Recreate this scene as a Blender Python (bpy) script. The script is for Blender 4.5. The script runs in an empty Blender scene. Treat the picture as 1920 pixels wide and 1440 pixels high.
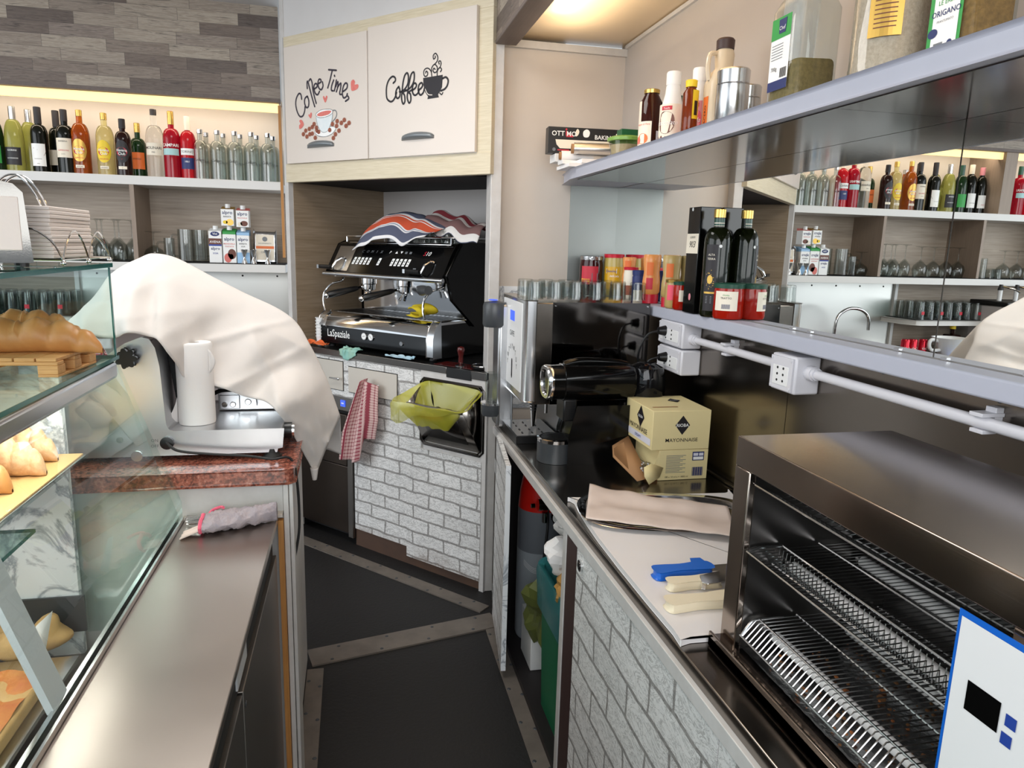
import bpy, math, random
from mathutils import Vector, Matrix, noise
R = math.radians
PI = math.pi
random.seed(7)
COL = bpy.context.scene.collection
SC = bpy.context.scene

# ------------------------------------------------------------------ camera
H = 1.65
cam_d = bpy.data.cameras.new('camera'); cam_d.sensor_width = 36; cam_d.lens = 36 * 1334 / 1920
cam_d.clip_start = .02
cam = bpy.data.objects.new('camera', cam_d); COL.objects.link(cam)
def cam_matrix(pitch=10.97, roll=1.58, yaw=12.73):
    p, r, y = R(pitch), R(roll), R(yaw)
    F = Vector((math.sin(y) * math.cos(p), math.cos(y) * math.cos(p), -math.sin(p)))
    r0 = Vector((math.cos(y), -math.sin(y), 0)); u0 = r0.cross(F)
    rt = r0 * math.cos(r) + u0 * math.sin(r); up = u0 * math.cos(r) - r0 * math.sin(r)
    m = Matrix((rt, up, -F)).transposed().to_4x4(); m.translation = (0, 0, H)
    return m
cam.matrix_world = cam_matrix()
SC.camera = cam

# ------------------------------------------------------------------ light and exposure
SC.view_settings.view_transform = 'Standard'; SC.view_settings.look = 'None'
SC.view_settings.gamma = 1; SC.view_settings.use_curve_mapping = False
SC.view_settings.exposure = 0.42
try: SC.cycles.transparent_max_bounces = 32
except Exception: pass
w = bpy.data.worlds.new('sky'); SC.world = w; w.use_nodes = True
bg = w.node_tree.nodes['Background']; bg.inputs[0].default_value = (.80, .90, 1, 1); bg.inputs[1].default_value = 1.0
def area(name, loc, target, sx, sy, power, col=(1, 1, 1), rot=None):
    l = bpy.data.lights.new(name, 'AREA'); l.shape = 'RECTANGLE'; l.size = sx; l.size_y = sy; l.energy = power; l.color = col
    o = bpy.data.objects.new(name, l); COL.objects.link(o); o.location = loc
    o.rotation_euler = rot or (Vector(target) - Vector(loc)).to_track_quat('-Z', 'Y').to_euler()
    return o
area('daylight_street', (-3.6, 1.6, 2.0), (0, 2.2, 1.3), 3.4, 1.7, 50, (.93, .97, 1))
area('daylight_rear', (-.6, -1.7, 2.2), (0, 3, 1.2), 3.0, 1.3, 55, (.98, .99, 1))
area('warm_fill_bay', (.86, 1.7, 2.40), (.86, 1.7, 2.6), .12, 2.6, 6.0, (1, .84, .64), (PI, 0, 0))  # added warm fill, floats below the low ceiling panel to brighten it
area('warm_lamp_counter', (.79, 2.60, 2.494), (.79, 2.6, 2.6), .05, .5, .8, (1, .82, .6), (PI, 0, 0))
area('led_shelf_light', (-1.5, 4.405, 2.405), (-1.5, 4.56, 2.0), 2.2, .03, 3.6, (1, .87, .68))
area('ceiling_lamp', (-.4, 2.3, 2.84), (-.4, 2.3, 0), .9, .9, 17, (1, .97, .93))
area('case_lamp', (-.66, 1.4, 1.325), (-.70, 1.55, .9), .03, 1.0, 3.2, (1, .95, .88), (0, R(14), 0))
area('case_fill_low', (-.86, 1.25, .955), (-.86, 1.25, .6), .03, 1.0, 2.2, (1, .96, .9), (0, 0, 0))  # unseen fill added to brighten the food and marble low in the case

# ------------------------------------------------------------------ materials
def lin(h):
    if isinstance(h, tuple): return h if len(h) == 4 else (*h, 1)
    h = h.lstrip('#'); c = [int(h[i:i + 2], 16) / 255 for i in (0, 2, 4)]
    return tuple(x / 12.92 if x <= .04045 else ((x + .055) / 1.055) ** 2.4 for x in c) + (1,)
MATS = {}
class NT:
    def __init__(s, name):
        s.m = bpy.data.materials.new(name); s.m.use_nodes = True; s.t = s.m.node_tree; s.n = s.t.nodes
        s.b = s.n['Principled BSDF']; s.out = s.n['Material Output']
    def node(s, ty, **kw):
        n = s.n.new(ty)
        for k, v in kw.items(): setattr(n, k, v)
        return n
    def set(s, n, i, v):
        if v is None: return
        if hasattr(v, 'links') or isinstance(v, bpy.types.NodeSocket): s.t.links.new(v, n.inputs[i])
        else: n.inputs[i].default_value = v
    def math(s, op, a, b=None, c=None):
        n = s.node('ShaderNodeMath', operation=op)
        for i, v in enumerate((a, b, c)): s.set(n, i, v)
        return n.outputs[0]
    def coords(s, kind='Object'):
        return s.node('ShaderNodeTexCoord').outputs[kind]
    def sep(s, v):
        n = s.node('ShaderNodeSeparateXYZ'); s.set(n, 0, v); return n.outputs
    def comb(s, x=0, y=0, z=0):
        n = s.node('ShaderNodeCombineXYZ'); s.set(n, 0, x); s.set(n, 1, y); s.set(n, 2, z); return n.outputs[0]
    def scale(s, v, sc):
        n = s.node('ShaderNodeMapping'); s.set(n, 0, v); n.inputs['Scale'].default_value = sc; return n.outputs[0]
    def noise(s, v, scale=5, detail=4, rough=.55, dist=0):
        n = s.node('ShaderNodeTexNoise'); s.set(n, 'Vector', v); n.inputs['Scale'].default_value = scale
        n.inputs['Detail'].default_value = detail; n.inputs['Roughness'].default_value = rough; n.inputs['Distortion'].default_value = dist
        return n.outputs[0]
    def ramp(s, f, stops, interp='LINEAR'):
        n = s.node('ShaderNodeValToRGB'); s.set(n, 0, f); r = n.color_ramp; r.interpolation = interp
        while len(r.elements) < len(stops): r.elements.new(.5)
        for e, (p, c) in zip(r.elements, stops): e.position = p; e.color = lin(c)
        return n.outputs[0]
    def mix(s, f, a, b, mode='MIX'):
        n = s.node('ShaderNodeMix', data_type='RGBA', blend_type=mode)
        s.set(n, 0, f); s.set(n, 6, lin(a) if isinstance(a, (str, tuple)) else a); s.set(n, 7, lin(b) if isinstance(b, (str, tuple)) else b)
        return n.outputs[2]
    def bump(s, h, strength=.3, dist=.002):
        n = s.node('ShaderNodeBump'); n.inputs['Strength'].default_value = strength; n.inputs['Distance'].default_value = dist
        s.set(n, 'Height', h); s.t.links.new(n.outputs[0], s.b.inputs['Normal'])
    def done(s, col=None, rough=.5, metal=0, **kw):
        if col is not None:
            s.set(s.b, 'Base Color', lin(col) if isinstance(col, (str, tuple)) else col)
        s.set(s.b, 'Roughness', rough); s.set(s.b, 'Metallic', metal)
        for k, v in kw.items(): s.set(s.b, k, v)
        MATS[s.m.name] = s.m; return s.m
def mat(name, col, rough=.5, metal=0, var=None, bump=None, stretch=(1, 1, 1), **kw):
    """plain material with a little procedural variation: var=(scale, other colour), bump=(scale, strength)"""
    t = NT(name); c = col
    v = None
    if var or bump: v = t.scale(t.coords(), stretch)
    if var: c = t.mix(t.noise(v, var[0], 5, .6), col, var[1])
    if bump: t.bump(t.noise(v, bump[0], 3), bump[1], .002)
    return t.done(c, rough, metal, **kw)
def thin_glass(name, tint, ior=1.45, rough=0, extra=0.0, k=.9):
    t = NT(name); t.n.remove(t.b)
    lw = t.node('ShaderNodeLayerWeight'); lw.inputs[0].default_value = .5; f0 = ((ior - 1) / (ior + 1)) ** 2
    tr = t.node('ShaderNodeBsdfTransparent'); tr.inputs[0].default_value = lin(tint)
    gl = t.node('ShaderNodeBsdfGlossy'); gl.inputs['Roughness'].default_value = rough
    mx = t.node('ShaderNodeMixShader')
    f = t.math('ADD', t.math('MULTIPLY', t.math('POWER', lw.outputs['Facing'], 5), k), f0 * 1.4 * k + extra)
    t.set(mx, 0, f); t.t.links.new(tr.outputs[0], mx.inputs[1]); t.t.links.new(gl.outputs[0], mx.inputs[2])
    t.t.links.new(mx.outputs[0], t.out.inputs[0]); MATS[name] = t.m; return t.m
def wood(name, c1, c2, axis, scale=1.0, rough=.5, c3=None):
    t = NT(name); st = [9, 9, 9]; st[axis] = .8
    v = t.scale(t.coords(), tuple(x * scale for x in st))
    n1 = t.noise(v, 4, 6, .6, .6)
    st2 = [70, 70, 70]; st2[axis] = 2.5
    n2 = t.noise(t.scale(t.coords(), tuple(x * scale for x in st2)), 2, 3, .5)
    c = t.ramp(n1, [(.3, c1), (.7, c2)]); c = t.mix(.35, c, t.ramp(n2, [(.35, c3 or c1), (.65, c2)]))
    t.bump(n2, .15, .0008)
    return t.done(c, rough)
def tiles(name):
    t = NT(name); x, y, z = t.sep(t.coords())
    rowh, bw = .060, .30
    v = t.math('DIVIDE', z, rowh); row = t.math('FLOOR', v)
    wn = t.node('ShaderNodeTexWhiteNoise', noise_dimensions='1D'); t.set(wn, 1, row)
    u = t.math('ADD', t.math('DIVIDE', t.math('ADD', x, y), bw), t.math('MULTIPLY', wn.outputs[0], 9.7)); col = t.math('FLOOR', u)
    w2 = t.node('ShaderNodeTexWhiteNoise', noise_dimensions='2D'); t.set(w2, 0, t.comb(row, col))
    base = t.ramp(w2.outputs[0], [(0, '#655a55'), (.3, '#83766e'), (.55, '#a0958a'), (.8, '#b3a99c'), (1, '#8e827b')])
    off = t.comb(t.math('MULTIPLY', w2.outputs[0], 30), 0, 0)
    va = t.node('ShaderNodeVectorMath', operation='ADD'); t.set(va, 0, t.scale(t.coords(), (3, 3, 45))); t.set(va, 1, off)
    g = t.noise(va.outputs[0], 2.2, 6, .62, 1.2)
    c = t.mix(.75, base, t.ramp(g, [(.32, '#5d534e'), (.47, '#f4f0ea'), (.6, '#b9afa6'), (.75, '#efe9e0')]), 'MULTIPLY')
    fv = t.math('FRACT', v); fu = t.math('FRACT', u)
    edge = t.math('MAXIMUM', t.math('LESS_THAN', fv, .035), t.math('LESS_THAN', fu, .008))
    c = t.mix(t.math('MULTIPLY', edge, .55), c, '#3d3735')
    t.bump(g, .25, .001)
    return t.done(c, .55)
def bricks(name, ax, w=.205, h=.07, dirt=True):
    """brick-look laminate; ax: which object axis runs along the wall"""
    t = NT(name); s = t.sep(t.coords()); v = t.comb(s[ax], s[2])
    wob = t.noise(t.coords(), 9, 2)
    vv = t.comb(t.math('ADD', s[ax], t.math('MULTIPLY', wob, .03)), t.math('ADD', s[2], t.math('MULTIPLY', wob, .02)))
    b = t.node('ShaderNodeTexBrick'); t.set(b, 'Vector', vv)
    b.inputs['Scale'].default_value = 1; b.inputs['Brick Width'].default_value = w; b.inputs['Row Height'].default_value = h
    b.inputs['Mortar Size'].default_value = .0062; b.inputs['Mortar Smooth'].default_value = .35
    b.inputs['Color1'].default_value = lin('#eeedeb'); b.inputs['Color2'].default_value = lin('#e2e1df'); b.inputs['Mortar'].default_value = lin('#a19e9b')
    st = [26, 26, 60]
    n = t.noise(t.scale(t.coords(), (9, 9, 24)), 1.3, 7, .68, 2.4)
    c = t.mix(t.math('MULTIPLY', t.ramp(n, [(.0, '#ffffff'), (.43, '#ffffff'), (.47, '#000000'), (.53, '#000000'), (.57, '#ffffff')]), 1), b.outputs[0], b.outputs[0])
    veins = t.ramp(n, [(.47, '#ffffff'), (.49, '#9a9896'), (.5, '#82807e'), (.512, '#a5a3a1'), (.535, '#ffffff')])
    c = t.mix(.6, b.outputs[0], veins, 'MULTIPLY')
    n3 = t.noise(t.scale(t.coords(), (60, 60, 90)), 3, 5, .8)
    c = t.mix(.22, c, t.ramp(n3, [(.35, '#8a8886'), (.55, '#ffffff')]), 'MULTIPLY')
    if dirt:
        d = t.noise(t.coords(), 3, 5, .7)
        low = t.node('ShaderNodeMapRange'); t.set(low, 0, s[2]); low.inputs[1].default_value = .02; low.inputs[2].default_value = .14
        low.inputs[3].default_value = 1.0; low.inputs[4].default_value = 0
        f = t.math('MULTIPLY', low.outputs[0], t.ramp(d, [(.45, '#000000'), (.62, '#ffffff')]))
        c = t.mix(f, c, '#6b4c33')
    return t.done(c, .45)
def marble(name, a='#eef0f2', b='#9da3ab', scale=4):
    t = NT(name); n = t.noise(t.coords(), scale, 8, .62, 1.4); n2 = t.noise(t.coords(), scale * .6, 4, .5, .5)
    c = t.ramp(n, [(.455, a), (.492, b), (.5, '#858c94'), (.51, b), (.54, a)])
    c = t.mix(.22, c, t.ramp(n2, [(.35, '#c3cad2'), (.65, a)]))
    return t.done(c, .25)
def granite(name):
    t = NT(name); n = t.noise(t.coords(), 95, 3, .6, .3); n2 = t.noise(t.coords(), 22, 4, .7)
    c = t.ramp(n, [(.36, '#1c1413'), (.43, '#5a2d25'), (.5, '#8d4a3a'), (.58, '#a9604d'), (.66, '#c58a76')], 'LINEAR')
    c = t.mix(.4, c, t.ramp(n2, [(.35, '#512c26'), (.65, '#b0705c')]))
    return t.done(c, .18)
def steel(name, col='#b9b5b0', rough=.28, axis=1, amt=.14, dark=None):
    t = NT(name); st = [220, 220, 220]; st[axis] = 3
    n = t.noise(t.scale(t.coords(), tuple(st)), 1.5, 3, .6); n2 = t.noise(t.coords(), 2.4, 4, .6)
    r = t.math('ADD', rough, t.math('MULTIPLY', t.math('SUBTRACT', n2, .5), amt))
    t.bump(n, .06, .0004)
    return t.done(t.mix(t.math('MULTIPLY', n2, .5), col, dark or col), r, 1)
def checks(name, base, stripe, nx, ny, wide=.22, bands=True):
    t = NT(name); u, v, _ = t.sep(t.coords('UV'))
    def line(x, n, wd):
        f = t.math('FRACT', t.math('MULTIPLY', x, n)); return t.math('LESS_THAN', f, wd)
    a = line(u, nx, wide); b = line(v, ny, wide)
    tot = t.math('MULTIPLY', t.math('ADD', a, b), .5)
    big = t.math('LESS_THAN', t.math('ABSOLUTE', t.math('SUBTRACT', t.math('FRACT', t.math('MULTIPLY', u, 3)), .5)), .09)
    tot = t.math('MAXIMUM', tot, t.math('MULTIPLY', big, .92)) if bands else tot
    c = t.mix(tot, base, stripe); t.bump(t.noise(t.coords(), 300, 2), .2, .0006)
    return t.done(c, .9)
def stripes(name, stops):
    t = NT(name); u, v, _ = t.sep(t.coords('UV')); c = t.ramp(v, stops, 'CONSTANT')
    t.bump(t.noise(t.coords(), 260, 2), .25, .0008)
    return t.done(c, .9)
def emis(name, col, st):
    t = NT(name); return t.done(col, .5, **{'Emission Color': lin(col), 'Emission Strength': st})

mat('grey_cream_paint', '#bcb5af', .55, var=(3, '#b5aea8'), bump=(25, .06)); mat('cream_paint', '#cfc6bc', .55, var=(3, '#c6baae'), bump=(25, .06))
mat('white_paint', '#d6d4d3', .5, var=(4, '#cac7c5'), bump=(30, .05))
mat('white_worn', '#d8d6d4', .45, var=(14, '#b9b4af'), bump=(30, .1))
mat('warm_panel', '#d9c3a2', .32, var=(2, '#d3bb98'))
mat('door_lacquer', '#dcd2c8', .35, var=(2, '#d8cdc3'))
mat('drawer_lacquer', '#cfc9bf', .4, var=(4, '#c5beb3'))
wood('oak_frame', '#cfc2a5', '#dbd0b8', 0, 2.2, .5, '#b9aa8b')
wood('oak_shelf_back', '#9b8c7c', '#b8a999', 0, .9, .5, '#8a7b6c')
wood('oak_niche', '#8d7a62', '#a3907a', 1, .9, .5, '#7a684f')
wood('oak_post', '#9c8a7a', '#8a796b', 2, 1.2, .5)
wood('raw_wood', '#b57a3d', '#c98f4e', 2, 1.5, .6, '#9c6530')
wood('pallet_wood', '#c48f55', '#d9a76c', 0, 3, .55, '#a9733c')
wood('taupe_wood', '#5f534e', '#6f625c', 1, 1, .6)
tiles('plank_tiles')
bricks('brick_laminate', 0); bricks('brick_laminate_side', 1, .23, .086)
marble('marble_laminate'); granite('red_granite')
steel('brushed_steel', '#b4aaa2', .3, 0); steel('counter_steel', '#8d8781', .2, 1, .1); steel('backsplash_steel', '#8f8880', .2, 1, .12, '#7a736c')
steel('oven_steel', '#a3978d', .15, 1, .06); steel('liner_steel', '#6d6a68', .3, 1, .1); steel('sheet_steel', '#c6c6c2', .34, 2, .1); steel('slicer_aluminium', '#cfd0d2', .3, 0, .08)
steel('dark_steel', '#4e4a48', .22, 1, .08); steel('grey_steel_door', '#8a8580', .4, 2, .08); steel('brown_steel_door', '#5d534c', .34, 2, .08); steel('end_sheet_steel', '#9fa3a0', .5, 2, .1)
mat('chrome', '#dedede', .08, 1); mat('satin_chrome', '#c9c9c9', .22, 1)
mat('mirror', '#f2f4f2', .0, 1)
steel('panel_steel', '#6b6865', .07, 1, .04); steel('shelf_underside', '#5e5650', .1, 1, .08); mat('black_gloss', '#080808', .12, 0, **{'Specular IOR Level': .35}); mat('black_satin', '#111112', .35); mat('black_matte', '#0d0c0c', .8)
mat('black_rubber', '#141414', .6, bump=(60, .3))
mat('dark_grey_plastic', '#3c3f42', .35); mat('grey_plastic', '#c5c8ca', .4); mat('handle_grey', '#7c8184', .35, .3)
mat('white_plastic', '#e9e9e8', .35); mat('shelf_lilac', '#b9bcc9', .4, var=(8, '#b0b3c0')); mat('white_board', '#e6e4e6', .35, var=(5, '#e4dcd6'))
mat('conduit_grey', '#d4d3d8', .35); mat('white_shelf', '#dcdad6', .4)
mat('plinth_brown', '#40302a', .6, var=(9, '#5d4331')); mat('brown_edge', '#3d2a27', .5); mat('white_cloth', '#dfdad6', .95, var=(5, '#d6d0cb'), bump=(22, .6)); mat('paper', '#efecea', .85, bump=(90, .15)); mat('napkin', '#eadfd8', .85, bump=(120, .1))
mat('baking_paper', '#d9c8be', .6, var=(6, '#cfbdb2'), bump=(18, .5)); mat('carton_brown', '#a57b53', .8); mat('carton_cream', '#e6d6a2', .55, var=(5, '#e1cf98')); mat('kraft_paper', '#b0823f', .7, bump=(30, .4))
mat('ink_black', '#1c171c', .5); mat('ink_dark', '#332c38', .5); mat('ink_white', '#f4f4f2', .5); mat('ink_red', '#c4283a', .5); mat('ink_blue', '#1f3f96', .5); mat('ink_grey', '#74787c', .5)
mat('ink_brown', '#6b3a2a', .5); mat('ink_gold', '#c9a24f', .35, .6); mat('ink_orange', '#e0702f', .5); mat('ink_pink', '#e3919a', .5); mat('ink_green', '#2f9a46', .5); mat('ink_cream', '#ece2cf', .5); mat('ink_yellow', '#f0cf2a', .5)
mat('ink_heart', '#cf5b53', .6, var=(60, '#e08a80')); mat('ink_bean', '#7d3f2c', .6, var=(120, '#b1694f')); mat('ink_cup', '#cfdbe0', .5, var=(30, '#f0f3f2')); mat('ink_navy', '#1c2c66', .5); mat('ink_lilac', '#dcdbe6', .5); mat('ink_lightblue', '#9cc4e6', .5); mat('ink_teal', '#a8cfd0', .5)
thin_glass('pane_glass', '#eef8f5', 1.45, 0, .03); thin_glass('side_pane_glass', '#e9f5f2', 1.45, 0, .05); thin_glass('shelf_glass', '#dff0ec', 1.45, 0, .03); thin_glass('clear_glass', '#eef2f1', 1.5, .02, .01, .6); thin_glass('crystal', '#eceeed', 1.5, .02, .012, .55); thin_glass('bottle_crystal', '#dfe4e2', 1.5, .03, .04, .7)
mat('glass_edge', '#0f7f78', .12, 0, **{'Transmission Weight': .5, 'Emission Strength': 0})
def liquid(name, col, tr=.75, rough=.04, ior=1.36): mat(name, col, rough, 0, **{'Transmission Weight': tr, 'IOR': ior})
liquid('amber_rum', '#c96a1c'); liquid('pale_rum', '#e9dfa0', .85); liquid('dark_rum', '#2a1310', .3); liquid('red_bitter', '#b3122a', .45); liquid('red_bitter_light', '#d61f2e', .6)
liquid('clear_liquor', '#f3f4f2', .95, .02, 1.3); liquid('pale_wine', '#c3c56a', .7); liquid('dark_wine', '#11130d', .2); liquid('green_bottle', '#1c3a1e', .5); liquid('oil_bottle', '#161a0b', .25)
liquid('smoke_tank', '#1b1b1d', .5); liquid('syrup', '#3d160c', .35); liquid('honey', '#8a3c12', .5); liquid('tomato_jar', '#b3200f', .25, .1); liquid('maple_jug', '#dccbb0', .15, .3); liquid('jam_dark', '#3a0f10', .2)
mat('herbs', '#a38f5e', .9, var=(110, '#4b4426'), bump=(300, .8)); mat('spice', '#9c8672', .9, var=(140, '#e6d8c6'), bump=(300, .6)); mat('oregano', '#b08a50', .9, var=(110, '#4c3a1c'), bump=(300, .7)); mat('oats', '#cdb995', .9, var=(80, '#a88f68'), bump=(60, .9))
mat('mustard', '#d8a51c', .3); mat('mustard_pale', '#b8a35a', .3); mat('orange_sauce', '#e0924e', .3); mat('beige_sauce', '#b79c62', .3); mat('red_plastic', '#c4142e', .3); mat('pink_label', '#e8556c', .5); mat('dark_green_lid', '#1e4a3a', .3); mat('gold_lid', '#c9a65a', .25, .8)
mat('green_lid', '#8fbf5a', .35, **{'Transmission Weight': .3}); mat('green_plastic', '#0f6b45', .4); mat('dark_green_plastic', '#1f5c3a', .35); mat('blue_plastic', '#1264c8', .35); mat('cream_handle', '#e9dcc0', .35); mat('red_paint', '#c11a10', .35); mat('grey_cylinder', '#6a6e74', .4); mat('grey_cylinder_low', '#9aa0a6', .45)
mat('bag_teal', '#3f8a8e', .25, **{'Transmission Weight': .35, 'Alpha': .8}); mat('bag_yellow', '#cdc93c', .3, **{'Transmission Weight': .3, 'Alpha': .62}); mat('bag_olive', '#5c6330', .3, **{'Alpha': .85}); mat('foil', '#a9a9aa', .25, 1, bump=(60, .9)); mat('clear_plastic', '#e6e8ea', .15, 0, **{'Alpha': .4, 'Transmission Weight': .3})
mat('croissant', '#dca566', .45, var=(14, '#a9652a'), bump=(40, .3)); mat('croissant_nut', '#9c6a35', .8, var=(120, '#caa063'), bump=(160, 1)); mat('sugar_pastry', '#c07d40', .7, var=(55, '#ecd2ae'), bump=(120, .8)); mat('tray_tan', '#d0a870', .5); mat('pizza_top', '#b5401f', .5, var=(22, '#e0a050'), bump=(30, .9)); mat('pizza_dark', '#6b2c22', .5, var=(30, '#c9803f'), bump=(40, .8)); mat('bread', '#d9b47c', .7, var=(20, '#b98a4c'))
mat('sponge_yellow', '#c9b21c', .8, bump=(200, .3)); mat('cloth_teal', '#5fb3b8', .9, var=(18, '#b9cfae'), bump=(200, .3)); mat('cloth_lightblue', '#8ec3dc', .9, var=(9, '#c9d6dc'), bump=(200, .3)); mat('cloth_orange', '#df6a34', .9, bump=(200, .4)); mat('mitt_towel', '#b3a3a2', .95, var=(45, '#8c8b98'), bump=(160, 1)); mat('mitt_pink', '#e0647c', .9)
checks('red_check', '#d9b9b4', '#8c1a36', 14, 22, .28); checks('pink_check', '#e3d6d2', '#b26a72', 8, 8, .2, False)
stripes('striped_towel', [(0, '#e8e6e6'), (.03, '#5f6484'), (.16, '#e8e6e6'), (.18, '#e2552f'), (.34, '#e8e6e6'), (.36, '#5f6484'), (.52, '#e0dcd8'), (.56, '#7a5a58'), (.64, '#d8cec8'), (.68, '#8a3038'), (.74, '#cfc5bf'), (.78, '#6e4a4c'), (.86, '#cfc5bf'), (.9, '#8a3038'), (.95, '#ddd')] if False else [(0, '#e8e6e6'), (.03, '#565b70'), (.14, '#e8e6e6'), (.155, '#8a8fa0'), (.165, '#e8e6e6'), (.18, '#cf5535'), (.30, '#e8e6e6'), (.31, '#cf5535'), (.33, '#e8e6e6'), (.36, '#565b70'), (.52, '#e0dcd8'), (.56, '#7a5a58'), (.64, '#d8cec8'), (.68, '#8a3038'), (.74, '#cfc5bf'), (.78, '#6e4a4c'), (.86, '#cfc5bf'), (.9, '#8a3038')])
emis('led_strip', '#ffdf9c', .75); emis('blue_display', '#3a55c8', .9); mat('red_can', '#b3152a', .2, .6); mat('dark_red_wood', '#4c1210', .2); mat('quartz_tube', '#f0ebe8', .4); mat('crumbs', '#7a5230', .9); mat('rubber_floor', '#100f0f', .62, var=(3, '#181515'), bump=(70, .8)); mat('floor_strip', '#8d847a', .5, .35, var=(9, '#544d48'), bump=(20, .3)); mat('under_counter', '#161112', .5); mat('asphalt', '#6b6b6c', .9, var=(6, '#5c5c5d')); mat('facade', '#b9b2a6', .8, var=(2, '#a9a295')); mat('car_paint', '#aeb3b6', .25, .5); mat('appliance_grey', '#c0bbb8', .4)

# ------------------------------------------------------------------ mesh building
TXT = {}
def text_polys(s, shear=0, bold=0):
    k = (s, shear, bold)
    if k not in TXT:
        cu = bpy.data.curves.new('lettering', 'FONT'); cu.body = s; cu.size = 1; cu.shear = shear; cu.offset = bold; cu.resolution_u = 2
        ob = bpy.data.objects.new('lettering', cu); me = bpy.data.meshes.new_from_object(ob)
        vs = [(v.co.x, v.co.y) for v in me.vertices]; fs = [tuple(p.vertices) for p in me.polygons]
        bpy.data.objects.remove(ob); bpy.data.meshes.remove(me); bpy.data.curves.remove(cu)
        TXT[k] = (vs, fs)
    return TXT[k]
def plane(o, xd=(1, 0, 0), yd=(0, 0, 1)):
    o, xd, yd = Vector(o), Vector(xd), Vector(yd)
    return lambda x, y: o + xd * x + yd * y
def cylf(Rr, a0=-90, z0=0, c=(0, 0)):
    a = R(a0)
    return lambda x, y: Vector((c[0] + Rr * math.cos(a + x / Rr), c[1] + Rr * math.sin(a + x / Rr), z0 + y))
def smooth_pts(pts, n=6, closed=False):
    P_ = [Vector(p) for p in pts]
    if len(P_) < 3: return P_
    out = []; N = len(P_)
    for i in range(N if closed else N - 1):
        g = (lambda k: P_[k % N]) if closed else (lambda k: P_[max(0, min(N - 1, k))])
        a, b, c, d = g(i - 1), g(i), g(i + 1), g(i + 2)
        for j in range(n):
            t = j / n
            out.append(.5 * (2 * b + (c - a) * t + (2 * a - 5 * b + 4 * c - d) * t * t + (3 * b - a - 3 * c + d) * t ** 3))
    if not closed: out.append(P_[-1])
    return out
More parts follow.
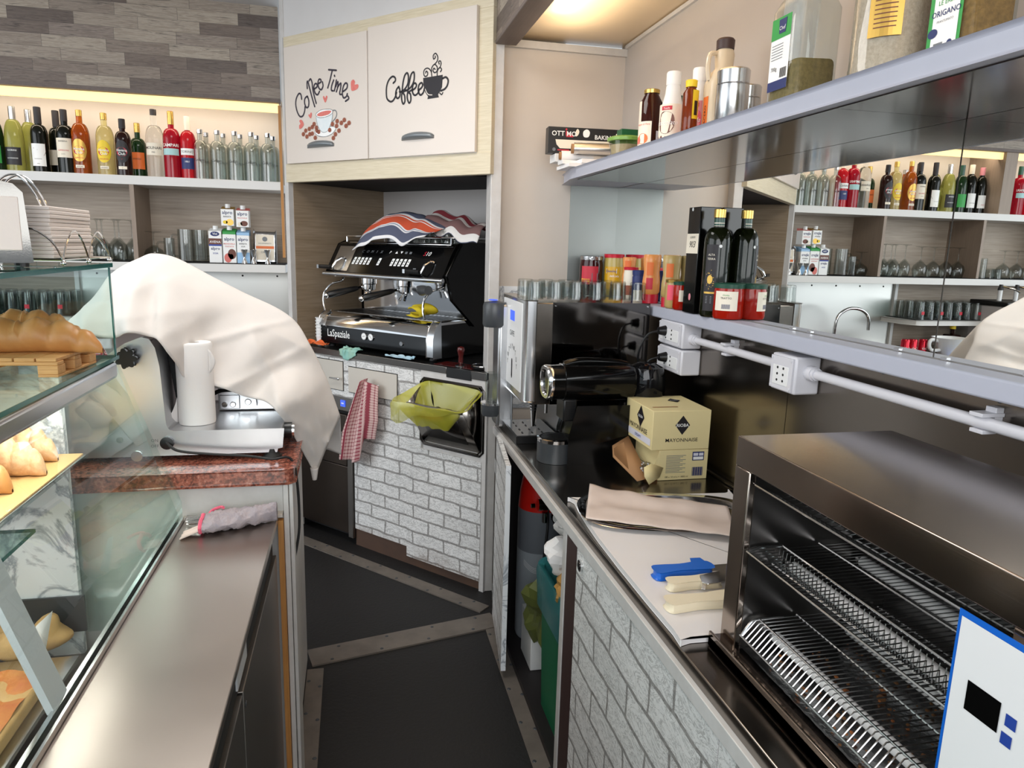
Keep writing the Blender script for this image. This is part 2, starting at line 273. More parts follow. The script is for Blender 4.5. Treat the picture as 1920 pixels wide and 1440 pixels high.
class MB:
    def __init__(s, *mats): s.v = []; s.f = []; s.mi = []; s.uv = []; s.mats = list(mats); s.M = None
    def m(s, name):
        if isinstance(name, int): return name
        if name not in s.mats: s.mats.append(name)
        return s.mats.index(name)
    def add(s, vs, fs, m=0, uvs=None):
        m = s.m(m); o = len(s.v)
        for v in vs:
            v = Vector(v)
            if len(v) == 2: v = Vector((v[0], v[1], 0))
            s.v.append(s.M @ v if s.M else v)
        for i, f in enumerate(fs):
            s.f.append([a + o for a in f]); s.mi.append(m); s.uv.append([uvs[a] for a in f] if uvs else None)
        return s
    def box(s, x0, x1, y0, y1, z0, z1, m=0):
        v = [(x, y, z) for x in (x0, x1) for y in (y0, y1) for z in (z0, z1)]
        return s.add(v, [(0, 1, 3, 2), (4, 6, 7, 5), (0, 4, 5, 1), (2, 3, 7, 6), (0, 2, 6, 4), (1, 5, 7, 3)], m)
    def prism(s, poly, a0, a1, axis='y', m=0):
        f = {'y': lambda p, a: (p[0], a, p[1]), 'x': lambda p, a: (a, p[0], p[1]), 'z': lambda p, a: (p[0], p[1], a)}[axis]
        n = len(poly); v = [f(p, a0) for p in poly] + [f(p, a1) for p in poly]
        return s.add(v, [tuple(range(n)), tuple(range(2 * n - 1, n - 1, -1))] + [(i, (i + 1) % n, n + (i + 1) % n, n + i) for i in range(n)], m)
    def lathe(s, prof, c=(0, 0, 0), n=20, m=0, a0=0, a1=360, sx=1, sy=1, mfun=None):
        full = abs(a1 - a0) >= 359.9; k = n if full else n + 1
        v = []
        for r, z in prof:
            for i in range(k):
                a = R(a0 + (a1 - a0) * i / n); v.append((c[0] + r * math.cos(a) * sx, c[1] + r * math.sin(a) * sy, c[2] + z))
        for j in range(len(prof) - 1):
            fs = []
            for i in range(n):
                i2 = (i + 1) % k; fs.append((j * k + i, j * k + i2, (j + 1) * k + i2, (j + 1) * k + i))
            s.f += [[a + len(s.v) for a in f] for f in fs]; mm = s.m(mfun(j) if mfun else m)
            s.mi += [mm] * len(fs); s.uv += [None] * len(fs)
        s.v += [(s.M @ Vector(p) if s.M else Vector(p)) for p in v]
        return s
    def tube(s, pts, r, n=8, m=0, closed=False, cap=True):
        P_ = [Vector(p) for p in pts]; N = len(P_); rr = r if hasattr(r, '__len__') else [r] * N
        v = []; up = None
        for i in range(N):
            t = (P_[(i + 1) % N] - P_[i - 1]) if closed else (P_[min(N - 1, i + 1)] - P_[max(0, i - 1)])
            t.normalize() if t.length > 1e-9 else None
            if up is None: up = Vector((0, 0, 1)) if abs(t.z) < .9 else Vector((1, 0, 0))
            x = t.cross(up)
            if x.length < 1e-6: x = t.cross(Vector((1, 0, 0)))
            x.normalize(); y = x.cross(t).normalized(); up = y
            for k in range(n):
                a = 2 * PI * k / n; v.append(P_[i] + (x * math.cos(a) + y * math.sin(a)) * rr[i])
        fs = []
        for i in range(N if closed else N - 1):
            i2 = (i + 1) % N
            for k in range(n): fs.append((i * n + k, i * n + (k + 1) % n, i2 * n + (k + 1) % n, i2 * n + k))
        if cap and not closed: fs += [tuple(range(n - 1, -1, -1)), tuple(range((N - 1) * n, N * n))]
        return s.add(v, fs, m)
    def cyl(s, p0, p1, r, n=16, m=0, r1=None): return s.tube([p0, p1], [r, r if r1 is None else r1], n, m)
    def ell(s, c, rx, ry, rz, m=0, nu=14, nv=8):
        v = []; fs = []
        for j in range(nv + 1):
            b = PI * j / nv - PI / 2
            for i in range(nu): a = 2 * PI * i / nu; v.append((c[0] + rx * math.cos(a) * math.cos(b), c[1] + ry * math.sin(a) * math.cos(b), c[2] + rz * math.sin(b)))
        for j in range(nv):
            for i in range(nu): i2 = (i + 1) % nu; fs.append((j * nu + i, j * nu + i2, (j + 1) * nu + i2, (j + 1) * nu + i))
        return s.add(v, fs, m)
    def grid(s, fn, nu, nv, m=0, cu=False):
        v = []; uv = []
        for j in range(nv + 1):
            for i in range(nu + 1): u, w_ = i / nu, j / nv; v.append(fn(u, w_)); uv.append((u, w_))
        fs = [(j * (nu + 1) + i, j * (nu + 1) + i + 1, (j + 1) * (nu + 1) + i + 1, (j + 1) * (nu + 1) + i) for j in range(nv) for i in range(nu)]
        return s.add(v, fs, m, uv)
    # flat marks laid on a surface frame
    def rect(s, fr, x0, x1, y0, y1, m=0, nx=1):
        v = []
        for i in range(nx + 1): x = x0 + (x1 - x0) * i / nx; v += [fr(x, y0), fr(x, y1)]
        return s.add(v, [(2 * i, 2 * i + 2, 2 * i + 3, 2 * i + 1) for i in range(nx)], m)
    def poly(s, fr, pts, m=0, sm=0):
        if sm: pts = [(p[0], p[1]) for p in smooth_pts([(a, b, 0) for a, b in pts], sm, True)]
        return s.add([fr(*p) for p in pts], [tuple(range(len(pts)))], m)
    def disc(s, fr, x, y, rx, ry=None, m=0, n=18):
        ry = ry or rx; return s.poly(fr, [(x + rx * math.cos(2 * PI * i / n), y + ry * math.sin(2 * PI * i / n)) for i in range(n)], m)
    def stroke(s, fr, pts, w_, m=0, sm=5, closed=False):
        p = smooth_pts([(a, b, 0) for a, b in pts], sm, closed) if sm > 1 else [Vector((a, b, 0)) for a, b in pts]
        N = len(p); v = []
        for i in range(N):
            t = (p[(i + 1) % N] - p[i - 1]) if closed else (p[min(N - 1, i + 1)] - p[max(0, i - 1)])
            t = t.normalized() if t.length > 1e-9 else Vector((1, 0, 0)); q = Vector((-t.y, t.x, 0)) * w_ / 2
            a, b = p[i] + q, p[i] - q; v += [fr(a.x, a.y), fr(b.x, b.y)]
        s.add(v, [(2 * i, 2 * ((i + 1) % N), 2 * ((i + 1) % N) + 1, 2 * i + 1) for i in range(N if closed else N - 1)], m)
        if not closed:
            for e in (p[0], p[-1]): s.disc(fr, e.x, e.y, w_ / 2, m=m, n=8)
        return s
    def text(s, fr, st, x, y, size, m=0, al='C', shear=0, bold=0, sx=1):
        vs, fs = text_polys(st, shear, bold)
        if not vs: return s
        x0 = min(v[0] for v in vs); x1 = max(v[0] for v in vs); w_ = x1 - x0
        off = {'C': -(x0 + w_ / 2), 'L': -x0, 'R': -x1}[al]
        return s.add([fr(x + (a + off) * size * sx, y + b * size) for a, b in vs], fs, m)
    def build(s, name, parent=None, loc=None, rot=None, bevel=0, smooth=38, sub=0, solid=0):
        me = bpy.data.meshes.new(name); me.from_pydata([tuple(v) for v in s.v], [], s.f)
        for n in s.mats: me.materials.append(MATS[n])
        me.polygons.foreach_set('material_index', s.mi)
        if any(s.uv):
            uvl = me.uv_layers.new(name='UVMap'); k = 0
            for f, u in zip(s.f, s.uv):
                for j in range(len(f)): uvl.data[k].uv = u[j] if u else (0, 0); k += 1
        me.update()
        if smooth: me.shade_smooth(); me.set_sharp_from_angle(angle=R(smooth))
        o = bpy.data.objects.new(name, me); COL.objects.link(o)
        if parent: o.parent = parent
        if loc is not None: o.location = loc
        if rot is not None: o.rotation_euler = rot if hasattr(rot, '__len__') else (0, 0, rot)
        if solid: md = o.modifiers.new('thickness', 'SOLIDIFY'); md.thickness = solid; md.offset = 0
        if bevel: md = o.modifiers.new('bevel', 'BEVEL'); md.width = bevel; md.segments = 2; md.limit_method = 'ANGLE'; md.angle_limit = R(40)
        if sub: md = o.modifiers.new('subdivision', 'SUBSURF'); md.levels = md.render_levels = sub
        return o
def thing(name, label, cat, loc=(0, 0, 0), rz=0, group=None):
    o = bpy.data.objects.new(name, None); COL.objects.link(o); o.empty_display_size = .05
    o.location = loc; o.rotation_euler = (0, 0, R(rz)); o['label'] = label; o['category'] = cat
    if group: o['group'] = group
    return o
def tag(o, label, cat, group=None, kind=None):
    o['label'] = label; o['category'] = cat
    if group: o['group'] = group
    if kind: o['kind'] = kind
    return o
def struct(o): o['kind'] = 'structure'; return o
def dup(root, loc, rz=None, label=None, group=None):
    def cp(o, par):
        c = o.copy(); COL.objects.link(c); c.parent = par
        for ch in kids.get(o, []): cp(ch, c)
        return c
    kids = {}
    for ob in COL.objects:
        if ob.parent: kids.setdefault(ob.parent, []).append(ob)
    r = cp(root, None); r.location = loc
    if rz is not None: r.rotation_euler = (0, 0, R(rz))
    if label: r['label'] = label
    if group: r['group'] = group
    return r
# the diagonal coffee corner: local x runs left to right along its front, local y goes into the niche
DO = Vector((-.33, 4.137, 0)); DA = math.atan2(-.734, .679); DM = Matrix.Translation(DO) @ Matrix.Rotation(DA, 4, 'Z')
def dthing(name, label, cat, x, y, z, rz=0, group=None):
    p = DM @ Vector((x, y, z)); return thing(name, label, cat, p, math.degrees(DA) + rz, group)
def dbuild(mb, name, x=0, y=0, z=0, rz=0, **kw):
    return mb.build(name, loc=DM @ Vector((x, y, z)), rot=DA + R(rz), **kw)
FRONT = plane((0, 0, 0))

LOGO_A=dict(
 w=[[(0.1643,2.3581),(0.1584,2.3816),(0.1423,2.3859),(0.1227,2.3646),(0.1167,2.3361),(0.1268,2.3005),(0.1467,2.2757),(0.17,2.2769),(0.1848,2.2988),(0.1879,2.3187)],[(0.2083,2.3685),(0.1896,2.3588),(0.1863,2.3361),(0.1992,2.315),(0.2154,2.3194),(0.2187,2.3448),(0.2104,2.3655)],[(0.2098,2.4054),(0.2087,2.4338),(0.2156,2.4374),(0.2278,2.4037),(0.2462,2.3538),(0.2627,2.3141)],[(0.2248,2.4407),(0.2364,2.448),(0.2469,2.43),(0.2503,2.4015),(0.2602,2.3667),(0.2744,2.3287)],[(0.2613,2.3977),(0.284,2.4068),(0.2801,2.4212),(0.2666,2.4197),(0.2593,2.4035),(0.2695,2.3772),(0.287,2.3686),(0.3008,2.3828)],[(0.2933,2.4199),(0.3134,2.4263),(0.3116,2.4376),(0.2984,2.4389),(0.2912,2.4229),(0.297,2.3999),(0.3143,2.3899),(0.328,2.4053),(0.3243,2.4252)],[(0.3717,2.4769),(0.4269,2.4683)],[(0.3972,2.4701),(0.381,2.4306),(0.3625,2.3937)],[(0.4065,2.4253),(0.3931,2.4046),(0.3881,2.3816),(0.4008,2.3763)],[(0.4123,2.4466),(0.4147,2.4422)],[(0.4256,2.4234),(0.4162,2.3914),(0.4093,2.3755)],[(0.4205,2.3937),(0.436,2.4155),(0.4354,2.3923),(0.4241,2.37)],[(0.4332,2.3897),(0.4569,2.4066),(0.4541,2.3823),(0.4471,2.3583),(0.4597,2.3544)],[(0.4726,2.3669),(0.4979,2.3781),(0.5025,2.3967),(0.4902,2.4033),(0.4753,2.3912),(0.4662,2.362),(0.474,2.338),(0.4929,2.3405),(0.5015,2.3533)],[(0.5054,2.3421),(0.5114,2.3307),(0.4882,2.3204)]],
 hearts=[[(0.5328,2.364),(0.5271,2.3862),(0.5296,2.4075),(0.5461,2.4139),(0.5561,2.4022),(0.5538,2.3903),(0.5762,2.3895),(0.5779,2.3759),(0.5635,2.3666)],[(0.342,2.3258),(0.3282,2.3466),(0.3263,2.3552),(0.333,2.3588),(0.3428,2.3482),(0.3505,2.3587),(0.3582,2.3538),(0.3566,2.3442)],[(0.2312,2.2594),(0.2148,2.2721),(0.2152,2.2807),(0.2251,2.2785),(0.2277,2.2855),(0.2368,2.2876),(0.2401,2.2773)],[(0.1394,2.2164),(0.1392,2.2325),(0.1497,2.2391),(0.141,2.2528),(0.1506,2.2594),(0.1644,2.2541),(0.1765,2.2344),(0.1629,2.2207),(0.1487,2.2144)]],
 cup=[(0.2743,2.2662),(0.2964,2.2589),(0.3318,2.2577),(0.367,2.2621),(0.3934,2.2713),(0.3881,2.2409),(0.3742,2.2137),(0.3561,2.1923),(0.3294,2.1854),(0.3074,2.1925),(0.2881,2.2138),(0.2757,2.2433)],
 rim=[(0.2701,2.2722),(0.284,2.2854),(0.3154,2.2943),(0.3593,2.2936),(0.3895,2.2884),(0.3943,2.274),(0.367,2.2621),(0.3318,2.2577),(0.2964,2.2583)],
 cof=[(0.279,2.2715),(0.2972,2.2815),(0.3284,2.2862),(0.3635,2.2871),(0.3872,2.2824),(0.3673,2.2691),(0.3321,2.2647),(0.3011,2.2642)],
 sauc=[(0.2582,2.1957),(0.2766,2.206),(0.3302,2.2082),(0.3828,2.2103),(0.4087,2.2058),(0.4104,2.1916),(0.3817,2.1737),(0.3376,2.165),(0.2932,2.1691),(0.2667,2.1807)],
 hand=[(0.3981,2.2849),(0.4152,2.2836),(0.4242,2.269),(0.4164,2.25),(0.3922,2.2322)],
 beans=[(0.1707,2.1867),(0.1979,2.1733),(0.1899,2.2029),(0.2178,2.2098),(0.2396,2.1853),(0.2213,2.1835),(0.255,2.2304),(0.2409,2.217),(0.2723,2.212),(0.2895,2.1908),(0.2615,2.1638),(0.3714,2.1941),(0.3964,2.1544),(0.412,2.1718),(0.4382,2.187),(0.4217,2.2105),(0.4266,2.2325),(0.4562,2.2221),(0.4777,2.2345),(0.4896,2.2059),(0.5108,2.2183),(0.3918,2.221),(0.2763,2.1974)],
)
LOGO_B=dict(
 w=[[(0.8079,2.3721),(0.8211,2.3811),(0.8193,2.3941),(0.8025,2.401),(0.7798,2.3878),(0.7663,2.3632),(0.7634,2.3348),(0.7677,2.3083),(0.7867,2.2936),(0.8037,2.2947),(0.8189,2.309),(0.8283,2.3289)],[(0.8433,2.3532),(0.8284,2.3418),(0.8227,2.3216),(0.8319,2.304),(0.8469,2.3091),(0.8507,2.3268),(0.847,2.3452),(0.8396,2.3523)],[(0.847,2.331),(0.8544,2.3291),(0.8802,2.3395),(0.8985,2.3606),(0.9022,2.3907),(0.8949,2.4066),(0.8803,2.398),(0.8692,2.3686),(0.8636,2.3333),(0.8598,2.3002),(0.869,2.2763),(0.8801,2.2856),(0.8783,2.3115),(0.8691,2.3251),(0.8875,2.3337)],[(0.8875,2.3311),(0.9167,2.3437),(0.9347,2.3672),(0.9382,2.3945),(0.9328,2.4064),(0.9184,2.3966),(0.9076,2.3648),(0.9003,2.335),(0.8948,2.3023),(0.9058,2.277),(0.9167,2.2876),(0.9149,2.3133),(0.904,2.3232),(0.9275,2.3325)],[(0.9275,2.3299),(0.9455,2.3384),(0.9509,2.3505),(0.9419,2.3589),(0.9311,2.3524),(0.9257,2.3326),(0.9312,2.3144),(0.9438,2.3069),(0.9599,2.3143),(0.967,2.3263)],[(0.9634,2.3266),(0.9812,2.335),(0.9882,2.3469),(0.9811,2.3563),(0.9669,2.3489),(0.9617,2.3293),(0.9671,2.3124),(0.9778,2.3051),(0.9919,2.3139),(0.9989,2.3308)],[(1.104,2.3614),(1.1226,2.3656),(1.1362,2.352),(1.1314,2.3305),(1.1164,2.3172),(1.0961,2.3118)]],
 t=[[(1.0894,2.3025),(1.0997,2.2954),(1.1064,2.3034)],[(1.0422,2.3775),(1.0369,2.3991),(1.0194,2.4133),(1.0002,2.4104),(0.9943,2.3962),(1.0004,2.3818),(1.0144,2.3829),(1.0178,2.3949),(1.009,2.4021),(1.0056,2.395)],[(1.0404,2.3962),(1.042,2.4133),(1.0573,2.4251),(1.0729,2.4124),(1.0713,2.3954),(1.0577,2.3907),(1.049,2.4003),(1.054,2.4095),(1.061,2.4039)],[(1.0573,2.4251),(1.0726,2.4369),(1.0759,2.4535),(1.0638,2.4696),(1.0502,2.4627),(1.052,2.4478),(1.0622,2.4527),(1.0605,2.459)],[(1.0732,2.378),(1.0747,2.3975),(1.0883,2.4083),(1.0985,2.3998),(1.0918,2.3908)],[(1.0883,2.4083),(1.0949,2.4222),(1.0914,2.4347),(1.0812,2.4334),(1.0847,2.4233)]],
 cup=[(0.9909,2.3753),(1.1056,2.3771),(1.1041,2.3552),(1.1011,2.3261),(1.0893,2.3074),(1.0791,2.2985),(1.0844,2.2856),(1.0168,2.284),(1.0202,2.295),(1.0025,2.3154),(0.9935,2.3438)],
 hl=[(1.0042,2.3278),(1.0131,2.312),(1.0254,2.3021),(1.0446,2.2991)],
)

# ------------------------------------------------------------------ the setting
XW = 1.2; YE = 3.2; YS = 4.3; YB = 4.62; ZC = 2.87
b = MB('rubber_floor'); b.box(-3.2, 1.25, -2.2, 5.0, -.04, 0); struct(b.build('floor'))
# steel strips screwed to the floor
def strip(name, pts, w_, z=.004):
    b = MB('floor_strip', 'dark_grey_plastic'); a, c = Vector(pts[0]), Vector(pts[1]); t = (c - a).normalized(); n = Vector((-t.y, t.x)) * w_ / 2
    p = [a + n, a - n, c - n, c + n]; b.prism([(q.x, q.y) for q in p], 0.0, z, 'z')
    L = (c - a).length; k = max(2, int(L / .19))
    for i in range(k):
        for sgn in (-.7, .7):
            q = a + t * (L * (i + .5 + sgn * .15) / k) + n * sgn; b.lathe([(0, .0025), (.006, .002), (.0075, 0)], (q.x, q.y, z), 8, 'dark_grey_plastic')
    return struct(b.build(name, bevel=.001))
strip('trim_1', ((-.19, 2.70), (.60, 2.87)), .12, .006)
strip('trim_2', ((-.40, 4.02), (.57, 2.97)), .07, .005)
strip('trim_3', ((-.165, -.5), (-.165, 2.62)), .06, .004)
strip('trim_4', ((.575, -.5), (.575, 2.83)), .06, .004)
# back wall, the recess of the shelves and the fascia of plank tiles over them
b = MB('cream_paint'); b.box(-3.4, -.36, YB, YB + .05, 0, ZC); struct(b.build('wall_back'))
b = MB('cream_paint'); b.box(-3.4, -.38, YS + .02, YB, 2.42, ZC); struct(b.build('trim_15'))
b = MB('plank_tiles'); b.box(-3.4, -.372, YS, YS + .02, 2.405, ZC); struct(b.build('trim_5'))
b = MB('taupe_wood'); b.box(-3.4, -.372, YS - .006, YS + .03, 2.385, 2.405); struct(b.build('trim_6'))
b = MB('led_strip'); b.box(-3.4, -.385, YS + .035, YS + .05, 2.338, 2.385); struct(b.build('trim_7'))
b = MB('cream_paint'); b.box(-3.4, -.38, YS + .05, YS + .08, 2.35, 2.42); struct(b.build('trim_8'))
b = MB('raw_wood'); b.box(-.386, -.372, YS - .004, YS + .03, 1.55, 2.37); struct(b.build('trim_9'))
# right wall
b = MB('grey_cream_paint'); b.box(XW, XW + .05, -2.2, YE + .05, 1.93, ZC); b.box(XW + .004, XW + .05, -2.2, YE + .05, 0, 1.93); struct(b.build('wall_right'))
b = MB('backsplash_steel', 'dark_grey_plastic')
for y0, y1 in ((-1.6, .2), (.203, 1.755), (1.758, 3.19)):
    b.box(XW - .001, XW + .003, y0, y1, .9, 1.425)
for y, z in ((1.80, 1.36), (1.71, 1.36), (1.80, 1.12), (1.71, 1.12), (1.40, 1.385), (1.09, 1.385), (.8, 1.385)):
    b.cyl((XW - .003, y, z), (XW, y, z), .004, 8, 'dark_grey_plastic')
struct(b.build('wall_panel', smooth=0)).name = 'wall_right_steel'
# mirror over the ledge, in two panes
for i, (y0, y1) in enumerate(((1.262, 3.198), (-1.6, 1.258))):
    t = thing('wall_mirror', ['frameless mirror pane over the ledge, the far one beside the end wall', 'frameless mirror pane over the ledge, the near one cut by the right edge'][i], 'mirror', (XW - .004, y0, 1.4425), 0, 'mirror panes over the ledge')
    b = MB('mirror'); b.box(0, .004, 0, y1 - y0, .001, .48); b.build('glass', t, smooth=0)
    for yy in ((.42, .5, .1) if i == 0 else (y1 - y0 - .22, y1 - y0 - .28, y1 - y0 - .03)):
        b = MB('chrome'); b.box(-.005, .001, yy - .008, yy + .008, 0, .006); b.build('clip', t)
# end wall of the counter bay with its steel sheet and door post
b = MB('cream_paint'); b.box(.62, XW, YE, YE + .05, 0, 2.52); struct(b.build('wall_end'))
b = MB('end_sheet_steel'); b.box(.97, XW, YE - .003, YE, 1.50, 1.94); struct(b.build('wall_end_sheet', smooth=0))
b = MB('marble_laminate'); b.box(.62, 1.0, YE - .004, YE, .9, 1.47); struct(b.build('wall_end_marble', smooth=0))
b = MB('white_worn'); b.box(.592, .64, YE - .055, YE + .05, 0, 2.49); struct(b.build('trim_10', bevel=.003))
b = MB('white_worn'); b.box(.64, XW, YE - .02, YE, 2.485, 2.515); b.box(XW - .012, XW, -2, YE - .02, 2.515, 2.53); struct(b.build('trim_11'))
# low ceiling over the right counter, its fascia
b = MB('warm_panel'); b.box(.66, XW, -2.2, YE + .05, 2.535, 2.56); struct(b.build('ceiling_low'))
b = MB('plank_tiles'); b.box(.602, .62, -2.2, YE - .06, 2.49, ZC); struct(b.build('trim_12'))
b = MB('taupe_wood'); b.box(.598, .688, -2.2, YE - .06, 2.478, 2.494); b.box(.67, .688, -2.2, YE - .06, 2.494, 2.535); struct(b.build('trim_13', bevel=.003))
b = MB('white_paint'); b.box(-3.4, 1.25, -2.2, 5.0, ZC, ZC + .05); struct(b.build('ceiling'))
b = MB('white_paint'); b.box(-2.0, 1.25, -2.25, -2.2, 0, .95); struct(b.build('wall_front'))
# wall over the coffee cabinet
b = MB('white_paint'); b.box(0, 1.362, -.008, .04, 2.675, ZC); struct(dbuild(b, 'wall_corner'))
b = MB('white_worn'); b.box(-.018, .012, -.012, .03, 0, ZC); struct(dbuild(b, 'trim_14', bevel=.002))
# what stands outside the kiosk
b = MB('asphalt'); b.box(-30, -3.2, -20, 25, -.2, -.15); b.box(-30, 30, -30, -2.2, -.2, -.15); struct(b.build('ground'))

# ------------------------------------------------------------------ coffee corner carcass
t = dthing('coffee_wall_cabinet', 'wall cabinet with pale oak frame and two cream lift-up doors over the coffee machine', 'wall cabinet', 0, 0, 0)
b = MB('oak_frame', 'black_matte')
b.box(0.0, 1.362, -.012, .02, 2.622, 2.678); b.box(0.0, .03, -.012, .02, 2.04, 2.622); b.box(1.285, 1.362, -.012, .02, 2.04, 2.622)
b.box(0.0, 1.362, -.014, .022, 1.952, 2.045); b.box(0.02, 1.34, .02, .6, 2.03, 2.05, 'black_matte')
b.box(0.02, .035, .02, .6, 2.05, 2.66, 'black_matte'); b.box(1.33, 1.345, .02, .6, 2.05, 2.66, 'black_matte')
b.build('carcass', t, bevel=.002)
HX = {0: (.03, .636, .2, .40), 1: (.644, 1.288, .86, 1.056)}
for i in (0, 1):
    x0, x1, h0, h1 = HX[i]
    b = MB('door_lacquer'); b.box(x0, x1, -.03, -.013, 2.045, 2.622 + .012 * i); d = b.build('door', t, bevel=.002)
    b = MB('handle_grey'); n = 12; cx = (h0 + h1) / 2
    def hf(u, v, cx=cx, h0=h0, h1=h1):
        x = h0 + (h1 - h0) * u; e = math.sin(PI * max(0, min(1, u))) ** .5
        a = v * PI; return (x, -.031 - math.sin(a) * .026 * e, 2.122 + math.cos(a) * .015 * (.35 + .65 * e) + .01 * e)
    b.grid(hf, 14, 8); b.build('handle', d, solid=.003)
fr = plane((0, -.0312, 0))
b = MB('ink_dark')
for p in LOGO_A['w']: b.stroke(fr, p, .0088, 0)
for i, h in enumerate(LOGO_A['hearts']): b.poly(fr, h, 'ink_heart', 3)
b2 = plane((0, -.0316, 0)); b3 = plane((0, -.032, 0)); b4 = plane((0, -.0324, 0))
b.poly(fr, LOGO_A['sauc'], 'ink_white', 3); b.stroke(fr, LOGO_A['sauc'], .003, 'ink_grey', 3, True)
for i, (x, z) in enumerate(LOGO_A['beans']):
    b.disc(b3, x, z, .013, .011, 'ink_bean', 12); b.stroke(b4, [(x - .005, z - .009), (x + .002, z), (x + .004, z + .009)], .002, 'ink_brown', 3)
b.poly(b2, LOGO_A['cup'], 'ink_cup', 3); b.stroke(b2, LOGO_A['cup'], .0025, 'ink_grey', 3, True); b.poly(b3, LOGO_A['rim'], 'ink_white', 3); b.stroke(b3, LOGO_A['rim'], .0025, 'ink_dark', 3, True)
b.poly(b4, LOGO_A['cof'], 'ink_heart', 3); b.stroke(b2, LOGO_A['hand'], .005, 'ink_grey', 5)
o = b.build('sticker', t, smooth=0); o['label'] = 'Coffee Time sticker with cup, beans and hearts'
b = MB('ink_black')
for p in LOGO_B['w']: b.stroke(fr, p, .0088, 0)
for p in LOGO_B['t']: b.stroke(fr, p, .0055, 0)
b.poly(fr, LOGO_B['cup'], 0, 0); b.stroke(b2, LOGO_B['hl'], .004, 'door_lacquer')
o = b.build('sticker', t, smooth=0); o['label'] = 'black Coffee lettering sticker with steaming cup'
# niche panels
b = MB('oak_niche'); b.box(0, .015, .02, .70, 1.08, 2.02); struct(dbuild(b, 'wall_niche_side'))
b = MB('appliance_grey'); b.box(.0, 1.78, .70, .715, 1.06, 2.03); struct(dbuild(b, 'wall_niche_back'))
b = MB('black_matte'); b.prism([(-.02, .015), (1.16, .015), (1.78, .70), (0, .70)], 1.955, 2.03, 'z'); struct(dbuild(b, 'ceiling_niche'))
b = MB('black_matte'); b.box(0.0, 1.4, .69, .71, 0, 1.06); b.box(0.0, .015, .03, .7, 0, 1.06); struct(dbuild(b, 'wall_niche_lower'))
# counter under the coffee machine
t = dthing('coffee_counter', 'black and steel topped counter under the coffee machine clad in white brick laminate', 'counter', 0, 0, 0)
b = MB('black_satin', 'counter_steel', 'black_satin'); b.box(.015, 1.36, .0, .70, 1.045, 1.078); b.box(.015, 1.12, -.006, .0, 1.046, 1.079, 'counter_steel'); b.box(1.27, 1.36, -.006, .0, 1.04, 1.079, 'counter_steel'); b.box(1.12, 1.27, -.006, 0, 1.03, 1.079, 'black_satin'); b.build('worktop', t, bevel=.002)
b = MB('brick_laminate'); b.box(.015, .955, .002, .012, .83, 1.045); b.box(.475, .865, .002, .012, .10, .86); b.box(.865, .958, .002, .012, .5, .86); b.box(.862, 1.34, -.004, .01, .05, .648)
b.build('front_panel', t, smooth=0)
b = MB('white_worn'); b.box(.955, 1.362, .0, .012, 1.002, 1.045); b.box(1.335, 1.362, -.004, .012, 0, 1.03); b.box(.955, .972, .0, .012, .65, 1.0); b.box(.955, 1.362, 0, .012, .648, .69); b.build('frame', t, bevel=.001)
b = MB('plinth_brown'); b.box(.47, 1.34, .012, .03, 0.0, .11); b.build('plinth', t)
for x0, x1, z0, z1 in ((.10, .40, .865, 1.02), (.445, .795, .865, 1.0)):
    b = MB('drawer_lacquer', 'black_matte'); b.box(x0, x1, -.004, .006, z0, z1); b.box(x0 - .004, x1 + .004, .0005, .0018, z0 - .004, z1 + .004, 'black_matte'); d = b.build('drawer', t, bevel=.0015)
    hx = .655 if x0 > .4 else .36
    b = MB('chrome'); b.cyl((hx, -.004, .93), (hx, -.03, .93), .005, 10); b.cyl((hx - .035, -.028, .93), (hx + .035, -.028, .932), .004, 10); b.ell((hx + .035, -.028, .932), .008, .008, .008, 0, 10, 6); b.build('handle', d)
# waste hopper in the counter front
t = dthing('waste_hopper', 'tilted open steel waste chute in the counter front lined with yellow bag', 'waste chute', 1.155, 0, .69)
b = MB('dark_steel', 'black_matte')
for i, (o_, w_) in enumerate(((.012, .006), (0, .005))):
    x0, x1, z0, z1 = -.185 - o_, .18 + o_, -.005 - o_ * .6, .315 + o_ * .3
    pts = [(x0, -.004 - i * .004, z0 + .02), (x0, -.004 - i * .004, z1 - .02), (x0 + .02, -.004 - i * .004, z1), (x1 - .02, -.004 - i * .004, z1), (x1, -.004 - i * .004, z1 - .02), (x1, -.004 - i * .004, z0 + .02), (x1 - .02, -.004 - i * .004, z0), (x0 + .02, -.004 - i * .004, z0)]
    b.tube(pts, w_, 6, 0, True)
b.box(-.185, .18, .01, .02, 0, .31, 'black_matte'); b.build('rim', t)
b = MB('counter_steel', 'dark_steel')
b.add([(-.18, 0, .005), (.17, 0, .005), (.165, -.13, .215), (-.17, -.13, .215)], [(0, 1, 2, 3)]); b.add([(.17, 0, .005), (.172, 0, .30), (.165, -.13, .215)], [(0, 1, 2)]); b.add([(-.18, 0, .005), (-.18, 0, .30), (-.17, -.13, .215)], [(0, 1, 2)])
b.add([(-.12, -.022, .038), (.12, -.022, .038), (.115, -.112, .18), (-.11, -.112, .18)], [(0, 1, 2, 3)], 'dark_steel'); b.tube([(-.17, -.13, .215), (.165, -.13, .215)], .006, 6, 0)
b.build('hopper', t, solid=.004)
rim = [(-.14, -.008, .305), (0, -.01, .31), (.165, -.008, .295), (.172, -.07, .255), (.167, -.135, .224), (.05, -.142, .222), (-.08, -.15, .222), (-.2, -.16, .222), (-.255, -.14, .225), (-.22, -.06, .262)]
rp = smooth_pts(rim, 6, True)
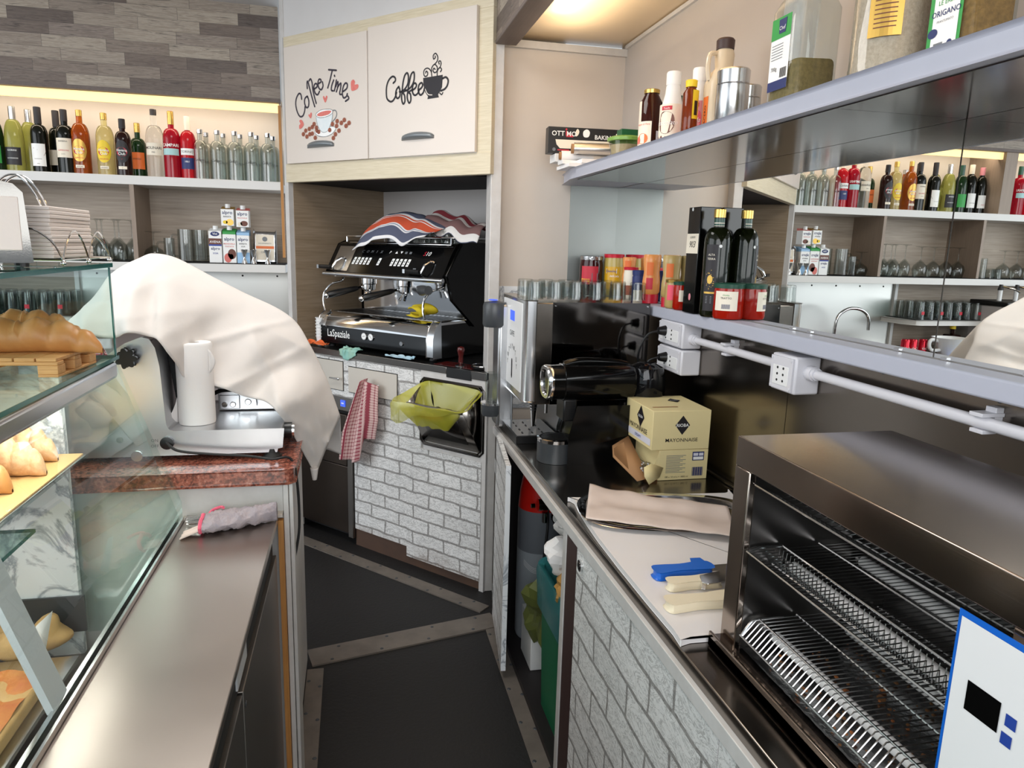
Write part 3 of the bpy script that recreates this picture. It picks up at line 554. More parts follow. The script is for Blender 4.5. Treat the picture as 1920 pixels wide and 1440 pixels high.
def bag(u, v):
    p = rp[int(round(u * len(rp))) % len(rp)]; c = Vector((-.02, -.08, .2)); wv = noise.noise(Vector((u * 17, v * 3, 1))) * .012
    if v < .5: k = v / .5; q = p + (p - c).normalized() * (.012 * math.sin(k * PI * .5)); dr = .012 + .085 * max(0, min(1, (.10 - p.x) / .3)) * max(0, min(1, (-.03 - p.y) / .08)); return q + Vector((0, 0, -(1 - k) * (dr + .02 * noise.noise(Vector((u * 9, 0, 4)))))) + Vector((wv, wv, 0)) * (1 - k)
    k = (v - .5) / .5; q = p.lerp(c, k * .55); return Vector((q.x + wv, q.y + .0, p.z - k * .11 + wv))
b = MB('bag_yellow'); b.grid(bag, len(rp), 10); b.build('bin_bag', t)
b = MB('kraft_paper'); b.ell((-.05, -.08, .17), .11, .05, .03); b.build('coffee_grounds', t)
# dishwasher set in the diagonal
t = dthing('dishwasher', 'built-in brown steel dishwasher with blue display beside the brick panels', 'dishwasher', 0.03, 0, 0)
b = MB('grey_steel_door'); b.box(0, .435, .005, .5, .75, .83); b.build('control_panel', t, bevel=.003)
b = MB('black_matte'); b.box(0, .44, .012, .4, .81, .845); b.box(.01, .43, .02, .5, .04, .75); b.build('body', t)
b = MB('brown_steel_door', 'grey_steel_door'); b.box(0, .40, -.012, .01, .45, .735); b.box(0, .40, -.004, .01, .06, .443); b.box(.40, .437, -.008, .01, .04, .60, 'grey_steel_door'); b.box(0, .44, -.02, .005, .60, .64, 'grey_steel_door'); b.build('door', t, bevel=.002)
b = MB('blue_display', 'ink_white'); b.box(.345, .38, .0, .004, .775, .81); b.rect(plane((0, -.001, 0)), .353, .372, .79, .797, 'ink_white'); b.build('display', t)

# ------------------------------------------------------------------ espresso machine (front along the diagonal)
t = dthing('espresso_machine', 'black and chrome two-group espresso machine in the corner niche', 'coffee machine', .165, .045, 1.08)
Wm = .835
b = MB('black_gloss', 'black_satin'); b.prism([(0, .02), (0, .115), (.03, .17), (.50, .17), (.50, .02)], .0, Wm, 'x'); b.build('base', t, bevel=.008)
for x in (.05, Wm - .05):
    for y in (.05, .42): bb = MB('black_rubber'); bb.cyl((x, y, 0), (x, y, .025), .02, 12, 0, .016); bb.build('foot', t)
b = MB('chrome', 'counter_steel', 'black_satin'); b.prism([(-.004, .118), (.012, .165), (.05, .19), (.31, .19), (.31, .178), (.05, .176), (.0, .118)], .0, Wm, 'x', 0)
b.box(.04, Wm - .04, .07, .30, .19, .194, 'counter_steel')
for i in range(26): x = .06 + i * .0285; b.box(x, x + .012, .085, .285, .1945, .1955, 'black_satin')
b.build('drip_tray', t, bevel=.004)
for x0 in (-.003, Wm - .045):
    b = MB('satin_chrome'); b.prism([(-.008, .02), (-.008, .11), (.008, .165), (.045, .193), (.05, .02)] if x0 > 0 else [(-.008, .118), (.008, .165), (.045, .193), (.05, .12)], x0, x0 + .048, 'x'); b.build('corner_trim', t, bevel=.004)
b = MB('chrome', 'backsplash_steel'); b.box(.04, Wm - .02, .30, .32, .19, .42, 0); b.prism([(.30, .19), (.30, .42), (.45, .42), (.45, .19)], .0, .02, 'x', 1); b.build('splash_plate', t)
b = MB('black_gloss'); b.prism([(.12, .30), (.30, .16), (.50, .16), (.50, .575), (.20, .575), (.08, .42)], Wm, Wm + .02, 'x'); b.prism([(.12, .42), (.32, .42), (.32, .16), (.5, .16), (.5, .56), (.2, .56)], .0, .018, 'x'); b.box(.02, Wm, .32, .5, .17, .56); b.build('side_panel', t, bevel=.006)
# head with slanted face
prof = [(.055, .405), (.15, .558), (.20, .575), (.50, .575), (.50, .50), (.33, .40), (.09, .385)]
b = MB('black_gloss', 'chrome', 'ink_gold'); b.prism(prof, .0, Wm, 'x'); b.tube([(-.01, .05, .395), (Wm + .01, .05, .395)], .013, 12, 'satin_chrome'); b.tube([(.1, .148, .566), (Wm - .02, .148, .566)], .005, 8, 'chrome')
o = b.build('head', t, bevel=.006)
fd = Vector((0, .095, .153)).normalized(); fo = Vector((0, .055, .405)); nn = Vector((0, -.153, .095)).normalized()
fr = plane(fo + nn * .0012, (1, 0, 0), fd); fr2 = plane(fo + nn * .002, (1, 0, 0), fd)
b = MB('satin_chrome', 'ink_white', 'ink_grey', 'ink_red'); b.rect(fr, .03, .16, .012, .165, 'satin_chrome')
for x0 in (.155, .315, .375): pass
tp = b.build('touch_panel', t, smooth=0)
def keys(xs):
    for x in xs:
        k = MB('ink_white', 'ink_grey'); k.poly(fr2, [(x, .055), (x + .017, .055), (x + .022, .098), (x + .005, .098)], 'ink_white'); fr3 = plane(fo + nn * .0026, (1, 0, 0), fd); k.disc(fr3, x + .011, .082, .005, m='ink_grey', n=8); k.disc(fr3, x + .009, .066, .004, m='ink_grey', n=8); k.build('button', t, smooth=0)
keys([.175 + i * .028 for i in range(5)]); keys([.36]); keys([.455 + i * .028 for i in range(5)])
b = MB('ink_white', 'ink_grey', 'ink_red')
for i, ch in enumerate('COMIX'): b.text(fr2, ch, .225 + i * .034, .128, .022, 'ink_grey', shear=.3)
b.text(fr2, 'P', .425, .128, .022, 'ink_white', shear=.3)
for i in range(2): b.poly(fr2, [(.46 + i * .034, .129 + .014 * i), (.478 + i * .034, .129 + .014 * i), (.469 + i * .034, .143 - .014 * i)], 'ink_white')
for i in range(2): b.rect(fr2, .528 + i * .03, .544 + i * .03, .129, .142, 'ink_grey')
b.text(fr2, 'S', .665, .122, .034, 'ink_red', shear=.3); b.text(fr2, '10', .69, .122, .034, 'ink_white', shear=.3)
b.rect(fr2, .625, .645, .03, .048, 'ink_grey'); b.build('print', t, smooth=0)
for x in (.06, .70):
    b = MB('chrome', 'black_satin'); q = [fo + nn * k + fd * l for k, l in ((.005, .012), (.026, .016), (.034, .05), (.018, .082), (.004, .086))]
    b.tube([Vector((x + .012 * i, 0, 0)) + p for i, p in enumerate(q)], .006, 8, 0); b.tube([(x - .09, q[1].y, q[1].z), (x, q[1].y, q[1].z)], .011, 8, 'black_satin'); b.box(x - .105, x - .09, q[1].y - .01, q[1].y + .01, q[1].z - .01, q[1].z + .01, 'satin_chrome'); b.build('steam_lever', t)
for x in (.235, .50):
    b = MB('chrome', 'black_satin'); b.lathe([(.0, .39), (.042, .39), (.042, .35), (.036, .345), (.036, .318), (.02, .31), (0, .31)], (x, .15, 0), 20)
    b.cyl((x - .012, .15, .312), (x - .018, .13, .275), .007, 8); b.cyl((x + .012, .15, .312), (x + .018, .13, .275), .007, 8); g = b.build('group_head', t)
    b = MB('black_satin', 'chrome'); P0_ = Vector((x - .02, .12, .33)); P1_ = Vector((x - .10, -.06, .288)); d = P1_ - P0_
    b.tube([P0_ + d * k for k in (0, .15)], .007, 8, 'chrome'); b.tube([P0_ + d * k for k in (.12, .2, .4, .7, .92, .97)], [.01, .014, .016, .019, .019, .014], 12, 0); b.ell(tuple(P1_), .016, .016, .016, 'chrome'); b.build('portafilter', g)
for x, sg in ((.03, -1), (Wm - .08, 1)):
    b = MB('chrome'); q = smooth_pts([(x + .05, .12, .40), (x + .05, .10, .36), (x + .01, .06, .34), (x - .01, .03, .30), (x - .012, .02, .25), (x, .02, .20)], 5); b.tube(q, .0055, 8); b.build('steam_wand', t)
b = MB('satin_chrome', 'black_satin'); b.tube([(Wm - .15, .05, .352), (Wm - .09, .01, .345), (Wm - .02, -.02, .35)], [.012, .026, .022], 12, 'dark_grey_plastic'); b.build('tap_knob', t)
b = MB('ink_lightblue', 'ink_navy', 'ink_white'); f3 = plane((Wm - .13, .2985, .30)); b.rect(f3, 0, .055, 0, .045, 'ink_lightblue'); b.rect(f3, .003, .052, .017, .037, 'ink_navy'); b.text(f3, 'CONTI', .0275, .022, .014, 'ink_white'); b.build('sticker', t, smooth=0)
b = MB('ink_white'); f4 = plane((0, -.0015, 0)); b.text(f4, 'LaSpaziale', .07, .062, .056, 0, 'L', 0, .008, .78); b.build('logo', t, smooth=0)
for x in (.355, .405):
    b = MB('chrome', 'ink_white', 'ink_black'); b.cyl((x, -.006, .085), (x, .002, .085), .019, 20, 0); f5 = plane((0, -.0065, 0)); b.disc(f5, x, .085, .016, m='ink_white'); b.stroke(plane((0, -.007, 0)), [(x - .008, .083 + .01 * (x > .38)), (x + .008, .087 - .01 * (x > .38))], .002, 'ink_black', 1); b.build('gauge', t)
b = MB('satin_chrome'); b.cyl((.62, -.006, .072), (.62, .0, .072), .011, 14); b.build('button', t)
b = MB('chrome', 'satin_chrome'); b.tube([(.05, .17, .60), (.05, .48, .60), (Wm - .04, .48, .60), (Wm - .04, .17, .60)], .006, 8, 0, True)
for x, y in ((.05, .17), (.05, .48), (Wm - .04, .48), (Wm - .04, .17)): b.cyl((x, y, .57), (x, y, .60), .005, 8)
b.build('cup_rail', t)
# striped towels over cups on top
def dcloth(name, label, cat, fn, nu, nv, m, group=None, sol=.003):
    b = MB(m); b.grid(lambda u, v: DM @ Vector(fn(u, v)), nu, nv); o = b.build(name, solid=sol, smooth=80); tag(o, label, cat, group); return o
def tw(u, v):
    s = min(1, max(0, (v) / .5)); hem = 1.605 + .065 * min(1, u / .3) ** 2 - .03 * math.exp(-((u - .75) / .2) ** 2) + .03 * max(0, u - .8) * 5
    top = 1.735 + .075 * math.sin(PI * min(1, .25 + u * .75)) - .05 * max(0, .25 - u) * 4
    z = hem + (top - hem) * math.sin(s * PI / 2) - .04 * max(0, v - .5) * 2 + .012 * noise.noise(Vector((u * 6, v * 6, 2))) + .01 * math.sin(u * 17 + v * 2) * (1 - s * .6)
    return (.345 + u * .52 + .05 * v, .13 + .055 * s + v * .24 - .02 * math.sin(u * 9), z)
dcloth('kitchen_towel', 'grey and orange striped towel draped over cups at the left of the coffee machine top', 'towel', tw, 44, 30, 'striped_towel', 'striped towels on the coffee machine')
def tw2(u, v):
    x = .74 + u * .36; y = .24 + v * .24; z = 1.765 - u * .07 + .02 * math.sin(v * PI) + .03 * math.sin(v * PI) + .018 * noise.noise(Vector((u * 5, v * 5, 7))) + .012 * math.sin(u * 15)
    if v < .15: z -= (.15 - v) * .3
    return (x, y, z)
b = MB('striped_towel'); b.grid(lambda u, v: DM @ Vector(tw2(u, v)), 40, 20)
for i in range(len(b.uv)): b.uv[i] = [(q[0], .52 + .48 * q[1]) for q in b.uv[i]]
tag(b.build('kitchen_towel', solid=.003, smooth=80), 'dark red and grey striped towel over glasses at the right of the coffee machine top', 'towel', 'striped towels on the coffee machine')
GL = {}
def tumbler(label, cat, loc, h=.085, r=.033, r2=.027, inv=True, group=None, m='crystal', name='drinking_glass'):
    k = (h, r, r2, inv, m, name)
    if k not in GL:
        th = .0022; pr = [(0, .001), (r2 * .9, .0), (r2, .003), (r, h), (r - th, h), (r2 - th, .009), (0, .009)]
        if inv: pr = [(a, h - z) for a, z in pr]
        b = MB(m); b.lathe(pr, n=20); o = b.build(name, loc=loc); GL[k] = o; tag(o, label, cat, group); return o
    o = GL[k].copy(); COL.objects.link(o); o.location = loc; tag(o, label, cat, group); return o
b = MB('satin_chrome'); b.lathe([(0, 0), (.075, 0), (.082, .055), (.078, .055), (.072, .004), (0, .004)], (0, 0, 0), 28); tag(b.build('metal_bowl', loc=DM @ Vector((.56, .27, 1.655))), 'brushed metal bowl peeking out under the striped towel on the coffee machine', 'bowl')
for i, (x, y) in enumerate(((.68, .25), (.75, .25), (.82, .26), (.89, .27), (.72, .32), (.80, .33), (.88, .34))):
    tumbler('small espresso glass standing upside down under the dark striped towel on the coffee machine', 'glass', DM @ Vector((x, y, 1.656)), .06, .03, .026, True, 'espresso glasses on the coffee machine')
b = MB('sponge_yellow')
def sp(u, v): a = (u - .5) * PI * 1.6; return DM @ Vector((.785 + .05 * math.cos(a) * (1 + .4 * v) + .04 * v + .015 * math.sin(v * 9), .12 + v * .07 + .02 * math.sin(u * 7), 1.305 + .026 * math.sin(a) + .02 * v))
b.grid(sp, 20, 10); tag(b.build('folded_cloth', solid=.004, smooth=80), 'folded yellow cleaning cloth on the drip tray of the coffee machine', 'cloth')
# cloths, cups and tamper on the coffee counter
def rag(name, label, cx, y0, y1, z0, m, wd, seed, drop=0, lay=.03):
    def fn(u, v):
        x = cx + (u - .5) * wd; y = y0 + (y1 - y0) * v; z = z0 + lay * (.35 + .65 * abs(noise.noise(Vector((u * 3.2 + seed, v * 2.7, seed)))) * 1.7)
        if v < .3 and drop: k = (.3 - v) / .3; z = z0 + .01 - drop * k * (1 - abs(u - .45)); y = -.012 - .01 * noise.noise(Vector((u * 5, v, seed)))
        x += .014 * noise.noise(Vector((u * 6, v * 6, seed + 3))); return (x, y, z)
    return dcloth(name, label, 'cloth', fn, 22, 22, m)
rag('cleaning_cloth', 'orange crumpled cloth at the left end of the coffee counter', .17, .005, .045, 1.081, 'cloth_orange', .15, 5, 0, .03)
rag('cleaning_cloth', 'teal and pale green rag hanging over the coffee counter edge', .45, -.01, .042, 1.083, 'cloth_teal', .12, 9, .06, .02)
rag('cleaning_cloth', 'light blue folded cloth lying on the coffee counter edge', .80, .0, .038, 1.081, 'cloth_lightblue', .17, 12, .0, .018)
for i, (x, y, c, n_, rr) in enumerate(((.10, .16, 'ink_cream', 6, .031), (.16, .06, 'white_plastic', 7, .026))):
    b = MB(c)
    for k in range(n_): z = k * .017; b.lathe([(rr * .72, z), (rr, z + .05), (rr + .003, z + .05), (rr + .003, z + .053), (rr - .002, z + .053)], n=18)
    tag(b.build('cup_stack', loc=DM @ Vector((x, y, 1.081))), ['stack of cream paper cups beside the white cloth at the coffee counter', 'stack of white plastic cups touching the left of the coffee machine'][i], 'cup stack')
t = dthing('coffee_tamper', 'dark red wooden handled coffee tamper standing on the counter right of the coffee machine', 'tamper', 1.175, .035, 1.081)
b = MB('dark_red_wood'); b.lathe([(.006, .014), (.012, .022), (.011, .05), (.016, .07), (.019, .082), (.015, .094), (0, .099)], n=18); b.build('handle', t)
b = MB('chrome'); b.lathe([(0, 0), (.027, 0), (.028, .008), (.01, .014), (0, .014)], n=22); b.build('base', t)
b = MB('kraft_paper', 'black_satin'); b.box(1.02, 1.25, .02, .12, 1.0785, 1.081, 'dark_red_wood'); o = b.build('tamping_mat', loc=DO, rot=DA, bevel=.001); tag(o, 'thin brown mat under the tamper at the right of the coffee counter', 'mat')
t = dthing('knock_box', 'round black grinder base in the shadow at the right end of the coffee counter', 'grinder', 1.27, .09, 1.081)
b = MB('black_satin', 'chrome'); b.lathe([(0, 0), (.06, 0), (.062, .006), (.05, .01), (0, .01)], n=26); b.tube([(.055 * math.cos(a * PI / 12), .055 * math.sin(a * PI / 12), .012) for a in range(24)], .003, 6, 'chrome', True); b.build('base', t)
# red checked towel on the drawer knob
def chk(u, v):
    fold = math.sin(u * PI * 3.2 + .4); wd = .065 + .11 * min(1, v * 1.6) - .02 * v
    x = .625 - v * .12 + (u - .5) * wd; z = .935 - v * .43 + .03 * (1 - v) * math.sin(u * PI); y = -.035 - .018 * (1 + fold) - .01 * math.sin(v * 3)
    if u > .72: z += v * .145 * min(1, (u - .72) / .1); x += (u - .72) * .16 + v * .05
    return (x, y, z)
dcloth('checked_towel', 'red and white checked tea towel hanging from the drawer knob', 'towel', chk, 34, 44, 'red_check')

# ------------------------------------------------------------------ shelves on the back wall
ZT, Z2 = 1.966, 1.508
t = thing('bottle_shelf', 'long white upper wall shelf carrying the row of bottles', 'shelf', (0, 0, 0)); b = MB('white_shelf'); b.box(-3.4, -.385, YS, YB, ZT - .047, ZT); b.build('board', t, bevel=.002)
t = thing('glass_shelf_unit', 'grey oak wall shelf unit with compartments for glasses and milk cartons', 'shelf unit', (0, 0, 0))
b = MB('white_shelf', 'black_matte'); b.box(-3.4, -.375, YS, YB, Z2 - .045, Z2); b.box(-3.4, -.375, YS + .001, YB, Z2, Z2 + .004, 'black_matte'); b.build('board', t, bevel=.001)
b = MB('oak_shelf_back'); b.box(-3.4, -.38, YB - .012, YB - .002, Z2, ZT - .047); b.box(-3.4, -1.57, YB - .012, YB - .002, .987, Z2 - .045); b.build('back_panel', t, smooth=0)
for x in (-1.165, -1.98, -2.75):
    b = MB('oak_post'); b.box(x, x + .022, YS + .004, YB - .012, Z2, ZT - .047); b.build('divider', t)
b = MB('oak_post'); b.box(-2.17, -2.07, YS + .01, YB, ZT, 2.39); b.build('divider', t)
t = thing('wall_sheet', 'stainless steel splash sheet screwed under the wall shelves', 'splash sheet', (0, 0, 0))
b = MB('sheet_steel', 'black_matte'); b.box(-1.54, -.36, YB - .02, YB - .004, .98, Z2 - .045)
for i in range(6): b.cyl((-1.45 + i * .2, YB - .022, 1.43), (-1.45 + i * .2, YB - .018, 1.43), .006, 8, 'black_matte')
b.build('sheet', t); b = MB('white_plastic'); b.box(-1.565, -1.54, YB - .04, YB - .004, .98, Z2 - .045); b.build('edge_strip', t, bevel=.002)
t = thing('back_counter', 'steel topped back counter under the wall shelves with sink', 'counter', (0, 0, 0))
b = MB('counter_steel'); b.box(-3.4, -.40, 3.92, YB - .001, .955, .985); b.build('worktop', t, bevel=.003)
b = MB('white_worn'); b.box(-3.4, -.42, 3.95, YB - .001, 0, .955); b.build('body', t)
t = thing('hanging_glass_shelf', 'small white shelf with rounded corner holding tumblers under the shelf unit', 'shelf', (0, 0, 0))
b = MB('white_shelf'); pts = [(-2.45, YS - .02), (-1.53, YS - .02), (-1.50, YS - .005), (-1.46, YS + .08), (-1.46, YB - .02), (-2.45, YB - .02)]; b.prism(pts, 1.175, 1.21, 'z'); b.build('board', t, bevel=.006)
b = MB('black_rubber'); b.box(-2.44, -1.50, YS, YB - .02, 1.21, 1.214); b.build('mat', t)

# ------------------------------------------------------------------ bottles
def bottle_prof(r, h, sh, rn, zn, foot=.004):
    return [(0, 0.004), (r * .7, .001), (r - .004, 0), (r, .005), (r, sh)] + [(rn + (r - rn) * (math.cos(k * PI / 12) ** .9 if k < 6 else 0), sh + (zn - sh) * math.sin(k * PI / 12)) for k in range(1, 7)] + [(rn, h)]
def bottle(name, label, cat, loc, r, h, sh, rn, zn, glass, cap=None, marks=None, group=None, rz=0, capname='cap', n=26, inner=None):
    t = thing(name, label, cat, loc, rz, group)
    b = MB(glass); b.lathe(bottle_prof(r, h, sh, rn, zn), n=n); b.build('bottle_body', t)
    if inner:
        b = MB(inner[0]); k = inner[1]; b.lathe([(0, .008), (r - .005, .008), (r - .004, k * sh), (0, k * sh)], n=n); b.build('liquid', t)
    if cap:
        z0, z1, rc, mc = cap; b = MB(mc); b.lathe([(rn * .9, z0), (rc, z0), (rc, z1 - .002), (rc - .002, z1), (0, z1)], n=18); b.build(capname, t)
    if marks:
        b = MB(); marks(b, r); b.build('label', t, smooth=60)
    return t
def lab(z0, z1, wd, m, lines, shape=None, extra=None):
    def f(b, r):
        fr = cylf(r + .0007, -90, 0); fr2 = cylf(r + .0013, -90, 0); fr3 = cylf(r + .0019, -90, 0)
        if shape == 'oval':
            zc = (z0 + z1) / 2; nseg = 14
            v = []
            for i in range(nseg + 1):
                x = -wd / 2 + wd * i / nseg; hgt = (z1 - z0) / 2 * math.sqrt(max(0.02, 1 - (2 * x / wd) ** 2)); v += [fr(x, zc - hgt), fr(x, zc + hgt)]
            b.add(v, [(2 * i, 2 * i + 2, 2 * i + 3, 2 * i + 1) for i in range(nseg)], m)
        else: b.rect(fr, -wd / 2, wd / 2, z0, z1, m, 10)
        for L in lines: b.text(fr2, L[0], L[4] if len(L) > 4 else 0, L[1], L[2], L[3], bold=L[5] if len(L) > 5 else 0, shear=L[6] if len(L) > 6 else 0, sx=L[7] if len(L) > 7 else 1)
        if extra: extra(b, fr, fr2, fr3)
    return f
def havana(m, txt, rng=('ink_red', 'ink_white')):
    def ex(b, fr, fr2, fr3):
        b.disc(fr2, 0, .125, .028, .024, 'ink_red', 16); b.text(fr3, 'Havana', 0, .127, .019, 'ink_white', bold=.01); b.text(fr3, 'Club', 0, .109, .019, 'ink_white', bold=.01)
        b.rect(fr2, -.022, .022, .035, .05, 'ink_cream', 3); b.text(fr3, txt, 0, .039, .008, 'ink_black'); b.text(fr2, txt, 0, .083, .011, 'ink_red')
    return lab(.068, .185, .078, m, [], 'oval', ex)
BS = 'bottles on the upper wall shelf'; BY = 4.44
def wz(x, y=BY): return (x, y, ZT)
L_ = [('w', -1.755, .31)]
bottle('wine_bottle', 'pale green sparkling wine bottle with black label, leftmost in front', 'bottle', wz(-1.745), .046, .335, .15, .0155, .27, 'pale_wine', (.262, .335, .0165, 'satin_chrome'), lab(.035, .125, .085, 'ink_black', [('GORINI', .105, .013, 'ink_white'), ('SAUVIGNON', .066, .009, 'ink_white')]), BS)
bottle('wine_bottle', 'pale green sparkling wine bottle standing behind the leftmost one', 'bottle', wz(-1.70, 4.52), .045, .335, .15, .0155, .27, 'pale_wine', (.262, .335, .0165, 'satin_chrome'), None, BS)
bottle('wine_bottle', 'dark green wine bottle cut by the left edge of the picture', 'bottle', wz(-1.83, 4.42), .042, .33, .17, .015, .26, 'green_bottle', (.26, .33, .016, 'dark_green_lid'), lab(.04, .13, .08, 'ink_green', [('', 0, .01, 'ink_white')]), BS)
def swoosh(b, fr, fr2, fr3): b.poly(fr2, [(-.04, .15), (-.02, .125), (0, .118), (.03, .09), (.04, .11), (.04, .155), (-.04, .155)], 'ink_brown')
bottle('wine_bottle', 'black wine bottle with slanted brown and white label', 'bottle', wz(-1.625), .041, .34, .20, .016, .25, 'dark_wine', (.255, .34, .0172, 'ink_black'), lab(.035, .15, .075, 'ink_white', [('FALANGHINA', .07, .006, 'ink_black'), ('vino', .045, .008, 'ink_black')], None, swoosh), BS)
bottle('wine_bottle', 'black wine bottle half hidden behind two others', 'bottle', wz(-1.57, 4.53), .041, .34, .20, .016, .25, 'dark_wine', (.255, .34, .0172, 'ink_black'), lab(.05, .13, .07, 'ink_cream', [('', 0, .01, 'ink_white')]), BS)
bottle('wine_bottle', 'black red wine bottle with square cream label, left of the amber rum', 'bottle', wz(-1.50), .044, .335, .20, .016, .255, 'dark_wine', (.275, .335, .0172, 'ink_black'), lab(.085, .185, .085, 'ink_cream', [('BARBERA', .165, .011, 'ink_black'), ('SUPERIORE', .118, .011, 'ink_red'), ('D.O.C.', .1, .007, 'ink_black')]), BS)
bottle('liqueur_bottle', 'brown liqueur bottle behind the red wine bottle', 'bottle', wz(-1.455, 4.53), .04, .29, .17, .014, .23, 'amber_rum', (.26, .29, .016, 'satin_chrome'), None, BS)
bottle('rum_bottle', 'amber rum bottle with tan and red round label', 'bottle', wz(-1.425), .045, .335, .195, .015, .27, 'amber_rum', (.305, .338, .0155, 'gold_lid'), havana('ink_gold', 'ESPECIAL'), BS)
bottle('rum_bottle', 'pale rum bottle with yellow and red round label', 'bottle', wz(-1.305), .045, .33, .195, .015, .265, 'pale_rum', (.295, .33, .0165, 'gold_lid'), havana('ink_yellow', 'ORIGINAL'), BS)
bottle('rum_bottle', 'small dark rum bottle with black and red label', 'bottle', wz(-1.205, 4.40), .04, .30, .185, .014, .235, 'dark_rum', (.25, .30, .0165, 'ink_black'), havana('ink_black', '7'), BS)
bottle('liqueur_bottle', 'dark herbal liqueur bottle with orange label behind the small dark rum', 'bottle', wz(-1.165, 4.53), .042, .30, .17, .014, .22, 'green_bottle', (.25, .30, .0155, 'gold_lid'), lab(.05, .14, .085, 'ink_orange', [('AMARO', .1, .013, 'ink_black')]), BS)
bottle('sambuca_bottle', 'clear sambuca bottle with white label and black cap', 'bottle', wz(-1.055), .046, .365, .205, .0155, .28, 'clear_liquor', (.335, .365, .0165, 'ink_black'), lab(.12, .185, .09, 'ink_cream', [('MOLINARI', .152, .0195, 'ink_black', 0, .006), ('1945', .132, .010, 'ink_black')]), BS)
bottle('bitter_bottle', 'dark red bitter bottle with white banner lettering', 'bottle', wz(-.968), .045, .36, .215, .0155, .27, 'red_bitter', (.29, .36, .0165, 'gold_lid'), lab(.125, .16, .092, 'ink_teal', [('CAMPARI', .170, .023, 'ink_white', 0, .012)]), BS)
bottle('vermouth_bottle', 'bright red vermouth bottle with navy label, right of the dark red bitter', 'bottle', wz(-.885), .042, .34, .20, .0145, .26, 'red_bitter_light', (.265, .34, .0155, 'ink_cream'), lab(.055, .115, .075, 'ink_navy', [('1861', .09, .014, 'ink_white')], None, lambda b, fr, fr2, fr3: (b.rect(fr, -.038, .038, .13, .165, 'ink_white', 6), b.text(fr2, 'TORINO', 0, .141, .018, 'ink_black'))), BS)
# swing water bottles: ten clear bottles in two rows
def water(loc, label):
    return bottle('water_bottle', label, 'bottle', loc, .041, .262, .16, .013, .215, 'bottle_crystal', (.25, .272, .016, 'satin_chrome'), lambda b, r: b.text(cylf(r + .0008, -90), 'Culligan', 0, .10, .019, 'ink_black', shear=.3), 'clear water bottles')
w0 = water(wz(-.818, 4.42), 'clear water bottle in front, beside the bright red vermouth')
xs = [-.728, -.637, -.548, -.460]; ords = ['second', 'third', 'fourth', 'fifth']
for x, o_ in zip(xs, ords): dup(w0, wz(x, 4.42), None, 'clear water bottle, %s from the left in the front row' % o_)
for x, o_ in zip([-.808, -.716, -.624, -.534, -.444], ['leftmost'] + ords): dup(w0, wz(x, 4.54), None, 'clear water bottle, %s%s in the back row' % (o_, '' if o_ == 'leftmost' else ' from the left'))
# bottles that only the mirror shows
bottle('wine_bottle', 'dark wine bottle with cream cap and white label, seen in the mirror', 'bottle', wz(-1.93), .042, .34, .18, .0155, .27, 'dark_wine', (.275, .34, .017, 'ink_cream'), lab(.04, .14, .078, 'ink_white', [('VERDICCHIO', .07, .008, 'ink_black')]), BS)
bottle('wine_bottle', 'dark wine bottle with pink cap and red banded label, seen in the mirror', 'bottle', wz(-2.02), .041, .325, .18, .0155, .26, 'dark_wine', (.27, .325, .017, 'ink_pink'), lab(.04, .13, .075, 'ink_white', [('ROSSO', .06, .01, 'ink_red')]), BS)
bottle('liquor_bottle', 'clear faceted liquor bottle beyond the oak post, seen in the mirror', 'bottle', wz(-2.24), .045, .31, .17, .015, .24, 'clear_liquor', (.27, .31, .016, 'satin_chrome'), None, BS)
bottle('bitter_bottle', 'dark red bitter bottle beyond the oak post, seen in the mirror', 'bottle', wz(-2.35), .045, .35, .215, .0155, .27, 'red_bitter', (.29, .35, .0165, 'dark_green_lid'), lab(.125, .16, .092, 'ink_teal', [('CAMPARI', .170, .023, 'ink_white', 0, .012)]), BS)
bottle('aperitif_bottle', 'red aperitif bottle with gold lettered label, seen in the mirror', 'bottle', wz(-2.46), .046, .34, .20, .0155, .26, 'red_bitter_light', (.28, .34, .0165, 'ink_navy'), lab(.10, .18, .09, 'ink_black', [('APEROL', .14, .02, 'ink_gold', 0, .01)]), BS)
bottle('aperitif_bottle', 'dark red aperitif bottle at the far right of the mirror', 'bottle', wz(-2.57), .044, .33, .20, .0155, .26, 'red_bitter', (.28, .33, .0165, 'gold_lid'), lab(.10, .15, .09, 'ink_cream', [('BITTER', .12, .018, 'ink_red')]), BS)
# cartons of plant drink
def carton(label, loc, w_, h, d, top, body, words, draw=None):
    t = thing('milk_carton', label, 'carton', loc, 0, 'plant drink cartons'); b = MB(body, top); hh = h * .78
    b.box(-w_ / 2, w_ / 2, 0, d, 0, hh, body); b.prism([(0, hh), (d, hh), (d, h - .012), (0, h - .03)], -w_ / 2, w_ / 2, 'x', top); b.build('box', t, bevel=.0015)
    b = MB('white_plastic'); b.cyl((0, d * .4, h - .022), (0, d * .4, h), .014, 14); b.build('cap', t)
    f = plane((0, -.0006, 0)); f2 = plane((0, -.001, 0)); b = MB('ink_navy')
    if draw: draw(b, f, f2)
    for s_, z, sz, m_ in words: b.text(f2, s_, 0, z, sz, m_, bold=.012)
    b.build('print', t, smooth=0)
def nuts(b, f, f2):
    for x, z, r_, m_ in ((.012, .05, .022, 'ink_brown'), (-.010, .028, .02, 'ink_heart'), (.008, .035, .012, 'ink_cream')): b.disc(f, x, z, r_, r_ * 1.3, m_)
CY = 4.36
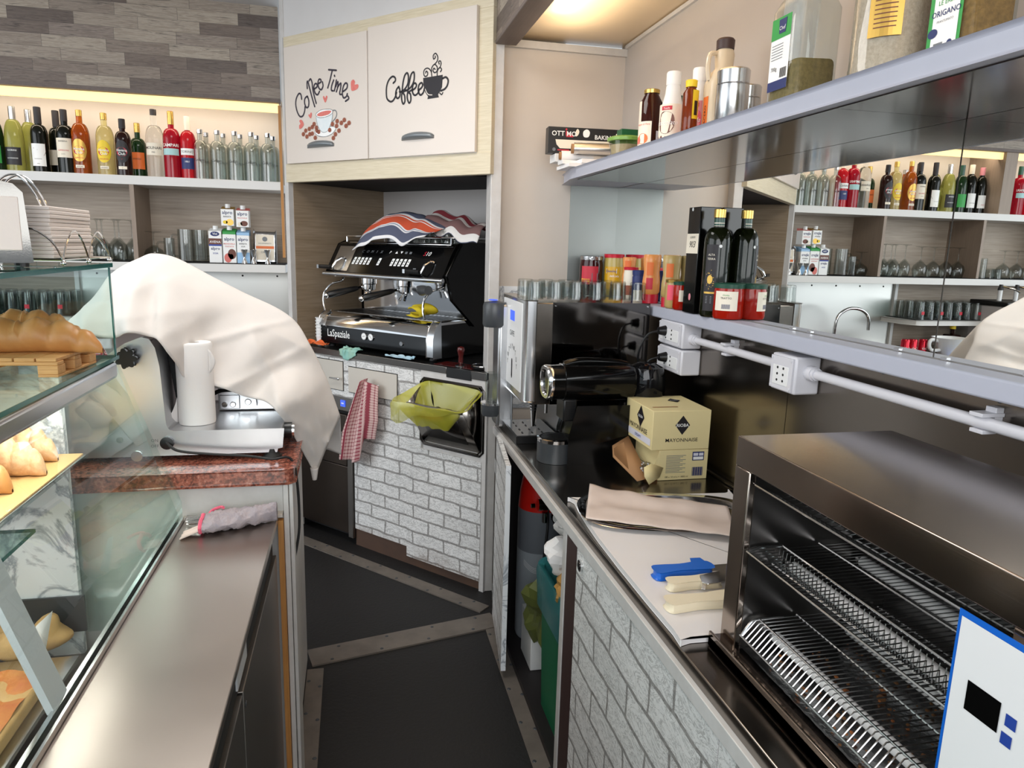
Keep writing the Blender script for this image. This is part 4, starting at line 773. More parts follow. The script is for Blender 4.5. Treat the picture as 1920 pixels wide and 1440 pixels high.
carton('oat drink carton with brown band, bottom left of the cartons', (-.755, CY, Z2 + .004), .068, .205, .068, 'ink_white', 'ink_white', [('AVENA', .110, .018, 'ink_white'), ('alpro', .072, .023, 'ink_navy'), ('SOIA', .048, .013, 'ink_blue'), ('Vivi', .155, .017, 'ink_white')], lambda b, f, f2: (b.rect(f, -.034, .034, .102, .135, 'ink_brown'), b.rect(f, -.034, .034, .093, .102, 'ink_blue'), b.disc(f, 0, .16, .024, .013, 'ink_navy')))
carton('almond drink carton with almonds, bottom middle of the cartons', (-.680, CY, Z2 + .004), .07, .205, .068, 'ink_green', 'ink_white', [('alpro', .125, .026, 'ink_navy'), ('MANDORLA', .103, .011, 'ink_heart'), ('TOSTATA', .088, .011, 'ink_heart')], nuts)
carton('blue topped barista drink carton, bottom right of the cartons', (-.606, CY, Z2 + .004), .068, .2, .068, 'ink_lightblue', 'ink_white', [('alpro', .125, .026, 'ink_navy'), ('BARISTA', .105, .011, 'ink_black'), ('SOIA', .09, .010, 'ink_black')], lambda b, f, f2: b.rect(f, -.034, .034, .0, .06, 'ink_lightblue'))
carton('yellow topped barista drink carton on top of the almond carton', (-.684, CY, Z2 + .2105), .068, .12, .068, 'ink_gold', 'ink_white', [('alpro', .065, .026, 'ink_navy'), ('BARISTA', .047, .011, 'ink_black')], lambda b, f, f2: (b.disc(f, .012, .02, .02, .018, 'ink_gold'), b.disc(f, -.012, .02, .013, .01, 'ink_yellow')))
carton('red topped almond drink carton on top of the barista carton', (-.604, CY, Z2 + .2055), .068, .12, .068, 'ink_heart', 'ink_white', [('alpro', .065, .026, 'ink_navy'), ('NOCCIOLA', .047, .010, 'ink_heart')], lambda b, f, f2: (b.disc(f, .008, .02, .02, .015, 'ink_brown'), b.disc(f, -.014, .016, .012, .012, 'ink_cream')))
t = thing('foil_coffee_bag', 'shiny silver coffee bag with orange stripe right of the cartons', 'coffee bag', (-.492, CY + .03, Z2 + .004))
b = MB('foil'); b.prism([(0, 0), (.06, 0), (.05, .17), (.03, .185), (.012, .17)], -.062, .062, 'x'); b.build('bag', t, bevel=.01)
b = MB('ink_cream'); f = plane((0, -.002, .0), (1, 0, 0), (0, .075, .99)); b.rect(f, -.05, .05, .02, .165, 'ink_cream'); f2 = plane((0, -.003, .0), (1, 0, 0), (0, .075, .99)); b.rect(f2, -.05, .05, .085, .10, 'ink_orange'); b.disc(f2, 0, .14, .014, m='ink_grey'); b.text(f2, 'DECAFFEINATO', 0, .112, .01, 'ink_grey'); b.text(f2, 'ORZO', .0, .06, .016, 'ink_grey'); b.build('label', t, smooth=0)
t0 = None
for x, l in ((-.597, 'steel jigger in front of the blue topped carton'), (-.548, 'steel jigger between the blue topped carton and the foil bag'), (-.472, 'steel jigger in front of the foil coffee bag')):
    b = MB('chrome'); b.lathe([(.017, 0), (.006, .032), (.006, .036), (.019, .078), (.0175, .078), (.004, .038), (.004, .03), (.0155, 0)], n=20); tag(b.build('jigger', loc=(x, 4.325, Z2 + .004)), l, 'jigger', 'steel jiggers')
# glassware in the shelf unit
def wineglass(label, loc, h, rb, inv=True, group='upturned wine glasses', nm='wine_glass'):
    k = ('wg', h, rb, inv)
    if k in GL: o = GL[k].copy(); COL.objects.link(o); o.location = loc; return tag(o, label, 'wine glass', group)
    pr = [(0, .0), (rb * .85, .001), (rb * .8, .004), (.008, .008), (.0035, .02), (.0035, h * .44), (.010, h * .47), (rb * .85, h * .62), (rb, h * .75), (rb * .8, h), (rb * .77, h), (rb * .96, h * .75), (rb * .8, h * .63), (0, h * .475)]
    if inv: pr = [(a, h - z) for a, z in pr]
    b = MB('crystal'); b.lathe(pr, n=22); o = b.build(nm, loc=loc); GL[k] = o; return tag(o, label, 'wine glass', group)
for i, (x, y) in enumerate(((-1.43, 4.40), (-1.345, 4.40), (-1.26, 4.40), (-1.40, 4.50), (-1.31, 4.50), (-1.22, 4.50))):
    wineglass('upturned wine glass left of the oak divider, ' + ['front left', 'front middle', 'front right', 'rear left', 'rear middle', 'rear right'][i], (x, y, Z2 + .004), .225, .042)
wineglass('low upturned wine glass right behind the oak divider', (-1.09, 4.42, Z2 + .004), .165, .052)
for i, x in enumerate((-1.58, -1.69, -1.80, -1.90)): wineglass('large upturned balloon glass seen only in the mirror, %s from the oak divider' % ['fourth', 'third', 'second', 'first'][i], (x, 4.42, Z2 + .004), .215, .05)
for i, x in enumerate((-2.30, -2.42, -2.54)): wineglass('upturned balloon glass in the last compartment of the mirror, %s' % ['left', 'middle', 'right'][i], (x, 4.42, Z2 + .004), .205, .048)
def mug(label, loc, h, r, rz, name='beer_mug'):
    t = thing(name, label, 'glass mug', loc, rz); b = MB('crystal'); b.lathe([(0, .0), (r, 0), (r, h), (r - .004, h), (r - .004, .012), (0, .012)], n=14); b.build('body', t)
    b = MB('crystal'); b.tube(smooth_pts([(r - .002, 0, h * .82), (r + .028, 0, h * .8), (r + .034, 0, h * .5), (r + .026, 0, h * .2), (r - .002, 0, h * .18)], 4), .006, 8); b.build('handle', t)
mug('facetted glass beer mug with handle to the left', (-.918, 4.40, Z2 + .004), .18, .043, 180); mug('smooth glass beer mug with handle to the right, beside the milk cartons', (-.862, 4.50, Z2 + .004), .18, .045, 0)
mug('small glass mug between the wine glass and the tall beer mugs', (-1.005, 4.40, Z2 + .004), .13, .03, 180)
i = 0
for x in (-1.55, -1.63, -1.71, -1.79, -1.87, -1.95, -2.03, -2.11, -2.19, -2.27):
    for y in (4.33, 4.43, 4.53):
        i += 1; o = tumbler('upturned tumbler on the small hanging shelf under the shelf unit', 'glass', (x, y, 1.215), .125, .036, .029, True, 'tumblers on the hanging shelf')
        if y == 4.33 and i % 2:
            c = MB('ink_red'); fr = cylf(.0345, -90, .035); c.rect(fr, -.012, .012, 0, .022, 0, 4); c.build('print', o)
for i, (x, h) in enumerate(((-2.06, .145), (-2.12, .145), (-2.19, .07), (-2.24, .07), (-2.205, .07))): tumbler('ribbed tumbler in the last shelf compartment, seen in the mirror', 'glass', (x, 4.42 - .05 * (i == 4), Z2 + .004), h, .03, .026, True, 'ribbed tumblers seen in the mirror')
# things on the back counter, seen in the mirror
t = thing('sink_faucet', 'chrome gooseneck tap over the back counter sink', 'tap', (-1.03, 4.35, .985))
b = MB('chrome'); b.tube(smooth_pts([(.14, 0, 0), (.14, 0, .16), (.12, 0, .25), (.04, 0, .30), (-.06, 0, .29), (-.12, 0, .24), (-.13, 0, .15)], 6), .011, 10); b.lathe([(0.03, 0), (.03, .02), (.014, .03)], (.14, 0, 0), 16); b.build('spout', t)
for i, x in enumerate((-1.26, -1.32, -1.40)):
    t = thing('soda_can', 'small red soda can on the back counter, ' + ['nearest the tap', 'middle one', 'beside the big white cup'][i], 'can', (x, 4.10, .985), 0, 'red soda cans'); b = MB('red_can'); b.lathe([(0, 0), (.022, 0), (.029, .006), (.029, .108), (.024, .118), (0, .118)], n=20); b.build('body', t)
    b = MB('ink_white'); b.text(cylf(.0295, -90), 'Cola', 0, .05, .025, 0, shear=.4); b.build('print', t)
t = thing('giant_cup', 'oversized white coffee cup on the back counter', 'cup', (-1.57, 4.05, .985)); b = MB('white_plastic'); b.lathe([(0, 0), (.055, 0), (.06, .01), (.115, .135), (.108, .135), (.055, .015), (0, .012)], n=30); b.build('body', t)
b = MB('white_plastic'); b.tube(smooth_pts([(.09, 0, .11), (.15, 0, .12), (.165, 0, .085), (.14, 0, .05), (.075, 0, .05)], 5), .012, 8); b.build('handle', t); b = MB('ink_black'); b.text(plane((-.02, -.0905, .04), (0, 0, 1), (-1, 0, 0)), 'illy', .03, 0, .04, 0); b.build('print', t)
b = MB('pink_check'); b.grid(lambda u, v: Vector((-2.02 + u * .36, 3.93 + v * .22, .99 + .11 * abs(noise.noise(Vector((u * 3.3, v * 3, 8)))) * (1 - abs(2 * u - 1) ** 3))), 26, 16); tag(b.build('crumpled_towel', solid=.004, smooth=80), 'crumpled white and red checked towel on the back counter', 'towel')
b = MB('blue_plastic'); b.box(-1.72, -1.45, 3.94, 4.0, .985, .992); tag(b.build('dish_sponge', bevel=.002), 'flat blue cloth before the oversized cup on the back counter', 'cloth')
t = thing('syrup_dispenser', 'grey pump dispenser with round cream stickers, seen at the right of the mirror', 'dispenser', (-2.05, 4.1, .985))
b = MB('appliance_grey', 'black_satin'); b.box(-.45, 0, 0, .3, 0, .34); b.box(-.46, .01, -.01, .31, .34, .375, 'black_satin'); b.build('body', t, bevel=.006)
for x in (-.08, -.22, -.36):
    b = MB('white_plastic', 'black_satin'); b.cyl((x, .15, .375), (x, .15, .45), .015, 12); b.cyl((x, .15, .45), (x, .15, .49), .02, 12, 'black_satin', .012); b.tube([(x, .15, .48), (x - .03, .06, .46), (x - .03, .02, .44)], .006, 8, 'chrome'); b.build('pump', t)
    b = MB('ink_brown', 'ink_yellow'); f = plane((x, -.0012, .18)); b.rect(f, -.045, .045, -.09, .14, 'ink_brown'); f = plane((x, -.0018, .18)); b.disc(f, 0, .03, .032, m='ink_yellow'); b.text(f, 'Creme', 0, .09, .03, 'ink_white'); b.build('label', t, smooth=0)
t = thing('liquor_decanter', 'square dark glass decanter with yellow cap on the back counter', 'bottle', (-1.87, 4.35, .985)); b = MB('dark_rum'); b.box(-.045, .045, -.04, .04, 0, .12); b.cyl((0, 0, .12), (0, 0, .16), .018); b.build('body', t, bevel=.008); b = MB('ink_yellow'); b.cyl((0, 0, .16), (0, 0, .185), .02); b.build('cap', t)

# ------------------------------------------------------------------ left counter, refrigerated display
t = thing('display_counter', 'long steel topped refrigerated display counter at the left of the aisle', 'display counter', (0, 0, 0))
b = MB('brushed_steel', 'black_satin'); b.box(-.452, -.212, -.3, 1.955, .882, .9); b.build('worktop', t, bevel=.002)
b = MB('satin_chrome', 'dark_steel'); b.box(-.457, -.452, -.3, 1.95, .895, .912); b.box(-.466, -.457, -.3, 1.95, .89, .898, 'dark_steel'); b.box(-.474, -.466, -.3, 1.95, .895, .912); b.build('glass_rail', t)
b = MB('black_rubber', 'grey_plastic'); b.box(-.26, -.226, -.3, 1.92, .80, .882); b.box(-.2259, -.222, 1.28, 1.40, .815, .875, 'grey_plastic'); b.build('door_gasket', t)
for y0, y1 in ((1.30, 1.92), (.60, 1.29), (-.3, .59)):
    b = MB('grey_steel_door', 'dark_grey_plastic'); b.box(-.25, -.216, y0, y1, .12, .80); b.cyl((-.217, y0 + .02, .76), (-.214, y0 + .02, .76), .007, 8, 'dark_grey_plastic'); b.build('door', t, bevel=.002)
b = MB('grey_steel_door', 'sheet_steel'); b.box(-1.12, -.26, -.3, 1.94, 0, .55); b.box(-1.12, -.98, -.3, 1.94, .55, .9); b.box(-.60, -.47, -.3, 1.94, .55, .60, 'sheet_steel'); b.box(-.475, -.26, -.3, 1.94, .55, .882, 'sheet_steel'); b.build('body', t)
b = MB('marble_laminate'); b.box(-1.12, -.715, 1.93, 1.95, .55, 1.33); b.build('end_panel', t)
b = MB('pane_glass'); b.add([(-.59, .3, 1.335), (-.59, 1.95, 1.335), (-.462, 1.95, .905), (-.462, .3, .905)], [(0, 1, 2, 3)]); b.build('service_glass', t, smooth=0)
b = MB('side_pane_glass'); b.add([(x, 1.953, z) for x, z in ((-.456, .895), (-.456, .955), (-.586, 1.34), (-1.05, 1.34), (-1.05, .60), (-.6, .60), (-.47, .895))], [tuple(range(7))]); b.build('side_glass', t, smooth=0)
b = MB('chrome'); b.lathe([(0, 0), (.014, 0), (.014, .006), (0, .006)], (0, 0, 0), 14); o = b.build('glass_bolt', t, loc=(-.555, 1.95, 1.087), rot=(PI / 2, 0, 0))
b = MB('satin_chrome'); b.box(-.605, -.578, -.3, 1.93, 1.298, 1.342); b.build('top_rail', t, bevel=.01)
b = MB('conduit_grey'); q0, q1 = Vector((-.468, 1.13, .905)), Vector((-.600, 1.13, 1.33)); b.add([q0, q1, q1 + Vector((0, .055, 0)), q0 + Vector((0, .055, 0)), q0 + Vector((-.012, 0, 0)), q1 + Vector((-.012, 0, 0)), q1 + Vector((-.012, .055, 0)), q0 + Vector((-.012, .055, 0))], [(0, 1, 2, 3), (7, 6, 5, 4), (0, 4, 5, 1), (3, 2, 6, 7), (1, 5, 6, 2), (0, 3, 7, 4)]); b.build('glass_post', t)
def glassboard(name, x0, x1, y0, y1, z0, z1, parent, edge=True):
    b = MB('shelf_glass'); b.box(x0, x1, y0, y1, z0, z1); o = b.build(name, parent, smooth=0)
    b = MB('glass_edge'); b.box(x1 - .0005, x1 + .0012, y0, y1, z0, z1); b.box(x0, x1, y1 - .0005, y1 + .0012, z0, z1); b.build('polished_edge', o, smooth=0)
glassboard('mid_shelf', -1.10, -.582, -.3, 1.955, 1.343, 1.352, t)
glassboard('top_shelf', -1.10, -.582, -.3, 1.96, 1.572, 1.582, t)
b = MB('pane_glass'); b.box(-.99, -.588, 1.948, 1.955, 1.353, 1.571); b.build('upper_side_glass', t, smooth=0)
b = MB('glass_edge'); b.box(-.5885, -.586, 1.947, 1.956, 1.353, 1.571); b.build('upper_glass_edge', t, smooth=0)
glassboard('inner_shelf', -1.08, -.735, .3, 1.77, .962, .970, t)
b = MB('clear_glass'); b.box(-1.08, -.66, .3, 1.92, 1.098, 1.104); b.build('inner_shelf', t, smooth=0)
# wooden pallet with croissants
t = thing('wooden_pallet', 'small wooden pallet board carrying the croissants on the glass shelf', 'pallet', (-.985, 1.665, 1.353), -4)
b = MB('pallet_wood'); pw, pl = .38, .19
for i in range(9): b.box(i * pw / 9 + .001, (i + 1) * pw / 9 - .002, 0, pl, .033, .041)
for y in (0, pl / 2 - .015, pl - .03): b.box(0, pw, y, y + .03, .025, .033)
b.build('slats', t, bevel=.0015)
for x in (0, pw / 2 - .02, pw - .04):
    b = MB('pallet_wood'); b.box(x, x + .04, 0, pl, 0, .006)
    for y in (0, pl / 2 - .017, pl - .035): b.box(x, x + .04, y, y + .035, .006, .025)
    b.build('runner', t, bevel=.0015)
def croissant(label, loc, rz, L=.2, r=.045, m='croissant', nut=False, group='croissants', curve=.05):
    t = thing('croissant', label, 'croissant', loc, rz, group); b = MB(m); nu, nv = 22, 54
    def fn(u, v):
        x = (v - .5) * L; k = abs(2 * v - 1); rad = r * (1 - k ** 2.2) ** .62 + .006
        a = u * 2 * PI; seg = (v * 6.0 + .16 * math.cos(a * 1 + 1) * (1 if v > .5 else -1)) % 1; rad *= .80 + .24 * (1 - abs(2 * seg - 1)) ** .45; rad *= 1 + .12 * noise.noise(Vector((v * 7, u * 3, L * 50)))
        y = -curve * k * k + rad * math.cos(a) * .95; z = max(0, rad * .8 + rad * math.sin(a) * .95 + .004 * noise.noise(Vector((x * 60, y * 60, 1)))) - .0
        return (x, y, z)
    b.grid(fn, nu, nv); b.build('pastry', t, smooth=60)
    if nut:
        b = MB('croissant_nut')
        rnd = random.Random(3)
        for i in range(150):
            v = .2 + .6 * rnd.random(); k = abs(2 * v - 1); rad = r * (1 - k ** 2.2) ** .62; a = .5 + 2.2 * rnd.random(); seg = (v * 7.0) % 1; rad *= .86 + .2 * (1 - abs(2 * seg - 1)) ** .5
            b.ell(((v - .5) * L, -curve * k * k + rad * math.cos(a) * .95, rad * .8 + rad * math.sin(a) * .96), .004, .003, .0025, 0, 6, 4)
        b.build('nut_topping', t)
    return t
croissant('plain golden croissant in front on the pallet, its tip past the glass edge', (-.715, 1.745, 1.394), 6, .34, .0365)
croissant('nut covered croissant behind the plain one on the pallet', (-.73, 1.82, 1.396), 8, .26, .041, nut=True)
# sugar croissants on the tray inside
t = thing('pastry_tray', 'tan tray under the sugared croissants inside the display', 'tray', (-.66, 1.9, 1.105), 0)
b = MB('tray_tan', 'satin_chrome'); b.box(-.40, -.004, -1.1, 0, .004, .008); b.box(-.40, 0, -1.1, .004, 0, .004, 'satin_chrome'); b.build('tray', t, bevel=.001)
croissant('sugared croissant deepest on the tan tray in the display', (-.79, 1.86, 1.114), 5, .18, .042, 'sugar_pastry', group='sugared croissants', curve=.03)
croissant('sugared croissant in the middle of the tan tray in the display', (-.785, 1.745, 1.114), 8, .20, .045, 'sugar_pastry', group='sugared croissants', curve=.03)
croissant('orange glazed croissant nearest on the tan tray in the display', (-.80, 1.63, 1.114), 6, .19, .044, 'croissant', group='sugared croissants', curve=.03)
b = MB('bread', 'clear_plastic'); b.ell((0, 0, .03), .07, .09, .032, 'bread'); o = b.build('sandwich', loc=(-.87, 1.62, .972)); tag(o, 'bread roll wrapped in clear film on the lower glass shelf of the display', 'sandwich')
b = MB('clear_plastic'); b.grid(lambda u, v: Vector(((.085 + .014 * noise.noise(Vector((u * 8, v * 8, 1)))) * math.cos(u * 2 * PI) * math.sin(.05 + v * 1.5), (.105 + .02 * noise.noise(Vector((u * 8, v * 8, 5)))) * math.sin(u * 2 * PI) * math.sin(.05 + v * 1.5), .003 + .075 * math.cos(v * 1.5))), 40, 14); b.build('film', o)
# pizza and bag at the bottom of the case
t = thing('pizza_tray', 'tray of square pizza slices at the bottom of the display', 'pizza', (-.70, 1.3, .61), 0)
b = MB('satin_chrome'); b.box(-.34, .02, -.9, .50, 0, .01); b.build('tray', t)
b = MB('bread'); b.box(-.33, 0, -.88, .40, .01, .045); b.build('crust', t, bevel=.01)
b = MB('pizza_top', 'pizza_dark'); b.grid(lambda u, v: Vector((-.32 + u * .31, -.02 + v * .41, .047 + .012 * noise.noise(Vector((u * 6, v * 7, 0))))), 24, 30, 'pizza_top'); b.grid(lambda u, v: Vector((-.32 + u * .31, -.87 + v * .85, .047 + .016 * noise.noise(Vector((u * 6, v * 14, 3))))), 24, 50, 'pizza_dark'); b.build('topping', t)
b = MB('bread')
for q, (x, y, s_) in enumerate(((0, 0, .055), (.065, .02, .045), (-.08, .01, .055), (-.15, .0, .05), (-.03, .045, .05))): b.ell((x, y, .04 + .012 * (q % 2)), s_, s_ * .8, .04, 0, 20, 14)
b.v = [p * (1 + .25 * noise.noise(p * 18)) for p in b.v]; tag(b.build('bread_rolls', loc=(-.83, 1.84, .60)), 'pale rolls in a bag behind the pizza in the display', 'bread')
b = MB('dark_grey_plastic'); b.box(-.14, .14, 0, .006, 0, .10); tag(b.build('bread_basket', loc=(-.84, 1.92, .62)), 'dark grey folded bag against the marble end of the display', 'bag')
b = MB('paper', 'ink_black'); b.add([(0, 0, 0), (.03, .02, 0), (.055, .03, .12), (.03, .0, .10)], [(0, 1, 2, 3)]); tag(b.build('price_tag', loc=(-.755, 1.70, .66), solid=.001), 'white paper price tag stuck upright in the pizza', 'tag')
# napkins and tray on the top glass
t = thing('napkin_dispenser', 'chrome upright napkin dispenser with pale napkins on the top glass', 'napkin dispenser', (-.694, 1.62, 1.583), 30)
b = MB('panel_steel', 'dark_steel'); b.prism([(-.045, .012), (.055, .012), (.048, .142), (.035, .156), (.0, .163), (-.03, .156), (-.048, .14)], -.045, .045, 'y'); b.build('case', t, bevel=.004)
t2 = MB('napkin'); t2.box(-.034, .043, -.048, -.044, .032, .135); t2.build('napkins', t, bevel=.002); 
for x, y in ((-.03, -.035), (.045, -.035), (-.03, .035), (.045, .035)): b = MB('black_rubber'); b.cyl((x, y, 0), (x, y, .013), .008, 8); b.build('foot', t)
t = thing('napkin_rack', 'chrome wire napkin rack with looped handle on the top glass', 'rack', (-.72, 1.83, 1.583), 0)
b = MB('chrome'); zz = .012
b.tube([(-.12, -.14, zz), (.125, -.14, zz), (.125, .16, zz), (-.12, .16, zz)], .0022, 6, 0, True)
for x0, x1 in ((-.12, .0), (.0, .125)):
    for y in (-.14, .16): b.tube(smooth_pts([(x0, y, zz), (x0 + .02, y, zz + .04), ((x0 + x1) / 2, y, zz + .065), (x1 - .02, y, zz + .04), (x1, y, zz)], 5), .002, 6)
for y0, y1 in ((-.14, .01), (.01, .16)): b.tube(smooth_pts([(.125, y0, zz), (.125, y0 + .03, zz + .04), (.125, (y0 + y1) / 2, zz + .062), (.125, y1 - .03, zz + .04), (.125, y1, zz)], 5), .002, 6)
for x, y in ((-.12, -.14), (.125, -.14), (.125, .01), (.125, .16), (-.12, .16)): b.ell((x, y, .006), .006, .006, .006, 0, 10, 6)
for y in (-.09, -.06): b.tube(smooth_pts([(-.03, y, zz), (-.025, y, .12), (.0, y, .172), (.03, y, .186), (.055, y, .165), (.075, y, .12), (.08, y, .05)], 5), .0024, 8)
b.build('wire_frame', t)
t = thing('napkin_stack', 'tall stack of folded white paper napkins in the wire rack', 'napkins', (-.70, 1.82, 1.598), 0, None)
b = MB('napkin'); rnd = random.Random(5)
for i in range(13):
    j, k = rnd.uniform(-.002, .002), rnd.uniform(-.0015, .0015); z = .0083 * i; b.box(-.075 + j, .085 + j, -.125 + k, .115 + k, z, z + .0080)
b.build('stack', t, bevel=.0018)

# ------------------------------------------------------------------ granite counter end, slicer, cloth
t = thing('granite_counter', 'red granite topped counter end behind the display with white body', 'counter', (0, 0, 0))
b = MB('red_granite'); b.prism([(-.80, 1.965), (-.185, 1.965), (-.168, 1.98), (-.168, 2.75), (-1.10, 2.75), (-1.10, 2.03), (-.84, 2.0)], .987, 1.03, 'z'); b.build('worktop', t, bevel=.006)
b = MB('white_worn'); b.box(-1.05, -.20, 1.985, 2.70, 0, .987); b.build('body', t)
b = MB('white_worn', 'white_plastic'); b.box(-.198, -.184, 1.97, 1.99, 0, .985); b.box(-.182, -.172, 1.972, 2.08, 0, .985, 'white_worn'); b.build('corner_post', t, bevel=.002)
b = MB('raw_wood'); b.box(-.213, -.199, 1.955, 1.975, 0, .885); b.build('wood_strip', t)
b = MB('cream_paint'); b.box(-.46, -.2, 1.955, 1.985, .895, .903); b.build('wood_ledge', t)
sx = -.20
t = thing('meat_slicer', 'brushed aluminium meat slicer half covered by the white cloth', 'meat slicer', (-.50, 2.08, 1.03), 0)
def lx(p): return [(x + .50, z - 1.03) for x, z in p]
body = lx([(-.86, 1.052), (-.225, 1.052), (-.222, 1.062), (-.21, 1.064), (-.205, 1.112), (-.495, 1.112), (-.51, 1.118), (-.518, 1.135), (-.525, 1.30), (-.533, 1.35), (-.545, 1.372), (-.56, 1.376), (-.60, 1.36), (-.80, 1.22), (-.86, 1.14)])
b = MB('slicer_aluminium'); b.prism(body, 0, .40, 'y'); b.build('body', t, bevel=.006)
b = MB('black_gloss'); b.prism(lx([(-.53, 1.36), (-.505, 1.33), (-.455, 1.25), (-.44, 1.13), (-.50, 1.13), (-.52, 1.3)]), .12, .16, 'y'); b.build('blade_guard', t, bevel=.004)
b = MB('slicer_aluminium', 'chrome', 'black_gloss'); b.box(.08, .285, .26, .30, .085, .155); b.box(.085, .145, .252, .262, .09, .135); b.prism([(.15, .10), (.15, .135), (.135, .155), (.06, .165), (.06, .178), (.19, .165), (.195, .10)], .24, .26, 'y')
for x in (.10, .125): b.cyl((x, .252, .105), (x, .246, .105), .009, 12, 'chrome')
b.cyl((.172, .24, .115), (.172, .234, .115), .01, 12, 'chrome'); b.tube(smooth_pts([(.06, .25, .135), (.09, .25, .15), (.135, .25, .152)], 4), .007, 8, 'black_gloss'); b.build('carriage', t, bevel=.002)
b = MB('black_satin'); v = []
for i in range(56): a = 2 * PI * i / 56; rr = .022 + .0045 * math.cos(7 * a); v.append((-.093 + rr * math.cos(a), .298 + rr * math.sin(a)))
b.prism(v, -.035, -.012, 'y'); b.cyl((-.093, -.012, .298), (-.093, .003, .298), .008, 10); b.build('knob', t, bevel=.002)
b = MB('black_satin', 'chrome'); b.cyl((.292, .09, .058), (.315, .09, .058), .024, 20, 0); b.cyl((.315, .09, .058), (.322, .09, .058), .020, 20, 'chrome'); b.build('thickness_dial', t)
for x, y in ((.265, -.02), (.265, .36), (-.30, .36), (-.30, .03)): bb = MB('black_rubber'); bb.lathe([(0, .0), (.026, 0), (.026, .006), (.014, .016), (.012, .026), (0, .026)], (x, y + .03, 0), 16); bb.build('foot', t)
b = MB('black_satin', 'ink_black'); b.lathe([(0, 0), (.018, 0), (.018, .01), (.008, .012), (0, .012)], (0, 0, 0), 18); b.build('cable_gland', t, loc=(-.012, 0, .055), rot=(PI / 2, 0, 0))
f = plane((0, -.001, 0)); b = MB('ink_grey'); b.text(f, 'ON', -.045, .058, .012, 0); b.text(f, 'OFF', -.045, .042, .012, 0); b.build('print', t, smooth=0)
b = MB('black_rubber'); b.tube(smooth_pts([(-.012, -.01, .055), (.02, -.03, .035), (.10, -.035, .024), (.20, -.04, .016), (.27, -.06, .010), (.318, -.04, .004), (.335, -.045, -.06), (.338, -.05, -.2), (.322, -.06, -.30), (.318, -.055, -.36)], 7), .0038, 8); tag(b.build('power_cable', loc=(-.50, 2.08, 1.034)), 'black cable running from the slicer over the granite edge', 'cable')
t = thing('paper_towel_roll', 'white roll of kitchen paper standing on the meat slicer', 'paper roll', (-.455, 2.20, 1.113), 0)
b = MB('paper', 'carton_brown'); b.lathe([(.016, .0), (.050, .0), (.051, .006), (.0505, .12), (.0515, .232), (.048, .238), (.016, .238), (.016, .0)], n=30); b.build('roll', t)
b = MB('paper'); b.grid(lambda u, v: Vector((-.05 - .032 * u * (1 - v) ** 1.5, -.012 - .035 * u * (1 - v), .002 + .075 * v)), 6, 8); b.grid(lambda u, v: Vector((.045 + .016 * u * math.sin(v * PI), -.028 + .01 * u, .15 + .07 * v)), 4, 8); b.build('loose_sheet', t, solid=.0008)
# the big white cloth
def P3(l): return [Vector(p) for p in l]
ridge = P3([(-.84, 2.47, 1.385), (-.835, 2.49, 1.40), (-.805, 2.5, 1.45), (-.736, 2.5, 1.538), (-.656, 2.5, 1.583), (-.613, 2.5, 1.595), (-.545, 2.5, 1.58), (-.444, 2.5, 1.525), (-.347, 2.5, 1.475), (-.248, 2.5, 1.427), (-.189, 2.5, 1.38), (-.148, 2.48, 1.312), (-.097, 2.47, 1.201), (-.05, 2.45, 1.06)])
hemf = P3([(-.80, 2.25, 1.36), (-.76, 2.14, 1.385), (-.70, 2.085, 1.392), (-.655, 2.075, 1.378), (-.60, 2.075, 1.382), (-.555, 2.075, 1.385), (-.515, 2.08, 1.37), (-.483, 2.1, 1.31), (-.47, 2.16, 1.25), (-.40, 2.23, 1.212), (-.335, 2.24, 1.183), (-.262, 2.24, 1.158), (-.205, 2.2, 1.10), (-.13, 2.30, .90)])
hemb = [Vector((p.x, 2.80 if i < 11 else 2.56, 1.15 - i * .02)) for i, p in enumerate(ridge)]
rs, hs, bs_ = (smooth_pts(q, 9) for q in (ridge, hemf, hemb)); NC = len(rs) - 1
def clothf(u, v):
    i = int(round(u * NC)); r_, h_, k_ = rs[i], hs[i], bs_[i]
    if v > .55: w_ = (v - .55) / .45; p = r_.lerp(k_, w_); p.z += .03 * math.sin(w_ * PI)
    else:
        w_ = 1 - v / .55; p = r_.lerp(h_, w_); p.z += .012 * math.sin(w_ * PI) * (1 - abs(u - .4)); p.y -= .015 * math.sin(w_ * PI)
        fold = math.sin(u * 34 + 2.5 * w_ + 3 * noise.noise(Vector((u * 3, w_, 2)))); amp = .013 * min(1, w_ * 1.6) * (.4 + 1.1 * max(0, noise.noise(Vector((u * 4, 1, 9))) + .3) + (1.5 * max(0, u - .72) / .28))
        p += Vector((0, -1, .3)) * fold * amp * 1.5
    rg = (1 - abs(noise.noise(Vector((p.x * 5 + p.z * 6, p.z * 2.2 - p.x * 1.5, 4)))) * 2.2); rg2 = (1 - abs(noise.noise(Vector((p.x * 3 - p.z * 9, p.z * 5, 1)))) * 2.5)
    return p + Vector((0, -1, .35)) * (.019 * max(0, rg) ** 2 + .012 * max(0, rg2) ** 2 + .008 * noise.noise(Vector((p.x * 14, p.z * 14, v * 3)))) * min(1, (.62 - v) * 4 if v < .55 else .3)
b = MB('white_cloth'); b.grid(clothf, NC, 70)
b.grid(lambda u, v: Vector((-.132 + .012 * math.cos(u * 2 * PI) * (1 - .5 * v), 2.32 + .012 * math.sin(u * 2 * PI), .92 - .04 * v)), 12, 6)
tag(b.build('white_cloth', solid=.003, smooth=180), 'large white cotton cloth draped over the meat slicer', 'cloth')
